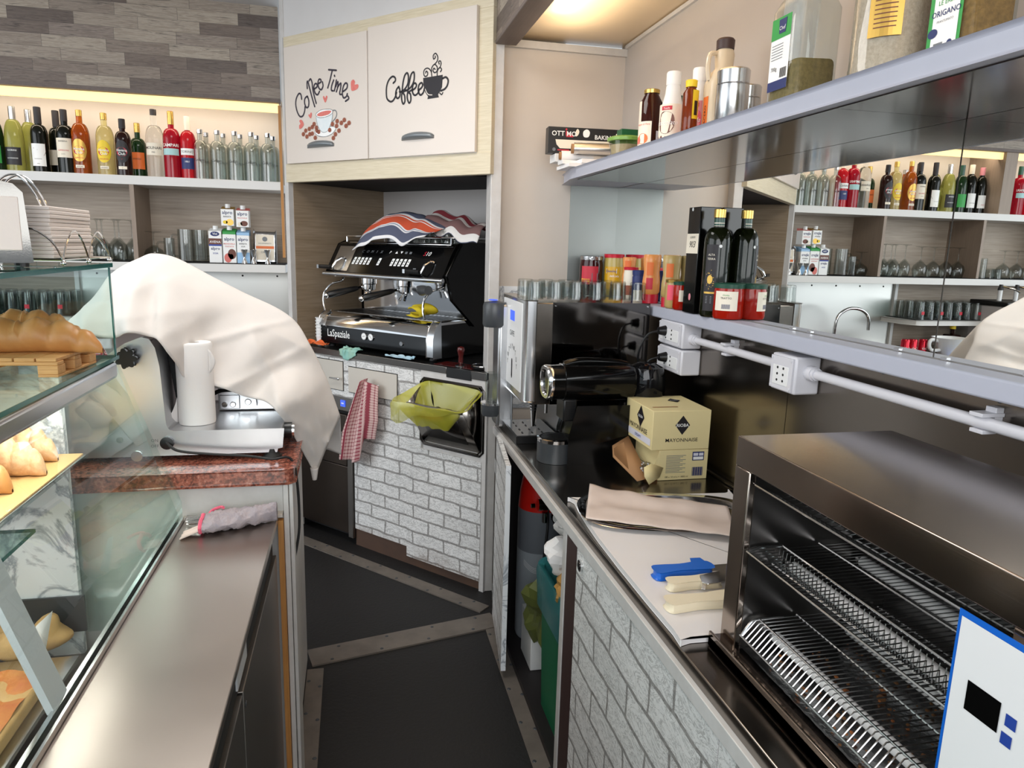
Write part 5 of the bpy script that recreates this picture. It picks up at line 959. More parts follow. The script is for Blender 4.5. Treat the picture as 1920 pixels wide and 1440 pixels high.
# mitt and cutlery on the steel top
def mitt(u, v):
    a = u * 2 * PI; x = -.195 + v * .195; k = 1 - .25 * (1 - v); hw = (.050 - .022 * v ** 3) * (1 if v > .02 else .8); return Vector((x * -1 - .19 + 0, 0, 0)) if False else Vector((-.39 + v * .18, 1.875 + .045 * v + hw * math.cos(a) * (1 - .55 * v ** 4), .901 + .026 * k + .024 * k * math.sin(a) + .007 * noise.noise(Vector((v * 9, a * 2, 1))) + .004 * noise.noise(Vector((v * 40, a * 9, 1)))))
t = thing('terry_mitt', 'grey terry cloth with pink hem lying on the steel top', 'cloth', (0, 0, 0)); b = MB('mitt_towel'); b.grid(mitt, 48, 60); b.add([mitt(i / 24, 1) for i in range(24)], [tuple(range(24))]); b.build('cloth', t, smooth=80)
b = MB('mitt_pink'); b.tube([mitt(i / 24, 0) for i in range(24)], .005, 6, 0, True); b.tube(smooth_pts([(-.385, 1.915, .925), (-.375, 1.93, .935), (-.355, 1.932, .942), (-.345, 1.915, .946)], 4), .004, 6); b.build('hem', t)
b = MB('baking_paper'); b.grid(lambda u, v: Vector((-.39 - .045 * u, 1.835 + .045 * v - .02 * u, .903 + .012 * (1 - u) + .004 * math.sin(v * 14))), 6, 12); tag(b.build('paper_napkin', solid=.001), 'crumpled pale paper sticking out of the grey terry cloth', 'paper')
for i in range(3):
    b = MB('chrome'); x0, y0 = -.445 + .006 * i, 1.94 - i * .02
    b.box(x0 + .05, x0 + .2, y0 - .003, y0 + .003, .914, .918)
    for k in range(4): b.box(x0, x0 + .042, y0 - .012 + k * .007, y0 - .009 + k * .007, .914, .917)
    b.box(x0 + .038, x0 + .052, y0 - .012, y0 + .012, .914, .917); tag(b.build('fork'), 'steel fork beside the grey terry cloth, ' + ['farthest from the viewer', 'middle one', 'nearest the cloth'][i], 'fork', 'steel forks')
b = MB('chrome'); b.tube(smooth_pts([(-.33, 1.937, .908), (-.26, 1.94, .91), (-.225, 1.94, .912), (-.216, 1.925, .912), (-.235, 1.91, .912), (-.26, 1.925, .91)], 5), .0022, 6); tag(b.build('wire_whisk'), 'bent steel wire loop behind the grey terry cloth', 'wire')

# ------------------------------------------------------------------ right counter
t = thing('prep_counter', 'long steel topped counter along the mirror wall with brick laminate front', 'counter', (0, 0, 0))
b = MB('counter_steel'); b.box(.603, 1.199, -1.2, 2.98, .868, .9); b.build('worktop', t, bevel=.003)
b = MB('counter_steel'); b.box(1.185, 1.1985, -1.2, 2.98, .9, .912); b.build('upstand', t, bevel=.004)
b = MB('white_worn'); b.box(.592, .606, -1.2, 2.98, .84, .872); b.box(.597, .62, 1.868, 1.90, 0, .842); b.box(.60, .62, 2.84, 2.90, 0, .84); b.build('frame', t, bevel=.0015)
b = MB('brown_edge'); b.box(.5995, .618, 1.765, 1.866, .02, .838); b.build('door_edge', t, smooth=0)
b = MB('brick_laminate_side'); b.box(.597, .617, .97, 1.763, .03, .838); b.box(.597, .617, -1.2, .966, .03, .838); b.build('front_panel', t, smooth=0)
b = MB('chrome', 'dark_steel'); b.cyl((.590, 1.722, .80), (.598, 1.722, .80), .016, 20); b.cyl((.589, 1.722, .80), (.5905, 1.722, .80), .010, 16, 'dark_steel'); b.box(.5878, .590, 1.7205, 1.7235, .793, .807, 'chrome'); b.build('lock', t)
b = MB('under_counter'); b.box(1.15, 1.16, 1.2, 2.95, .0, .865); b.box(.62, 1.15, 1.74, 1.755, 0, .865); b.box(.64, 1.15, 2.93, 2.945, 0, .865); b.box(.60, 1.15, 1.755, 2.93, 0, .03); b.box(.62, 1.15, 1.755, 2.93, .858, .866); b.build('interior', t)
t = thing('cabinet_door', 'narrow brick laminate cabinet door standing slightly open at the aisle', 'cabinet door', (.603, 2.86, 0), 0)
b = MB('brick_laminate_side', 'white_worn'); b.box(-.018, 0, -.43, 0, .035, .862); o = b.build('panel', t, smooth=0)
b = MB('marble_laminate'); b.box(-.0185, .0005, -.432, -.4302, .035, .862); b.build('edge_band', t, smooth=0)
b = MB('satin_chrome'); b.box(-.022, -.017, -.03, .012, .70, .76); b.box(-.022, -.017, -.03, .012, .12, .18); b.build('hinge', t)
t.rotation_euler = (0, 0, R(-6.5))
# under the counter: gas cylinder, bin, box
t = thing('gas_cylinder', 'grey gas cylinder with red shoulder standing inside the open cabinet', 'gas cylinder', (.745, 2.70, .03)); t.scale = (1, 1, 1.14)
b = MB('grey_cylinder_low', 'grey_cylinder', 'red_paint'); pr = [(0, 0), (.088, 0), (.092, .01), (.092, .34), (.092, .345), (.092, .45), (.092, .50), (.086, .56), (.07, .64), (.045, .70), (.022, .73)]
b.lathe(pr, n=32, mfun=lambda j: 'grey_cylinder_low' if j < 4 else ('grey_cylinder' if j < 6 else 'red_paint')); b.build('cylinder', t)
b = MB('chrome', 'ink_white', 'black_satin'); b.cyl((0, 0, .72), (0, 0, .77), .018, 12); b.build('valve', t); b = MB('chrome', 'ink_white', 'black_satin'); b.M = Matrix.Translation((-.015, -.075, -.055)); b.cyl((-.03, -.05, .60), (.035, -.05, .60), .022, 14); b.cyl((0, -.05, .62), (0, -.05, .70), .010, 10); b.cyl((0, -.05, .57), (0, -.05, .535), .012, 10); b.cyl((.045, -.085, .56), (.045, -.07, .56), .026, 18); b.cyl((.045, -.087, .56), (.045, -.085, .56), .022, 18, 'ink_white'); b.cyl((-.045, -.06, .60), (-.06, -.06, .60), .008, 8); b.M = None; b.build('regulator', t)
b = MB('grey_plastic'); b.grid(lambda u, v: Vector((-.07 + .03 * u - .02 * v, -.085 + .03 * v, .62 + .12 * v)), 2, 6); b.build('strap', t, solid=.002)
b = MB('ink_white'); fr = cylf(.0925, -115, .3)
for k in range(4): b.stroke(fr, [(-.05, .015 - k * .006), (0, -.01 - k * .006), (.05, .0 - k * .006)], .0012, 0, 4)
b.build('scratched_label', t, smooth=0)
b = MB('black_rubber'); b.tube(smooth_pts([(.755, 2.62, .64), (.75, 2.60, .54), (.735, 2.585, .42), (.725, 2.57, .30), (.722, 2.57, .22)], 5), .005, 8); tag(b.build('gas_hose'), 'black rubber hose hanging from the gas cylinder regulator', 'hose')
b = MB('conduit_grey'); b.tube(smooth_pts([(.98, 2.55, .86), (.95, 2.54, .7), (.955, 2.53, .55), (.97, 2.5, .45)], 5), .006, 8); tag(b.build('water_hose'), 'pale grey hose hanging behind the gas cylinder', 'hose')
t = thing('waste_bin', 'tall green plastic bin with teal liner in the open cabinet', 'waste bin', (.712, 2.11, .031)); t.scale = (1, 1, .96)
def rrect(w_, d, r_, z, n=5):
    out = []
    for cx, cy, a0 in ((w_ - r_, d - r_, 0), (-w_ + r_, d - r_, 90), (-w_ + r_, -d + r_, 180), (w_ - r_, -d + r_, 270)):
        for k in range(n + 1): a = R(a0 + 90 * k / n); out.append(Vector((cx + r_ * math.cos(a), cy + r_ * math.sin(a), z)))
    return out
def loft(b, rings, m=0, cap0=False, cap1=False):
    n = len(rings[0]); v = [p for r_ in rings for p in r_]; fs = [(j * n + i, j * n + (i + 1) % n, (j + 1) * n + (i + 1) % n, (j + 1) * n + i) for j in range(len(rings) - 1) for i in range(n)]
    if cap0: fs.append(tuple(range(n - 1, -1, -1)))
    if cap1: fs.append(tuple(range((len(rings) - 1) * n, len(rings) * n)))
    b.add(v, fs, m)
b = MB('green_plastic'); loft(b, [rrect(.072, .13, .03, 0), rrect(.082, .145, .03, .50), rrect(.09, .155, .03, .53), rrect(.09, .155, .03, .545), rrect(.08, .142, .03, .54)], 0, True); b.build('bin_body', t)
b = MB('bag_teal')
def wob(ring, a, s): return [p + Vector((p.x, p.y, 0)).normalized() * a * noise.noise(p * 22 + Vector((s, 0, 0))) + Vector((0, 0, a * 1.2 * noise.noise(p * 15 + Vector((0, s, 0))))) for p in ring]
loft(b, [wob(rrect(.092, .158, .03, .40, 9), .012, 1), wob(rrect(.095, .16, .03, .46, 9), .008, 2), wob(rrect(.097, .162, .03, .53, 9), .006, 3), wob(rrect(.092, .158, .03, .565, 9), .012, 4), wob(rrect(.075, .14, .03, .55, 9), .01, 5), wob(rrect(.06, .12, .03, .48, 9), .01, 6)]); b.build('liner', t, smooth=60)
def crumple(name, label, c, s, m, seed, cat='paper', sq=1):
    b = MB(m); b.ell((0, 0, 0), s, s * 1.1, s * .8 * sq, 0, 26, 18); b.v = [p * (1 + .7 * noise.noise(p * (1.1 / s) + Vector((seed, seed, 0))) + .35 * abs(noise.noise(p * (3 / s) + Vector((seed, 0, 2))))) for p in b.v]; return tag(b.build(name, loc=c, smooth=12), label, cat)
crumple('crumpled_paper', 'crumpled white paper on top of the green bin', (.69, 2.09, .645), .075, 'paper', 3); crumple('crumpled_paper', 'white paper ball at the back of the green bin heap', (.75, 2.20, .70), .055, 'paper', 8); crumple('paper_bag', 'crumpled brown paper bag in the green bin', (.685, 2.03, .565), .06, 'kraft_paper', 5, 'paper bag'); crumple('paper_scrap', 'torn white scrap spilling over the near side of the green bin', (.745, 2.03, .605), .045, 'paper', 11)
crumple('olive_bag', 'olive green plastic bag wedged between bin and gas cylinder', (.71, 2.36, .34), .085, 'bag_olive', 14, 'bag', 1.9)
t = thing('white_canister', 'small white boxy appliance with dark stripe on the cabinet floor', 'box', (.75, 2.52, .031), 0); b = MB('white_plastic', 'ink_brown'); b.box(-.10, .06, -.10, .06, 0, .20); b.box(-.04, -.035, -.1006, .061, 0, .201, 'ink_brown'); b.build('body', t, bevel=.012); b = MB('chrome'); b.tube([(-.01, -.115, 0), (-.01, -.115, .17), (.05, -.115, .17)], .004, 8); b.build('bar', t)

# boxes and conduit on the steel wall
def socket_box(y0, y1, z0, z1, label, x0=1.125):
    t = thing('socket_box', label, 'socket', (XW - .001, y0, z0), 0, 'grey wall socket boxes'); b = MB('conduit_grey'); dx = XW - x0
    b.box(-dx, 0, 0, y1 - y0, 0, z1 - z0); b.build('box', t, bevel=.006)
    b = MB('conduit_grey', 'white_plastic'); b.box(-dx - .006, -dx, .006, y1 - y0 - .006, .006, z1 - z0 - .006); b.box(-dx - .0075, -dx - .006, .02, y1 - y0 - .02, .018, z1 - z0 - .03, 'white_plastic')
    for yy in (.012, y1 - y0 - .012):
        for zz in (.012, z1 - z0 - .012): b.cyl((-dx - .008, yy, zz), (-dx - .006, yy, zz), .004, 8)
    b.build('cover', t, bevel=.002)
    b = MB('black_satin'); w_ = y1 - y0
    for k in range(2):
        yy = w_ * (.38 + .24 * k)
        for zz in (.3, .47, .64): b.cyl((-dx - .0085, yy, zz * (z1 - z0)), (-dx - .0072, yy, zz * (z1 - z0)), .0035, 8)
    b.build('outlet_holes', t); return t
socket_box(1.625, 1.735, 1.285, 1.385, 'grey double socket box alone in the middle of the conduit')
socket_box(2.29, 2.48, 1.31, 1.40, 'upper grey socket box beside the coffee machines'); socket_box(2.285, 2.48, 1.215, 1.305, 'lower grey socket box beside the coffee machines')
for y, z, l in ((2.42, 1.36, 'upper'), (2.40, 1.265, 'lower')):
    b = MB('black_satin'); b.cyl((1.118, y, z), (1.09, y, z), .02, 14, 0, .013); b.tube(smooth_pts([(1.09, y, z), (1.05, y + .01, z - .02), (1.03, y + .03, z - .10), (1.06, y + .05, z - .2)], 5), .004, 8); tag(b.build('power_plug'), 'black plug and lead in the %s grey socket box' % l, 'plug')
for i, (y0, y1) in enumerate(((1.735, 2.29), (-.8, 1.625))):
    t = thing('conduit_pipe', ['grey conduit pipe between the socket boxes', 'grey conduit pipe running from the socket box to the right edge'][i], 'pipe', (1.165, y0, 1.345), 0, 'grey conduit pipes'); b = MB('conduit_grey'); b.cyl((0, 0, 0), (0, y1 - y0, 0), .0125, 16); b.build('pipe', t)
    b = MB('conduit_grey'); yy = y1 - y0; b.cyl((0, yy, 0), (0, yy - .025, 0), .019, 16); b.cyl((0, yy - .025, 0), (0, yy - .035, 0), .016, 16); b.build('coupling', t)
for i, y in enumerate((2.05, 1.09)):
    b = MB('conduit_grey'); b.box(-.018, .034, -.015, .015, .0125, .020); b.box(.016, .034, -.012, .012, -.02, .03); b.box(-.012, .02, -.015, .015, -.02, -.0125); tag(b.build('pipe_clip', loc=(1.165, y, 1.345), bevel=.001), ['small conduit clip left of the middle socket box', 'small conduit clip near the right edge'][i], 'clip', 'conduit clips')
# ledge and upper shelf
t = thing('wall_ledge', 'narrow lilac grey ledge under the mirror', 'ledge', (0, 0, 0)); b = MB('shelf_lilac', 'white_shelf'); b.box(1.122, XW - .0045, -1.6, YE - .001, 1.399, 1.441); b.build('board', t, bevel=.005)
t = thing('upper_wall_shelf', 'deep lilac grey shelf over the mirror with mirrored steel underside', 'shelf', (0, 0, 0)); b = MB('shelf_lilac'); b.prism([(.883, -1.6), (.883, YE - .30), (.93, YE - .02), (.98, YE - .001), (XW - .001, YE - .001), (XW - .001, -1.6)], 1.925, 1.968, 'z'); b.build('board', t, bevel=.008)
b = MB('shelf_underside'); b.box(.90, XW - .006, -1.6, 1.259, 1.9225, 1.9245); b.box(.90, XW - .006, 1.2605, YE - .32, 1.9225, 1.9245); b.build('underside_sheet', t, smooth=0)

# ------------------------------------------------------------------ machines and things on the right counter
t = thing('bean_coffee_machine', 'tall steel bean coffee machine with white touch panel on the right counter', 'coffee machine', (.62, 2.55, .901), 0)
b = MB('backsplash_steel', 'dark_steel', 'black_matte'); b.box(.04, .49, .003, .40, .16, .545, 'backsplash_steel'); b.box(.16, .49, .003, .40, 0, .16, 'slicer_aluminium'); b.build('body', t, bevel=.004)
b = MB('satin_chrome'); b.prism([(.0, .02), (.006, .006), (.02, 0), (.045, 0), (.045, .40), (0, .40)], .17, .555, 'z'); b.build('front_frame', t, bevel=.004)
b = MB('dark_steel', 'chrome'); b.box(.105, .49, .0, .004, .16, .548, 'panel_steel')
for x in (.115, .48):
    for z in (.175, .535): b.cyl((x, -.003, z), (x, 0, z), .003, 8, 'chrome')
b.build('side_sheet', t)
f = plane((-.0045, .36, 0), (0, -1, 0), (0, 0, 1)); f2 = plane((-.006, .36, 0), (0, -1, 0), (0, 0, 1))
b = MB('white_plastic'); b.box(-.004, 0, .04, .37, .20, .54); pnl = b.build('touch_panel', t, bevel=.001)
b = MB('blue_display', 'ink_black'); b.rect(f, .12, .20, .46, .50, 'blue_display'); b.text(f, 'CAFFE', .16, .40, .03, 'ink_black')
for i in range(9): a = PI * i / 8; b.text(f, 'YUTW'[i % 4], .17 + .08 * math.cos(a), .28 + .07 * math.sin(a), .028, 'ink_black')
b.stroke(f, [(.17, .24), (.17, .30)], .02, 'ink_black', 1); b.build('print', pnl, smooth=0)
b = MB('chrome', 'black_satin')
for i in range(7): z = .155 - i * .011; b.lathe([(.016 - i * .0018, 0), (.016 - i * .0018, .005)], (.05, .03, z), 12, 'black_satin')
b.cyl((.05, .03, .07), (.05, .03, .17), .006, 8, 'chrome', .016); b.cyl((.10, .03, .12), (.10, .03, .17), .006, 8, 'chrome'); b.build('spout', t)
b = MB('chrome', 'black_satin'); b.box(-.015, .155, .03, .30, .0, .028, 'black_satin'); b.box(-.010, .150, .035, .295, .028, .031, 'chrome')
for x in (.03, .07, .11):
    for y in (.08, .13, .19, .24): b.tube([(x + .012 * math.cos(a), y + .012 * math.sin(a), .0315) for a in (2.2, 2.8, 3.4, 4.0)], .002, 5, 'black_satin')
b.build('drip_tray', t)
t = thing('water_tower', 'slim silver water tower with dark blue lit head behind the bean machine', 'water dispenser', (.60, 2.90, .901), 0)
b = MB('slicer_aluminium'); b.box(-.02, .05, -.06, .06, 0, .515); b.build('column', t, bevel=.012)
b = MB('dark_grey_plastic', 'blue_display'); b.lathe([(0, 0), (.045, 0), (.05, .01), (.05, .085), (.045, .1), (0, .108)], (-.03, -.02, .42), 24); b.disc(plane((-.04, -.03, .531), (1, 0, 0), (0, 1, .1)), 0, 0, .02, m='blue_display'); b.build('head', t)
b = MB('dark_grey_plastic', 'satin_chrome'); b.lathe([(0, 0), (.04, 0), (.045, .012), (.045, .048)], (-.035, -.02, .045), 24); b.lathe([(.047, .048), (.047, .056), (0, .056)], (-.035, -.02, .045), 24, 'satin_chrome'); b.build('cup_stand', t)
tumbler('empty drinking glass on the cup stand of the silver water tower', 'glass', (.565, 2.88, 1.003), .125, .032, .027, False)
# glasses on top of the bean machine
k = 0
for y in (2.60, 2.675, 2.75):
    for i in range(6 - (y > 2.7)):
        x = .665 + i * .082 + (.03 if y > 2.65 and y < 2.7 else 0); k += 1
        if x > 1.08: continue
        tumbler('small upturned espresso glass on top of the bean coffee machine', 'glass', (x, y, 1.457), .068, .033, .03, True, 'espresso glasses on the bean machine')
# capsule machine
t = thing('capsule_coffee_machine', 'glossy black capsule coffee machine with smoky water tank', 'coffee machine', (.66, 2.34, .901), 0)
b = MB('black_gloss'); b.prism([(.075, 0), (.42, 0), (.42, .20), (.10, .20), (.075, .1)], -.05, .10, 'y'); b.build('body', t, bevel=.012)
b = MB('black_gloss', 'chrome', 'dark_steel')
b.M = Matrix.Translation((0, .025, .285)) @ Matrix.Rotation(R(90), 4, 'Y')
rr = lambda z, k=1: [Vector((p.x * k, p.y * k, z)) for p in rrect(.058, .062, .045, 0)]
loft(b, [rr(.0), rr(.004, 1.0), rr(.05, 1.03), rr(.052, 1.08), rr(.30, 1.08), rr(.31, 1.0)], 'black_gloss', True, True); b.M = None; b.build('head', t)
b = MB('chrome', 'dark_steel'); b.M = Matrix.Translation((0, .025, .285)) @ Matrix.Rotation(R(90), 4, 'Y') @ Matrix.Translation((0, 0, -.01))
loft(b, [rr(.02, 1.01), rr(.006, 1.01), rr(.0, .95), rr(.0, .78), rr(.008, .74)], 'chrome'); loft(b, [rr(.008, .74), rr(.009, .1)], 'black_gloss', False, True); b.M = None; b.build('front_ring', t)
b = MB('black_gloss'); b.tube(smooth_pts([(.06, .025, .345), (.12, .025, .357), (.24, .025, .352), (.29, .025, .343)], 4), [.02] * 13 if False else .014, 10); b.build('lever', t)
b = MB('smoke_tank'); b.lathe([(0, .20), (.068, .20), (.07, .26), (.07, .30), (.06, .335), (.03, .35), (0, .352)], (.37, .025, 0), 26, 'smoke_tank'); b.build('water_tank', t)
b = MB('dark_grey_plastic', 'chrome', 'black_satin'); b.lathe([(0, 0), (.066, 0), (.066, .078), (0, .078)], (.04, .025, 0), 26, 'dark_grey_plastic'); b.lathe([(.0665, .072), (.068, .084), (.060, .086)], (.04, .025, 0), 26, 'chrome')
for i in range(9): yy = -.04 + i * .0105; h_ = math.sqrt(max(0, .055 ** 2 - yy ** 2)); b.box(.04 - h_, .04 + h_, .025 + yy - .0022, .025 + yy + .0022, .080, .086, 'black_satin')
b.build('cup_stand', t)
b = MB('black_satin'); b.box(.05, .10, -.02, .07, .15, .23); b.build('spout', t, bevel=.006)
# mayonnaise carton (open box below, closed box on top)
t = thing('sauce_carton', 'closed cream cardboard box of sauce portions on top of the open one', 'cardboard box', (.945, 2.09, 1.005), 0)
def rib(b, f, x, z, s): b.poly(f, [(x - s, z), (x, z - s * 1.25), (x + s, z), (x, z + s * 1.25)], 'ink_black')
b = MB('carton_cream'); b.box(0, .205, 0, .23, 0, .132); b.build('box', t, bevel=.0015)
F1 = plane((0, -.001, 0)); F2 = plane((0, -.0016, 0)); FL = plane((-.001, .23, 0), (0, -1, 0)); FL2 = plane((-.0016, .23, 0), (0, -1, 0)); FT = plane((0, 0, .133), (1, 0, 0), (0, 1, 0)); FT2 = plane((0, 0, .1336), (1, 0, 0), (0, 1, 0))
b = MB('ink_black', 'ink_white', 'ink_lilac'); rib(b, F1, .105, .083, .026); b.text(F2, 'RIOBA', .105, .078, .015, 'ink_white', bold=.01); b.text(F1, 'MAYONNAISE', .105, .027, .0175, 0, bold=.004, sx=1.05)
rib(b, FL, .13, .092, .030); b.text(FL2, 'RIOBA', .13, .088, .013, 'ink_white'); b.text(FL, 'MAYONNAISE', .115, .042, .024, 0); b.rect(FL, .01, .22, .012, .035, 'ink_lilac'); b.text(FL2, 'CREAMY', .115, .018, .014, 'ink_blue'); rib(b, FT, .14, .15, .024); b.text(FT2, 'RIOBA', .14, .147, .010, 'ink_white'); b.rect(FT, .02, .11, .05, .06, 'carton_brown'); b.build('print', t, smooth=0)
t = thing('open_sauce_carton', 'open cream cardboard box of sauce sachets with torn flap on the steel top', 'cardboard box', (.945, 2.09, .901), 0)
b = MB('carton_cream', 'carton_brown'); b.box(.03, .205, 0, .23, 0, .103); b.box(0, .205, .226, .23, 0, .103); b.box(0, .03, .002, .22, 0, .012, 'carton_brown'); b.add([(.0, .0, .012), (.03, 0, .012), (.03, 0, .103)], [(0, 1, 2)]); b.build('box', t, bevel=.001)
b = MB('carton_cream', 'carton_brown'); v = [(.045, -.004, .045), (.03, -.012, .015), (-.02, -.045, .004), (-.035, -.04, .03), (-.03, -.02, .055), (.0, -.006, .062)]; b.add(v, [tuple(range(6))], 'carton_cream')
b.add([(0, .0, .01), (-.055, -.03, .012), (-.085, .12, .05), (-.07, .17, .075), (0, .20, .10)], [(0, 1, 2, 3, 4)], 'carton_brown'); b.build('flap', t, solid=.0015)
b = MB('ink_grey', 'ink_navy', 'ink_black', 'ink_white'); F1 = plane((0, -.0012, 0)); F2 = plane((0, -.0018, 0))
for k in range(13): b.rect(F1, .055, .125 - .01 * ((k * 7) % 3), .083 - k * .0048, .0848 - k * .0048, 'ink_grey')
b.rect(F1, .148, .19, .065, .095, 'ink_navy'); b.rect(F2, .151, .187, .068, .078, 'ink_white'); b.rect(F2, .151, .168, .081, .091, 'ink_lilac'); b.rect(F2, .171, .187, .081, .091, 'ink_lilac')
for k in range(14): b.rect(F1, .15 + k * .0028, .1515 + k * .0028 + .0006 * (k % 3), .012, .042, 'ink_navy')
b.text(F1, '180 x 10 ml e = 1800 ml', .095, .008, .0085, 'ink_black'); b.build('print', t, smooth=0)
for i, (x, y) in enumerate(((-.01, .03), (.005, .06), (-.005, .10))): crumple('sauce_sachet', 'silver sauce sachet in the opening of the torn carton, ' + ['nearest', 'middle', 'farthest'][i], (.955 + x, 2.09 + y, .93), .017, 'foil', i + 2, 'sachet')
# cutting board with tray, knives
t = thing('cutting_board', 'large white plastic cutting board on the steel counter', 'cutting board', (.60, 1.135, .901), 0)
b = MB('white_board'); ring = [(.03, .02), (.30, .02), (.52, .02), (.535, .05), (.535, .75), (.52, .775), (.06, .80), (.035, .785), (.012, .5), (.01, .05)]; b.prism([(p.x, p.y) for p in smooth_pts([(a, c, 0) for a, c in ring], 3, True)], 0, .014, 'z'); b.build('board', t, bevel=.003)
t = thing('serving_tray', 'oval stainless serving tray under baking paper on the cutting board', 'tray', (.86, 1.765, .916), -14)
def oval(w_, d, z): return [Vector((w_ * (abs(math.cos(a)) ** .55) * (1 if math.cos(a) > 0 else -1), d * (abs(math.sin(a)) ** .7) * (1 if math.sin(a) > 0 else -1), z)) for a in [2 * PI * i / 48 for i in range(48)]]
b = MB('chrome'); loft(b, [oval(.20, .10, .002), oval(.21, .11, .003), oval(.225, .125, .010), oval(.25, .145, .012), oval(.255, .15, .010), oval(.25, .146, .009)], 0, True); b.build('tray', t)
b = MB('baking_paper')
def bp(u, v): x = -.225 + u * .36 + v * (.09 - .02 * u) ; y = -.02 + (v) * (.235 - .02 * u) - .19 * u; z = .016 + .008 * noise.noise(Vector((u * 5, v * 4, 1))) + (.012 * math.exp(-((u - .03) / .12) ** 2) * (v ** 1.5)) + .004 * math.sin(v * 9); return Vector((.83 + x, 1.75 + y, .918 + z))
b.grid(bp, 40, 20); tag(b.build('baking_paper_sheet', solid=.0006, smooth=80), 'wrinkled beige baking paper lying on the steel tray', 'baking paper')
b = MB('dark_steel'); b.cyl((.88, 1.735, .9415), (.88, 1.735, .9425), .0015, 6); 
def knife(label, mh, p0, p1, w_, blade, zb=.916, hook=False):
    a = math.atan2(p1[1] - p0[1], p1[0] - p0[0]); L = math.hypot(p1[0] - p0[0], p1[1] - p0[1]); t = thing('kitchen_knife', label, 'knife', (p0[0], p0[1], zb), math.degrees(a), 'knives on the cutting board')
    b = MB(mh); ring = [(0, -w_ * .5), (.0, w_ * .45), (.02, w_ * .55), (L * .5, w_ * .42), (L * .8, w_ * .6), (L, w_ * .5), (L, -w_ * .5), (L * .75, -w_ * .5), (L * .4, -w_ * .38), (.02, -w_ * .55)]
    b.prism([(p.x, p.y) for p in smooth_pts([(x, y, 0) for x, y in ring], 3, True)], 0, .02, 'z')
    if hook: b.prism([(L * .72, 0), (L * .98, 0), (L * .95, w_ * 1.3), (L * .82, w_ * 1.35)], .0015, .0185, 'z')
    b.build('handle', t, bevel=.006); b = MB('chrome'); b.prism([(L, -blade * .5), (L + .03, -blade * .6), (L + .26, -blade * .2), (L + .30, blade * .4), (L, blade * .5)], .008, .0105, 'z'); b.build('blade', t)
knife('knife with bright blue plastic handle on the cutting board', 'blue_plastic', (.665, 1.402), (.80, 1.405), .028, .03, hook=True)
knife('knife with slim cream handle and steel rivet line, between the other two', 'cream_handle', (.672, 1.345), (.79, 1.345), .022, .03)
knife('knife with thick cream handle, nearest on the cutting board', 'cream_handle', (.632, 1.262), (.79, 1.262), .03, .04)
b = MB('chrome'); b.prism([(.735, 1.315), (.745, 1.345), (.98, 1.40), (.98, 1.335), (.745, 1.305)], .940, .9425, 'z'); b.prism([(.735, 1.315), (.745, 1.345), (.75, 1.335), (.742, 1.31)], .925, .942, 'z'); tag(b.build('steel_spatula', bevel=.0008), 'folded steel spatula blade lying over the slim cream knife', 'spatula')

# ------------------------------------------------------------------ the toaster oven
t = thing('salamander_oven', 'large open-fronted stainless toaster oven with two wire racks', 'oven', (.68, .22, .901), 0)
D, W, Hh = .325, .913, .422   # depth along x, width along y
b = MB('oven_steel', 'black_gloss'); b.box(0, D, 0, W, Hh - .055, Hh); b.box(0, D, W - .05, W, .02, Hh - .055); b.box(D - .01, D, 0, W, .02, Hh - .055); b.box(0, D, 0, .34, .02, Hh - .055); b.build('housing', t, bevel=.002)
b = MB('oven_steel'); b.box(-.018, D, -.005, W + .012, -.0, .022); b.box(-.018, -.012, -.005, W + .012, .0, .03); b.build('crumb_tray', t, bevel=.002)
b = MB('liner_steel', 'black_gloss'); b.box(.012, D - .012, W - .0515, W - .05, .022, Hh - .055); b.box(D - .0125, D - .0105, .34, W - .05, .022, Hh - .055); b.box(.012, D - .012, .34, W - .05, Hh - .058, Hh - .0555); b.box(.004, D - .012, .34, W - .05, .022, .026, 'dark_steel'); b.build('liner', t)
b = MB('foil'); b.grid(lambda u, v: Vector((.004 + u * .30, .345 + v * .515, .027 + .004 * abs(noise.noise(Vector((u * 12, v * 30, 1)))) + (.012 * (1 - u / .04) if u < .04 else 0))), 20, 50); b.build('foil_lining', t, smooth=20)
b = MB('crumbs', 'pizza_dark'); rnd = random.Random(11)
for i in range(240): s_ = rnd.uniform(.0012, .004) * (2.2 if rnd.random() < .06 else 1); b.ell((rnd.uniform(.015, .28), rnd.uniform(.36, .84), .033), s_, s_ * rnd.uniform(.7, 1.6), s_ * .6, rnd.choice((0, 0, 1)), 5, 3)
o = b.build('crumbs', t); o['kind'] = 'stuff'
YA, YZ = .345, W - .058
def rack(z, style):
    b = MB('satin_chrome'); n = 46
    for i in range(n):
        y = YA + .006 + (YZ - YA - .012) * i / (n - 1)
        if style: b.tube([(.004, y, z), (.055, y, z + .002), (.058, y, z - .028), (.062, y, z - .03), (.066, y, z + .004), (D - .03, y, z + .006)], .0011, 5)
        else: b.tube([(.006, y, z - .024), (.022, y, z - .006), (.032, y, z + .006), (D - .03, y, z + .008)], .0013, 5)
    rods = (.004, .058, .075, .15, .23, D - .03) if style else (.006, .04, .12, .22, D - .03)
    for i, x in enumerate(rods):
        zz = z + (0 if i == 0 and style else (-.024 if i == 0 else .006)); 
        if style and i == 1: zz = z - .028
        b.tube([(x, YA, zz), (x, YZ, zz)], .0022, 6)
    if not style: b.tube(smooth_pts([(.006, YZ - .004, z - .024), (.02, YZ - .003, z - .004), (.035, YZ - .003, z + .006), (.09, YZ - .003, z + .006)], 3), .0026, 6)
    else: b.tube([(.004, YZ, z), (.03, YZ + .001, z + .006), (.075, YZ + .001, z + .006)], .0026, 6)
    return b.build('wire_rack', t)
rack(.222, True); rack(.082, False)
b = MB('satin_chrome'); n = 44; z0 = Hh - .075
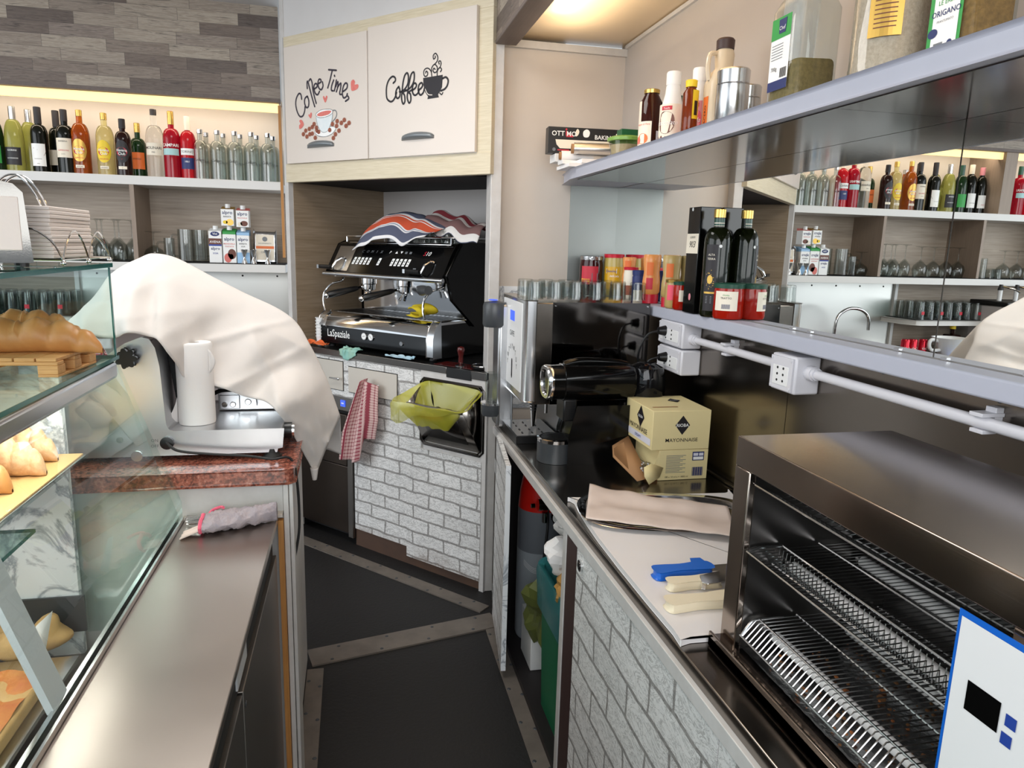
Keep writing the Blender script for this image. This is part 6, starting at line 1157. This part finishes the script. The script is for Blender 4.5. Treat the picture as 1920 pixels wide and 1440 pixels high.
for i in range(n):
    y = YA + (YZ - YA) * i / n; d_ = (YZ - YA) / n * 1.6
    b.tube([(.01, y, z0), (.05, y + d_, z0 - .018)], .001, 4); b.tube([(.05, y, z0 - .018), (.01, y + d_, z0)], .001, 4)
for k in range(14):
    x = .05 + k * .018; b.tube([(x, YA, z0 - .018), (x, YZ, z0 - .018)], .0009, 4)
for i in range(30): y = YA + (YZ - YA) * i / 30; b.tube([(.05, y, z0 - .018), (.30, y + .004, z0 - .018)], .0009, 4)
b.tube([(.008, YA, z0), (.008, YZ, z0)], .002, 6); b.build('top_mesh', t)
for z in (.052, .19):
    for x in ((.075, .23) if z < .1 else (.095, .24)): b = MB('quartz_tube', 'satin_chrome'); b.cyl((x, YA, z), (x, YZ - .01, z), .0105, 12); b.cyl((x, YZ - .012, z), (x, YZ, z), .010, 12, 'satin_chrome'); b.build('quartz_tube', t)
for x in (.095, .24): b = MB('quartz_tube'); b.cyl((x, YA, z0 + .008), (x, YZ, z0 + .008), .0075, 12); b.build('quartz_tube', t)
b = MB('oven_steel'); b.box(-.006, .0, YA - .12, .34 + .06, .02, .357); pn = b.build('control_panel', t)
fo_ = plane((-.0075, .40, 0), (0, -1, 0)); f1 = plane((-.0082, .40, 0), (0, -1, 0)); f2 = plane((-.009, .40, 0), (0, -1, 0))
b = MB('white_plastic', 'blue_plastic', 'black_gloss', 'ink_white', 'ink_blue'); b.box(-.0072, -.006, .10, .40, .035, .357, 'blue_plastic'); b.rect(f1, .005, .295, .04, .350, 'white_plastic'); b.rect(f2, .026, .069, .247, .283, 'black_gloss'); b.rect(f2, .076, .089, .262, .276, 'ink_blue'); b.rect(f2, .074, .087, .240, .254, 'ink_blue'); b.stroke(f2, [(.035, .150), (.035, .170), (.050, .172), (.052, .155)], .006, 'ink_blue', 4); b.build('front_plate', pn, smooth=0)
b = MB('ink_yellow'); ft = plane((.012, .335, Hh + .0012), (0, -1, 0), (1, 0, 0)); b.stroke(ft, [(0, 0), (.03, .0), (.015, .025)], .004, 0, 1, True); b.build('warning_sign', t, smooth=0)
for x, y in ((.03, .03), (.03, W - .03), (D - .03, .03), (D - .03, W - .03)): pass

# ------------------------------------------------------------------ jars on the ledge
ZL = 1.442; LG = 'jars and bottles on the mirror ledge'
def jar(label, loc, r, h, m, lidm, lidh=.016, marks=None, sides=26, neck=.93, name='jar', group=LG, cat='jar'):
    t = thing(name, label, cat, loc, 0, group); b = MB(m); b.lathe([(0, .003), (r * .8, 0), (r - .003, .002), (r, .008), (r, h * .78), (r * neck, h - lidh - .004), (r * neck, h - lidh)], n=sides); b.build('jar_body', t)
    b = MB(lidm); b.lathe([(r * neck + .002, h - lidh), (r * neck + .003, h - .002), (r * neck, h), (0, h)], n=26); b.build('lid', t)
    if marks: b = MB(); marks(b, r); b.build('label', t, smooth=60)
    return t
def patch(a0, wd, z0, z1, m, words=(), ex=None):
    def f(b, r):
        fr = cylf(r + .0006, a0); f2 = cylf(r + .0012, a0); b.rect(fr, -wd / 2, wd / 2, z0, z1, m, 8)
        for w_ in words: b.text(f2, w_[0], w_[4] if len(w_) > 4 else 0, w_[1], w_[2], w_[3])
        if ex: ex(b, fr, f2)
    return f
jar('dark jam jar with red and yellow label and foil lid, far end of the ledge', (1.045, 3.08, ZL), .052, .175, 'jam_dark', 'foil', .018, patch(-115, .08, .05, .13, 'ink_red', [('70%', .06, .022, 'ink_yellow', -.02)], lambda b, fr, f2: (b.rect(f2, .01, .038, .06, .1, 'ink_grey'), b.rect(f2, -.04, 0, .052, .075, 'ink_yellow'))))
jar('yellow mustard jar with red lid and orange label', (1.145, 3.06, ZL), .046, .185, 'mustard_pale', 'red_plastic', .016, patch(-105, .10, .03, .13, 'mustard', [('delicata', .085, .014, 'ink_white')], lambda b, fr, f2: (b.rect(f2, -.04, .01, .10, .122, 'ink_white'), b.text(cylf(.0478, -105), 'Develey', -.015, .106, .015, 'ink_blue'))))
def squeeze(label, loc, m, h=.19, r=.036):
    t = thing('sauce_bottle', label, 'sauce bottle', loc, 0, LG); b = MB(m); b.lathe([(r * .8, .035), (r, .045), (r, .085), (r * .88, .12), (r * .98, .16), (r * .98, h - .004), (r * .9, h), (0, h)], n=24, sy=.75); b.build('squeeze_body', t)
    b = MB('red_plastic'); b.lathe([(0, 0), (r * .9, 0), (r * .9, .035), (0, .036)], n=24, sy=.75); b.build('cap', t)
    b = MB('pink_label', 'ink_red'); b.M = Matrix.Diagonal((1, .75, 1, 1)); fr = cylf(r + .001, -120); b.rect(fr, -.014, .014, .055, .10, 'ink_red', 4); b.rect(fr, -.014, .014, .11, .16, 'ink_orange', 4); b.M = None; b.build('label', t, smooth=60); return t
squeeze('orange sauce squeeze bottle behind the small jars', (1.155, 2.90, ZL), 'orange_sauce', .175, .03)
squeeze('orange sauce squeeze bottle with red cap standing upside down in front', (1.155, 2.66, ZL), 'orange_sauce')
squeeze('beige sauce squeeze bottle with red cap, right of the orange one', (1.16, 2.49, ZL), 'beige_sauce')
jar('small cream jar with red lid in front of the mustard', (1.14, 2.84, ZL), .03, .135, 'ink_cream', 'red_plastic', .012, patch(-115, .05, .02, .06, 'ink_bean'))
jar('small blue lidded jar with blue and cream label', (1.145, 2.765, ZL), .026, .125, 'ink_navy', 'ink_navy', .02, patch(-110, .045, .0, .045, 'ink_cream', [('crema', .07, .012, 'ink_white')]))
jar('small pink labelled spread jar with gold lid', (1.145, 2.435, ZL), .028, .105, 'beige_sauce', 'gold_lid', .012, patch(-115, .045, .03, .085, 'pink_label', [('', 0, .01, 'ink_white')]))
jar('small red sauce jar with dark green lid beside the black box', (1.145, 2.372, ZL), .026, .10, 'tomato_jar', 'dark_green_lid', .012, patch(-95, .03, .03, .07, 'ink_cream'))
TJ = patch(-130, .075, .028, .088, 'ink_cream', [('TRATTO', .064, .009, 'ink_black'), ('ricetta', .074, .008, 'ink_green')], lambda b, fr, f2: [b.rect(f2, -.012 + k * .003, -.0105 + k * .003, .034, .048, 'ink_navy') for k in range(9)])
jar('red tomato sauce jar with green lid and cream label in front of the mirror', (1.158, 2.055, ZL), .047, .112, 'tomato_jar', 'dark_green_lid', .015, TJ, 26, .97)
# tall black box and oil bottle
t = thing('oil_gift_box', 'tall glossy black gift box with cream band reading 903', 'box', (1.13, 2.24, ZL), 0); b = MB('black_gloss'); b.box(-.012, .062, -.03, .055, 0, .352); b.build('box', t, bevel=.002)
fl = plane((-.0128, .055, 0), (0, -1, 0)); ff = plane((0, -.0308, 0)); fl2 = plane((-.0134, .055, 0), (0, -1, 0)); ff2 = plane((0, -.0314, 0)); b = MB('ink_cream', 'ink_black', 'ink_gold', 'ink_pink', 'ink_white'); b.rect(fl, 0, .085, .20, .265, 'ink_cream'); b.text(fl2, '903', .045, .22, .03, 'ink_black', shear=.3); b.text(fl2, 'LUXURY', .045, .25, .01, 'ink_black'); b.disc(fl, .03, .345, .006, m='ink_white'); b.disc(fl, .05, .055, .008, .012, 'ink_pink'); b.build('print', t, smooth=0)
def oil(b, r):
    fr = cylf(r + .0008, -140); f2 = cylf(r + .0014, -140); b.rect(fr, -.02, .02, .02, .23, 'ink_black', 4); rnd = random.Random(4)
    for i in range(46): a = rnd.uniform(0, 2 * PI); q = rnd.uniform(.006, .032); b.disc(f2, q * .5 * math.cos(a), .12 + q * math.sin(a), .0012, m='ink_gold', n=5)
    b.disc(f2, 0, .12, .009, .014, 'ink_gold'); b.rect(f2, -.018, .018, .075, .081, 'ink_gold', 4)
    for k in range(5): b.rect(f2, -.01, .01, .045 + k * .005, .047 + k * .005, 'ink_grey')
    b.text(f2, 'ALTA', 0, .195, .009, 'ink_cream'); b.text(f2, 'TERRA', 0, .182, .009, 'ink_cream'); b.disc(cylf(r + .0008, -105), 0, .225, .005, m='ink_white')
t = bottle('oil_bottle', 'tall dark square shouldered olive oil bottle with gold cap', 'bottle', (1.148, 2.135, ZL), .043, .34, .235, .0165, .285, 'oil_bottle', (.315, .342, .019, 'gold_lid'), oil, LG)
b = MB('ink_green', 'ink_cream'); fr = cylf(.0172, -115); b.rect(fr, -.02, .02, .288, .312, 'dark_green_lid', 6); b.rect(cylf(.0176, -115), -.02, .02, .296, .299, 'ink_cream', 6); b.rect(cylf(.0176, -115), -.02, .02, .288, .2895, 'ink_cream', 6); b.build('neck_label', t, smooth=60)

# ------------------------------------------------------------------ things on the upper shelf
ZU = 1.969; UG = 'things on the upper right shelf'
t = thing('baking_paper_box', 'long black baking paper box with white lettering at the shelf end', 'box', (.80, 2.985, 2.035), -4); b = MB('black_satin'); b.box(0, .33, 0, .06, 0, .105); b.build('box', t, bevel=.001)
f1 = plane((0, -.0008, 0)); f2 = plane((0, -.0014, 0)); b = MB('ink_white', 'ink_red', 'ink_cream'); b.rect(f1, .075, .105, .066, .076, 'ink_red'); b.text(f2, 'OTT MO', .066, .070, .027, 'ink_white', bold=.012); b.stroke(f2, [(.075, .072), (.075, .088)], .005, 'ink_red', 1); b.disc(f2, .075, .096, .004, m='ink_red'); b.text(f2, 'BAKING', .24, .062, .024, 'ink_white', bold=.012)
b.poly(f1, [(.115, .07), (.125, .075), (.13, .09), (.122, .1), (.113, .085)], 'ink_cream', 3); b.poly(f1, [(.15, .07), (.17, .07), (.175, .09), (.162, .1), (.147, .09)], 'ink_white', 3); b.poly(f1, [(.03, .055), (.30, .055), (.33, .02), (.05, .02), (.035, .035)], 'ink_cream'); b.disc(f1, .025, .015, .007, m='ink_grey'); b.rect(f1, .04, .09, .011, .016, 'ink_red'); b.build('print', t, smooth=0)
for i, (x0, y0, z0, x1, y1, z1, r_, m_, l) in enumerate(((.875, 2.90, 2.045, 1.07, 2.86, 2.04, .024, 'satin_chrome', 'foil roll with brown cardboard core before the black box'), (.84, 2.955, 2.022, .98, 2.93, 2.02, .02, 'paper', 'white paper roll between the black box and the foil roll'))):
    a_, c_ = Vector((x0, y0, z0)), Vector((x1, y1, z1)); L = (c_ - a_).length; an = math.atan2(y1 - y0, x1 - x0)
    t = thing('kitchen_roll', l, 'roll', a_, math.degrees(an), 'rolls at the shelf end'); b = MB(m_); b.M = Matrix.Rotation(R(90), 4, 'Y'); b.lathe([(r_ * .8, 0.01), (r_, 0.01), (r_, L), (r_ * .8, L)], n=24); b.M = None; b.build('roll', t)
    b = MB('carton_brown'); b.M = Matrix.Rotation(R(90), 4, 'Y'); b.lathe([(r_ * .62, 0), (r_ * .8, 0), (r_ * .8, L), (r_ * .62, L), (r_ * .62, 0)], n=24); b.M = None; b.build('core', t)
b = MB('paper'); b.box(.85, 1.05, 2.84, 3.02, ZU, 1.984); b.box(.90, 1.06, 2.83, 2.95, 1.984, 2.0); tag(b.build('flat_carton_sleeve', bevel=.001), 'flat pale grey cartons lying under the rolls at the shelf end', 'cardboard')
b = MB('white_plastic', 'ink_orange'); b.box(.83, 1.06, 2.975, 3.06, 2.0, 2.033); b.box(.84, 1.06, 2.90, 2.97, 1.985, 2.0); tag(b.build('film_box', bevel=.001), 'pale flat film box under the black baking paper box', 'box')
t = thing('food_tub', 'round clear food tub of oat flakes with pale green lid', 'food tub', (1.00, 2.62, ZU), 0); b = MB('clear_glass'); b.lathe([(0, .002), (.05, .0), (.062, .075)], n=30); b.build('tub', t); b = MB('oats'); b.lathe([(0, .004), (.047, .004), (.055, .06), (0, .064)], n=30); b.build('oat_flakes', t); b = MB('green_lid'); b.lathe([(.062, .072), (.068, .074), (.068, .084), (.055, .09), (0, .09)], n=30); b.build('lid', t)
b = MB('dark_green_plastic', 'ink_cream'); b.box(.975, 1.04, 2.60, 2.65, 2.0595, 2.085); b.box(.99, 1.1, 2.66, 2.7, 2.0595, 2.08, 'ink_cream'); tag(b.build('tea_box', bevel=.001), 'small dark green box on the lid of the oat tub', 'box')
def syrup(b, r):
    fr = cylf(r + .0006, -150); f2 = cylf(r + .0012, -150); b.rect(fr, -.045, .03, .02, .10, 'ink_cream', 8); b.rect(fr, -.045, -.01, .10, .165, 'ink_cream', 4); b.text(f2, 'sciroppo di Pere', -.005, .088, .009, 'ink_heart', shear=.3); b.disc(f2, 0, .045, .02, .017, 'ink_orange'); b.disc(f2, -.02, .04, .012, .012, 'ink_heart'); b.rect(cylf(r + .0006, -80), 0, .02, .04, .07, 'ink_lilac', 3)
t = jar('dark fruit syrup bottle with gold lid and cream label', (.985, 2.36, ZU), .038, .205, 'syrup', 'gold_lid', .013, syrup, 26, .62, 'syrup_bottle', UG, 'bottle')
def topping(label, loc, m, word):
    t = thing('topping_bottle', label, 'bottle', loc, 0, UG); b = MB('white_plastic'); b.lathe([(0, 0), (.034, 0), (.037, .006), (.036, .10), (.034, .125), (.024, .165), (.022, .19)], n=26); b.build('bottle_body', t); b = MB('white_plastic'); b.lathe([(.023, .19), (.0235, .225), (.021, .23), (0, .23)], n=20); b.build('cap', t)
    b = MB(); fr = cylf(.0378, -140); f2 = cylf(.0384, -140); f3 = cylf(.039, -140); b.rect(fr, -.05, .05, .006, .13, 'ink_cream' if m == 'ink_brown' else 'ink_pink', 12); b.poly(f2, [(-.022, .10), (0, .108), (.024, .095), (.026, .06), (.002, .04), (-.024, .055)], m, 4); b.text(f3, word, 0, .068, .019, 'ink_white', shear=.3); b.rect(f2, -.018, .018, .112, .124, 'ink_red', 4); b.text(f3, 'Toschi', 0, .1145, .008, 'ink_white')
    b.stroke(f2, [(-.04, .012), (-.035, .035), (-.025, .015), (-.015, .035), (-.008, .012), (.0, .032), (.01, .012)], .004, 'ink_brown', 4)
    for k in range(6): b.stroke(f2, [(.012 + k * .006, .01), (.015 + k * .006, .03)], .002, m, 1)
    b.build('label', t, smooth=60)
topping('white chocolate topping bottle with brown splash label', (.995, 2.215, ZU), 'ink_brown', 'cioccolato'); topping('white strawberry topping bottle with red splash label', (1.05, 2.145, ZU), 'ink_red', 'fragola')
def hny(b, r): fr = cylf(r + .0006, -100); b.rect(fr, 0, .035, .06, .14, 'ink_yellow', 4); b.rect(cylf(r + .0012, -100), .006, .018, .07, .11, 'ink_black', 2)
jar('amber honey bottle with yellow cap and yellow label', (.975, 2.045, ZU), .023, .17, 'honey', 'ink_yellow', .02, hny, 26, .62, 'honey_bottle', UG, 'bottle')
jar('green labelled round jar behind the chocolate topping', (1.08, 2.37, ZU), .042, .19, 'green_bottle', 'dark_green_lid', .02, patch(-120, .08, .03, .15, 'ink_cream'), 26, .8, 'round_bottle', UG, 'bottle')
t = thing('syrup_jug', 'beige plastic syrup jug with loop handle and dark brown cap', 'jug', (1.055, 2.01, ZU), 0, UG); b = MB('maple_jug'); loft(b, [rrect(.046, .034, .02, 0), rrect(.048, .036, .02, .01), rrect(.048, .036, .02, .155), rrect(.036, .03, .02, .185), rrect(.024, .024, .02, .20), rrect(.026, .026, .02, .235), rrect(.022, .022, .02, .25)], 0, True); b.build('jug_body', t, smooth=50); b = MB('brown_edge'); b.lathe([(.025, .25), (.026, .275), (.022, .28), (0, .28)], n=24); b.build('cap', t)
b = MB('maple_jug'); b.tube(smooth_pts([(-.022, 0, .24), (-.045, 0, .235), (-.05, 0, .20), (-.044, 0, .165)], 4), .007, 8); b.build('handle', t); b = MB('ink_yellow', 'ink_black'); fl = plane((-.0488, .036, 0), (0, -1, 0)); b.rect(fl, .022, .05, .02, .12, 'ink_orange'); b.text(plane((-.0494, .036, 0), (0, 0, 1), (0, 1, 0)), 'ACERO', .07, -.042, .016, 'ink_black'); b.build('label', t, smooth=0)
for i, (x, y, r_, h) in enumerate(((.975, 1.80, .042, .145), (1.06, 1.87, .035, .125))):
    t = thing('cocoa_shaker', ['brushed steel cocoa shaker with flat lid at the shelf edge', 'smaller steel shaker half hidden behind the bigger one'][i], 'shaker', (x, y, ZU), 0, 'steel shakers'); b = MB('satin_chrome'); b.lathe([(0, 0), (r_ - .003, 0), (r_, .004), (r_, h * .72), (r_ - .002, h * .73), (r_, h * .75)], n=30); b.build('can', t); b = MB('satin_chrome'); b.lathe([(r_ - .001, h * .75), (r_, h - .004), (r_ - .003, h), (0, h)], n=30); b.build('lid', t)
b = MB('clear_plastic'); b.prism([(1.62, 1.97), (1.73, 1.97), (1.69, 2.26), (1.60, 2.26)], 1.07, 1.074, 'x'); b.prism([(1.60, 1.97), (1.70, 1.97), (1.66, 2.25), (1.58, 2.25)], 1.02, 1.024, 'x'); tag(b.build('clear_panel', bevel=.001), 'clear plastic sheets leaning between the shaker and the spice jar', 'panel')
def spice_jar(label, loc, r, h, fill, fm, lidm, marks, square=True, grip=True):
    t = thing('spice_jar', label, 'spice jar', loc, 0, UG); b = MB('clear_glass')
    if square: loft(b, [rrect(r, r, r * .45, 0, 5), rrect(r, r, r * .45, h * .78, 5), rrect(r * .85, r * .85, r * .45, h * .86, 5), rrect(r * .62, r * .62, r * .5, h * .92, 5), rrect(r * .62, r * .62, r * .5, h, 5)], 0, True)
    else: b.lathe([(0, 0), (r, 0), (r, h * .12), (r * .985, h * .13), (r * .985, h * .8), (r * .7, h * .95)], n=40)
    b.build('jar_body', t); b = MB(fm)
    if square: b.M = None; top = [p + Vector((0, 0, .012 * noise.noise(p * 30))) for p in rrect(r - .004, r - .004, r * .42, fill * h, 5)]; loft(b, [rrect(r - .004, r - .004, r * .42, .004, 5), top], 0, True, True)
    else: b.lathe([(0, .004), (r - .005, .004), (r - .005, fill * h), (0, fill * h + .01)], n=40)
    b.build('contents', t, smooth=30); b = MB(lidm); b.lathe([(r * .66, h), (r * .68, h + .035), (0, h + .037)], n=30); b.build('lid', t)
    b = MB(); marks(b, r); b.build('label', t, smooth=0); return t
def mk1(b, r):
    fl = plane((-r - .0008, .04, 0), (0, -1, 0)); f2 = plane((-r - .0014, .04, 0), (0, -1, 0)); ff = plane((0, -r - .0008, 0)); ff2 = plane((0, -r - .0014, 0))
    f4 = plane((-r - .002, .04, 0), (0, -1, 0)); b.rect(fl, 0, .075, .045, .20, 'ink_white'); b.rect(f2, 0, .075, .155, .20, 'ink_green'); b.rect(f2, 0, .075, .045, .066, 'ink_navy'); b.poly(f4, [(.03, .165), (.055, .165), (.058, .195), (.028, .195)], 'ink_navy'); b.text(plane((-r - .0026, .04, 0), (0, -1, 0)), 'Chef', .043, .172, .012, 'ink_white')
    for k in range(6): b.rect(f2, .006, .05, .142 - k * .006, .1435 - k * .006, 'ink_grey')
    b.text(f2, '700g', .02, .088, .012, 'ink_black')
    for k in range(9): b.rect(f2, .045 + k * .0028, .0465 + k * .0028, .07, .09, 'ink_black')
spice_jar('square clear spice jar part filled with dried herbs, blue and green label', (1.005, 1.545, ZU), .058, .275, .36, 'herbs', 'dark_green_plastic', mk1)
def mk2(b, r): fr = cylf(r + .0006, -140, 0); b.rect(fr, -.03, .03, .085, .24, 'ink_gold', 8); [b.rect(cylf(r + .0012, -140), -.02, .02, .10 + k * .008, .102 + k * .008, 'ink_brown', 3) for k in range(12)]
spice_jar('large round jar full of coarse speckled spice with gold label', (1.03, 1.295, ZU), .073, .33, .92, 'spice', 'dark_green_plastic', mk2, False)
def mk3(b, r):
    f0 = plane((-r - .0008, r, 0), (0, -1, 0)); f2 = plane((-r - .0014, r, 0), (0, -1, 0)); f3 = plane((-r - .002, r, 0), (0, -1, 0)); b.rect(f0, .012, .085, .03, .27, 'ink_green'); b.rect(f0, .012, .085, .01, .03, 'ink_navy'); b.rect(f2, .022, .078, .025, .27, 'ink_white'); b.text(f3, 'LE ERBE', .05, .112, .011, 'ink_green'); b.text(f3, 'ORIGANO', .05, .094, .0135, 'ink_navy', bold=.01); b.text(f3, 'FRANTUMATO', .05, .083, .0055, 'ink_grey'); b.disc(f3, .025, .068, .011, .008, 'ink_navy'); b.rect(f3, .03, .05, .032, .05, 'ink_grey'); b.disc(f3, .065, .045, .006, m='ink_navy'); b.stroke(f3, [(.045, .13), (.052, .135), (.048, .145), (.056, .15)], .002, 'ink_green', 3)
spice_jar('square jar full of oregano with green and white label, rightmost on the shelf', (1.06, 1.135, ZU), .052, .31, .9, 'oregano', 'dark_green_plastic', mk3)
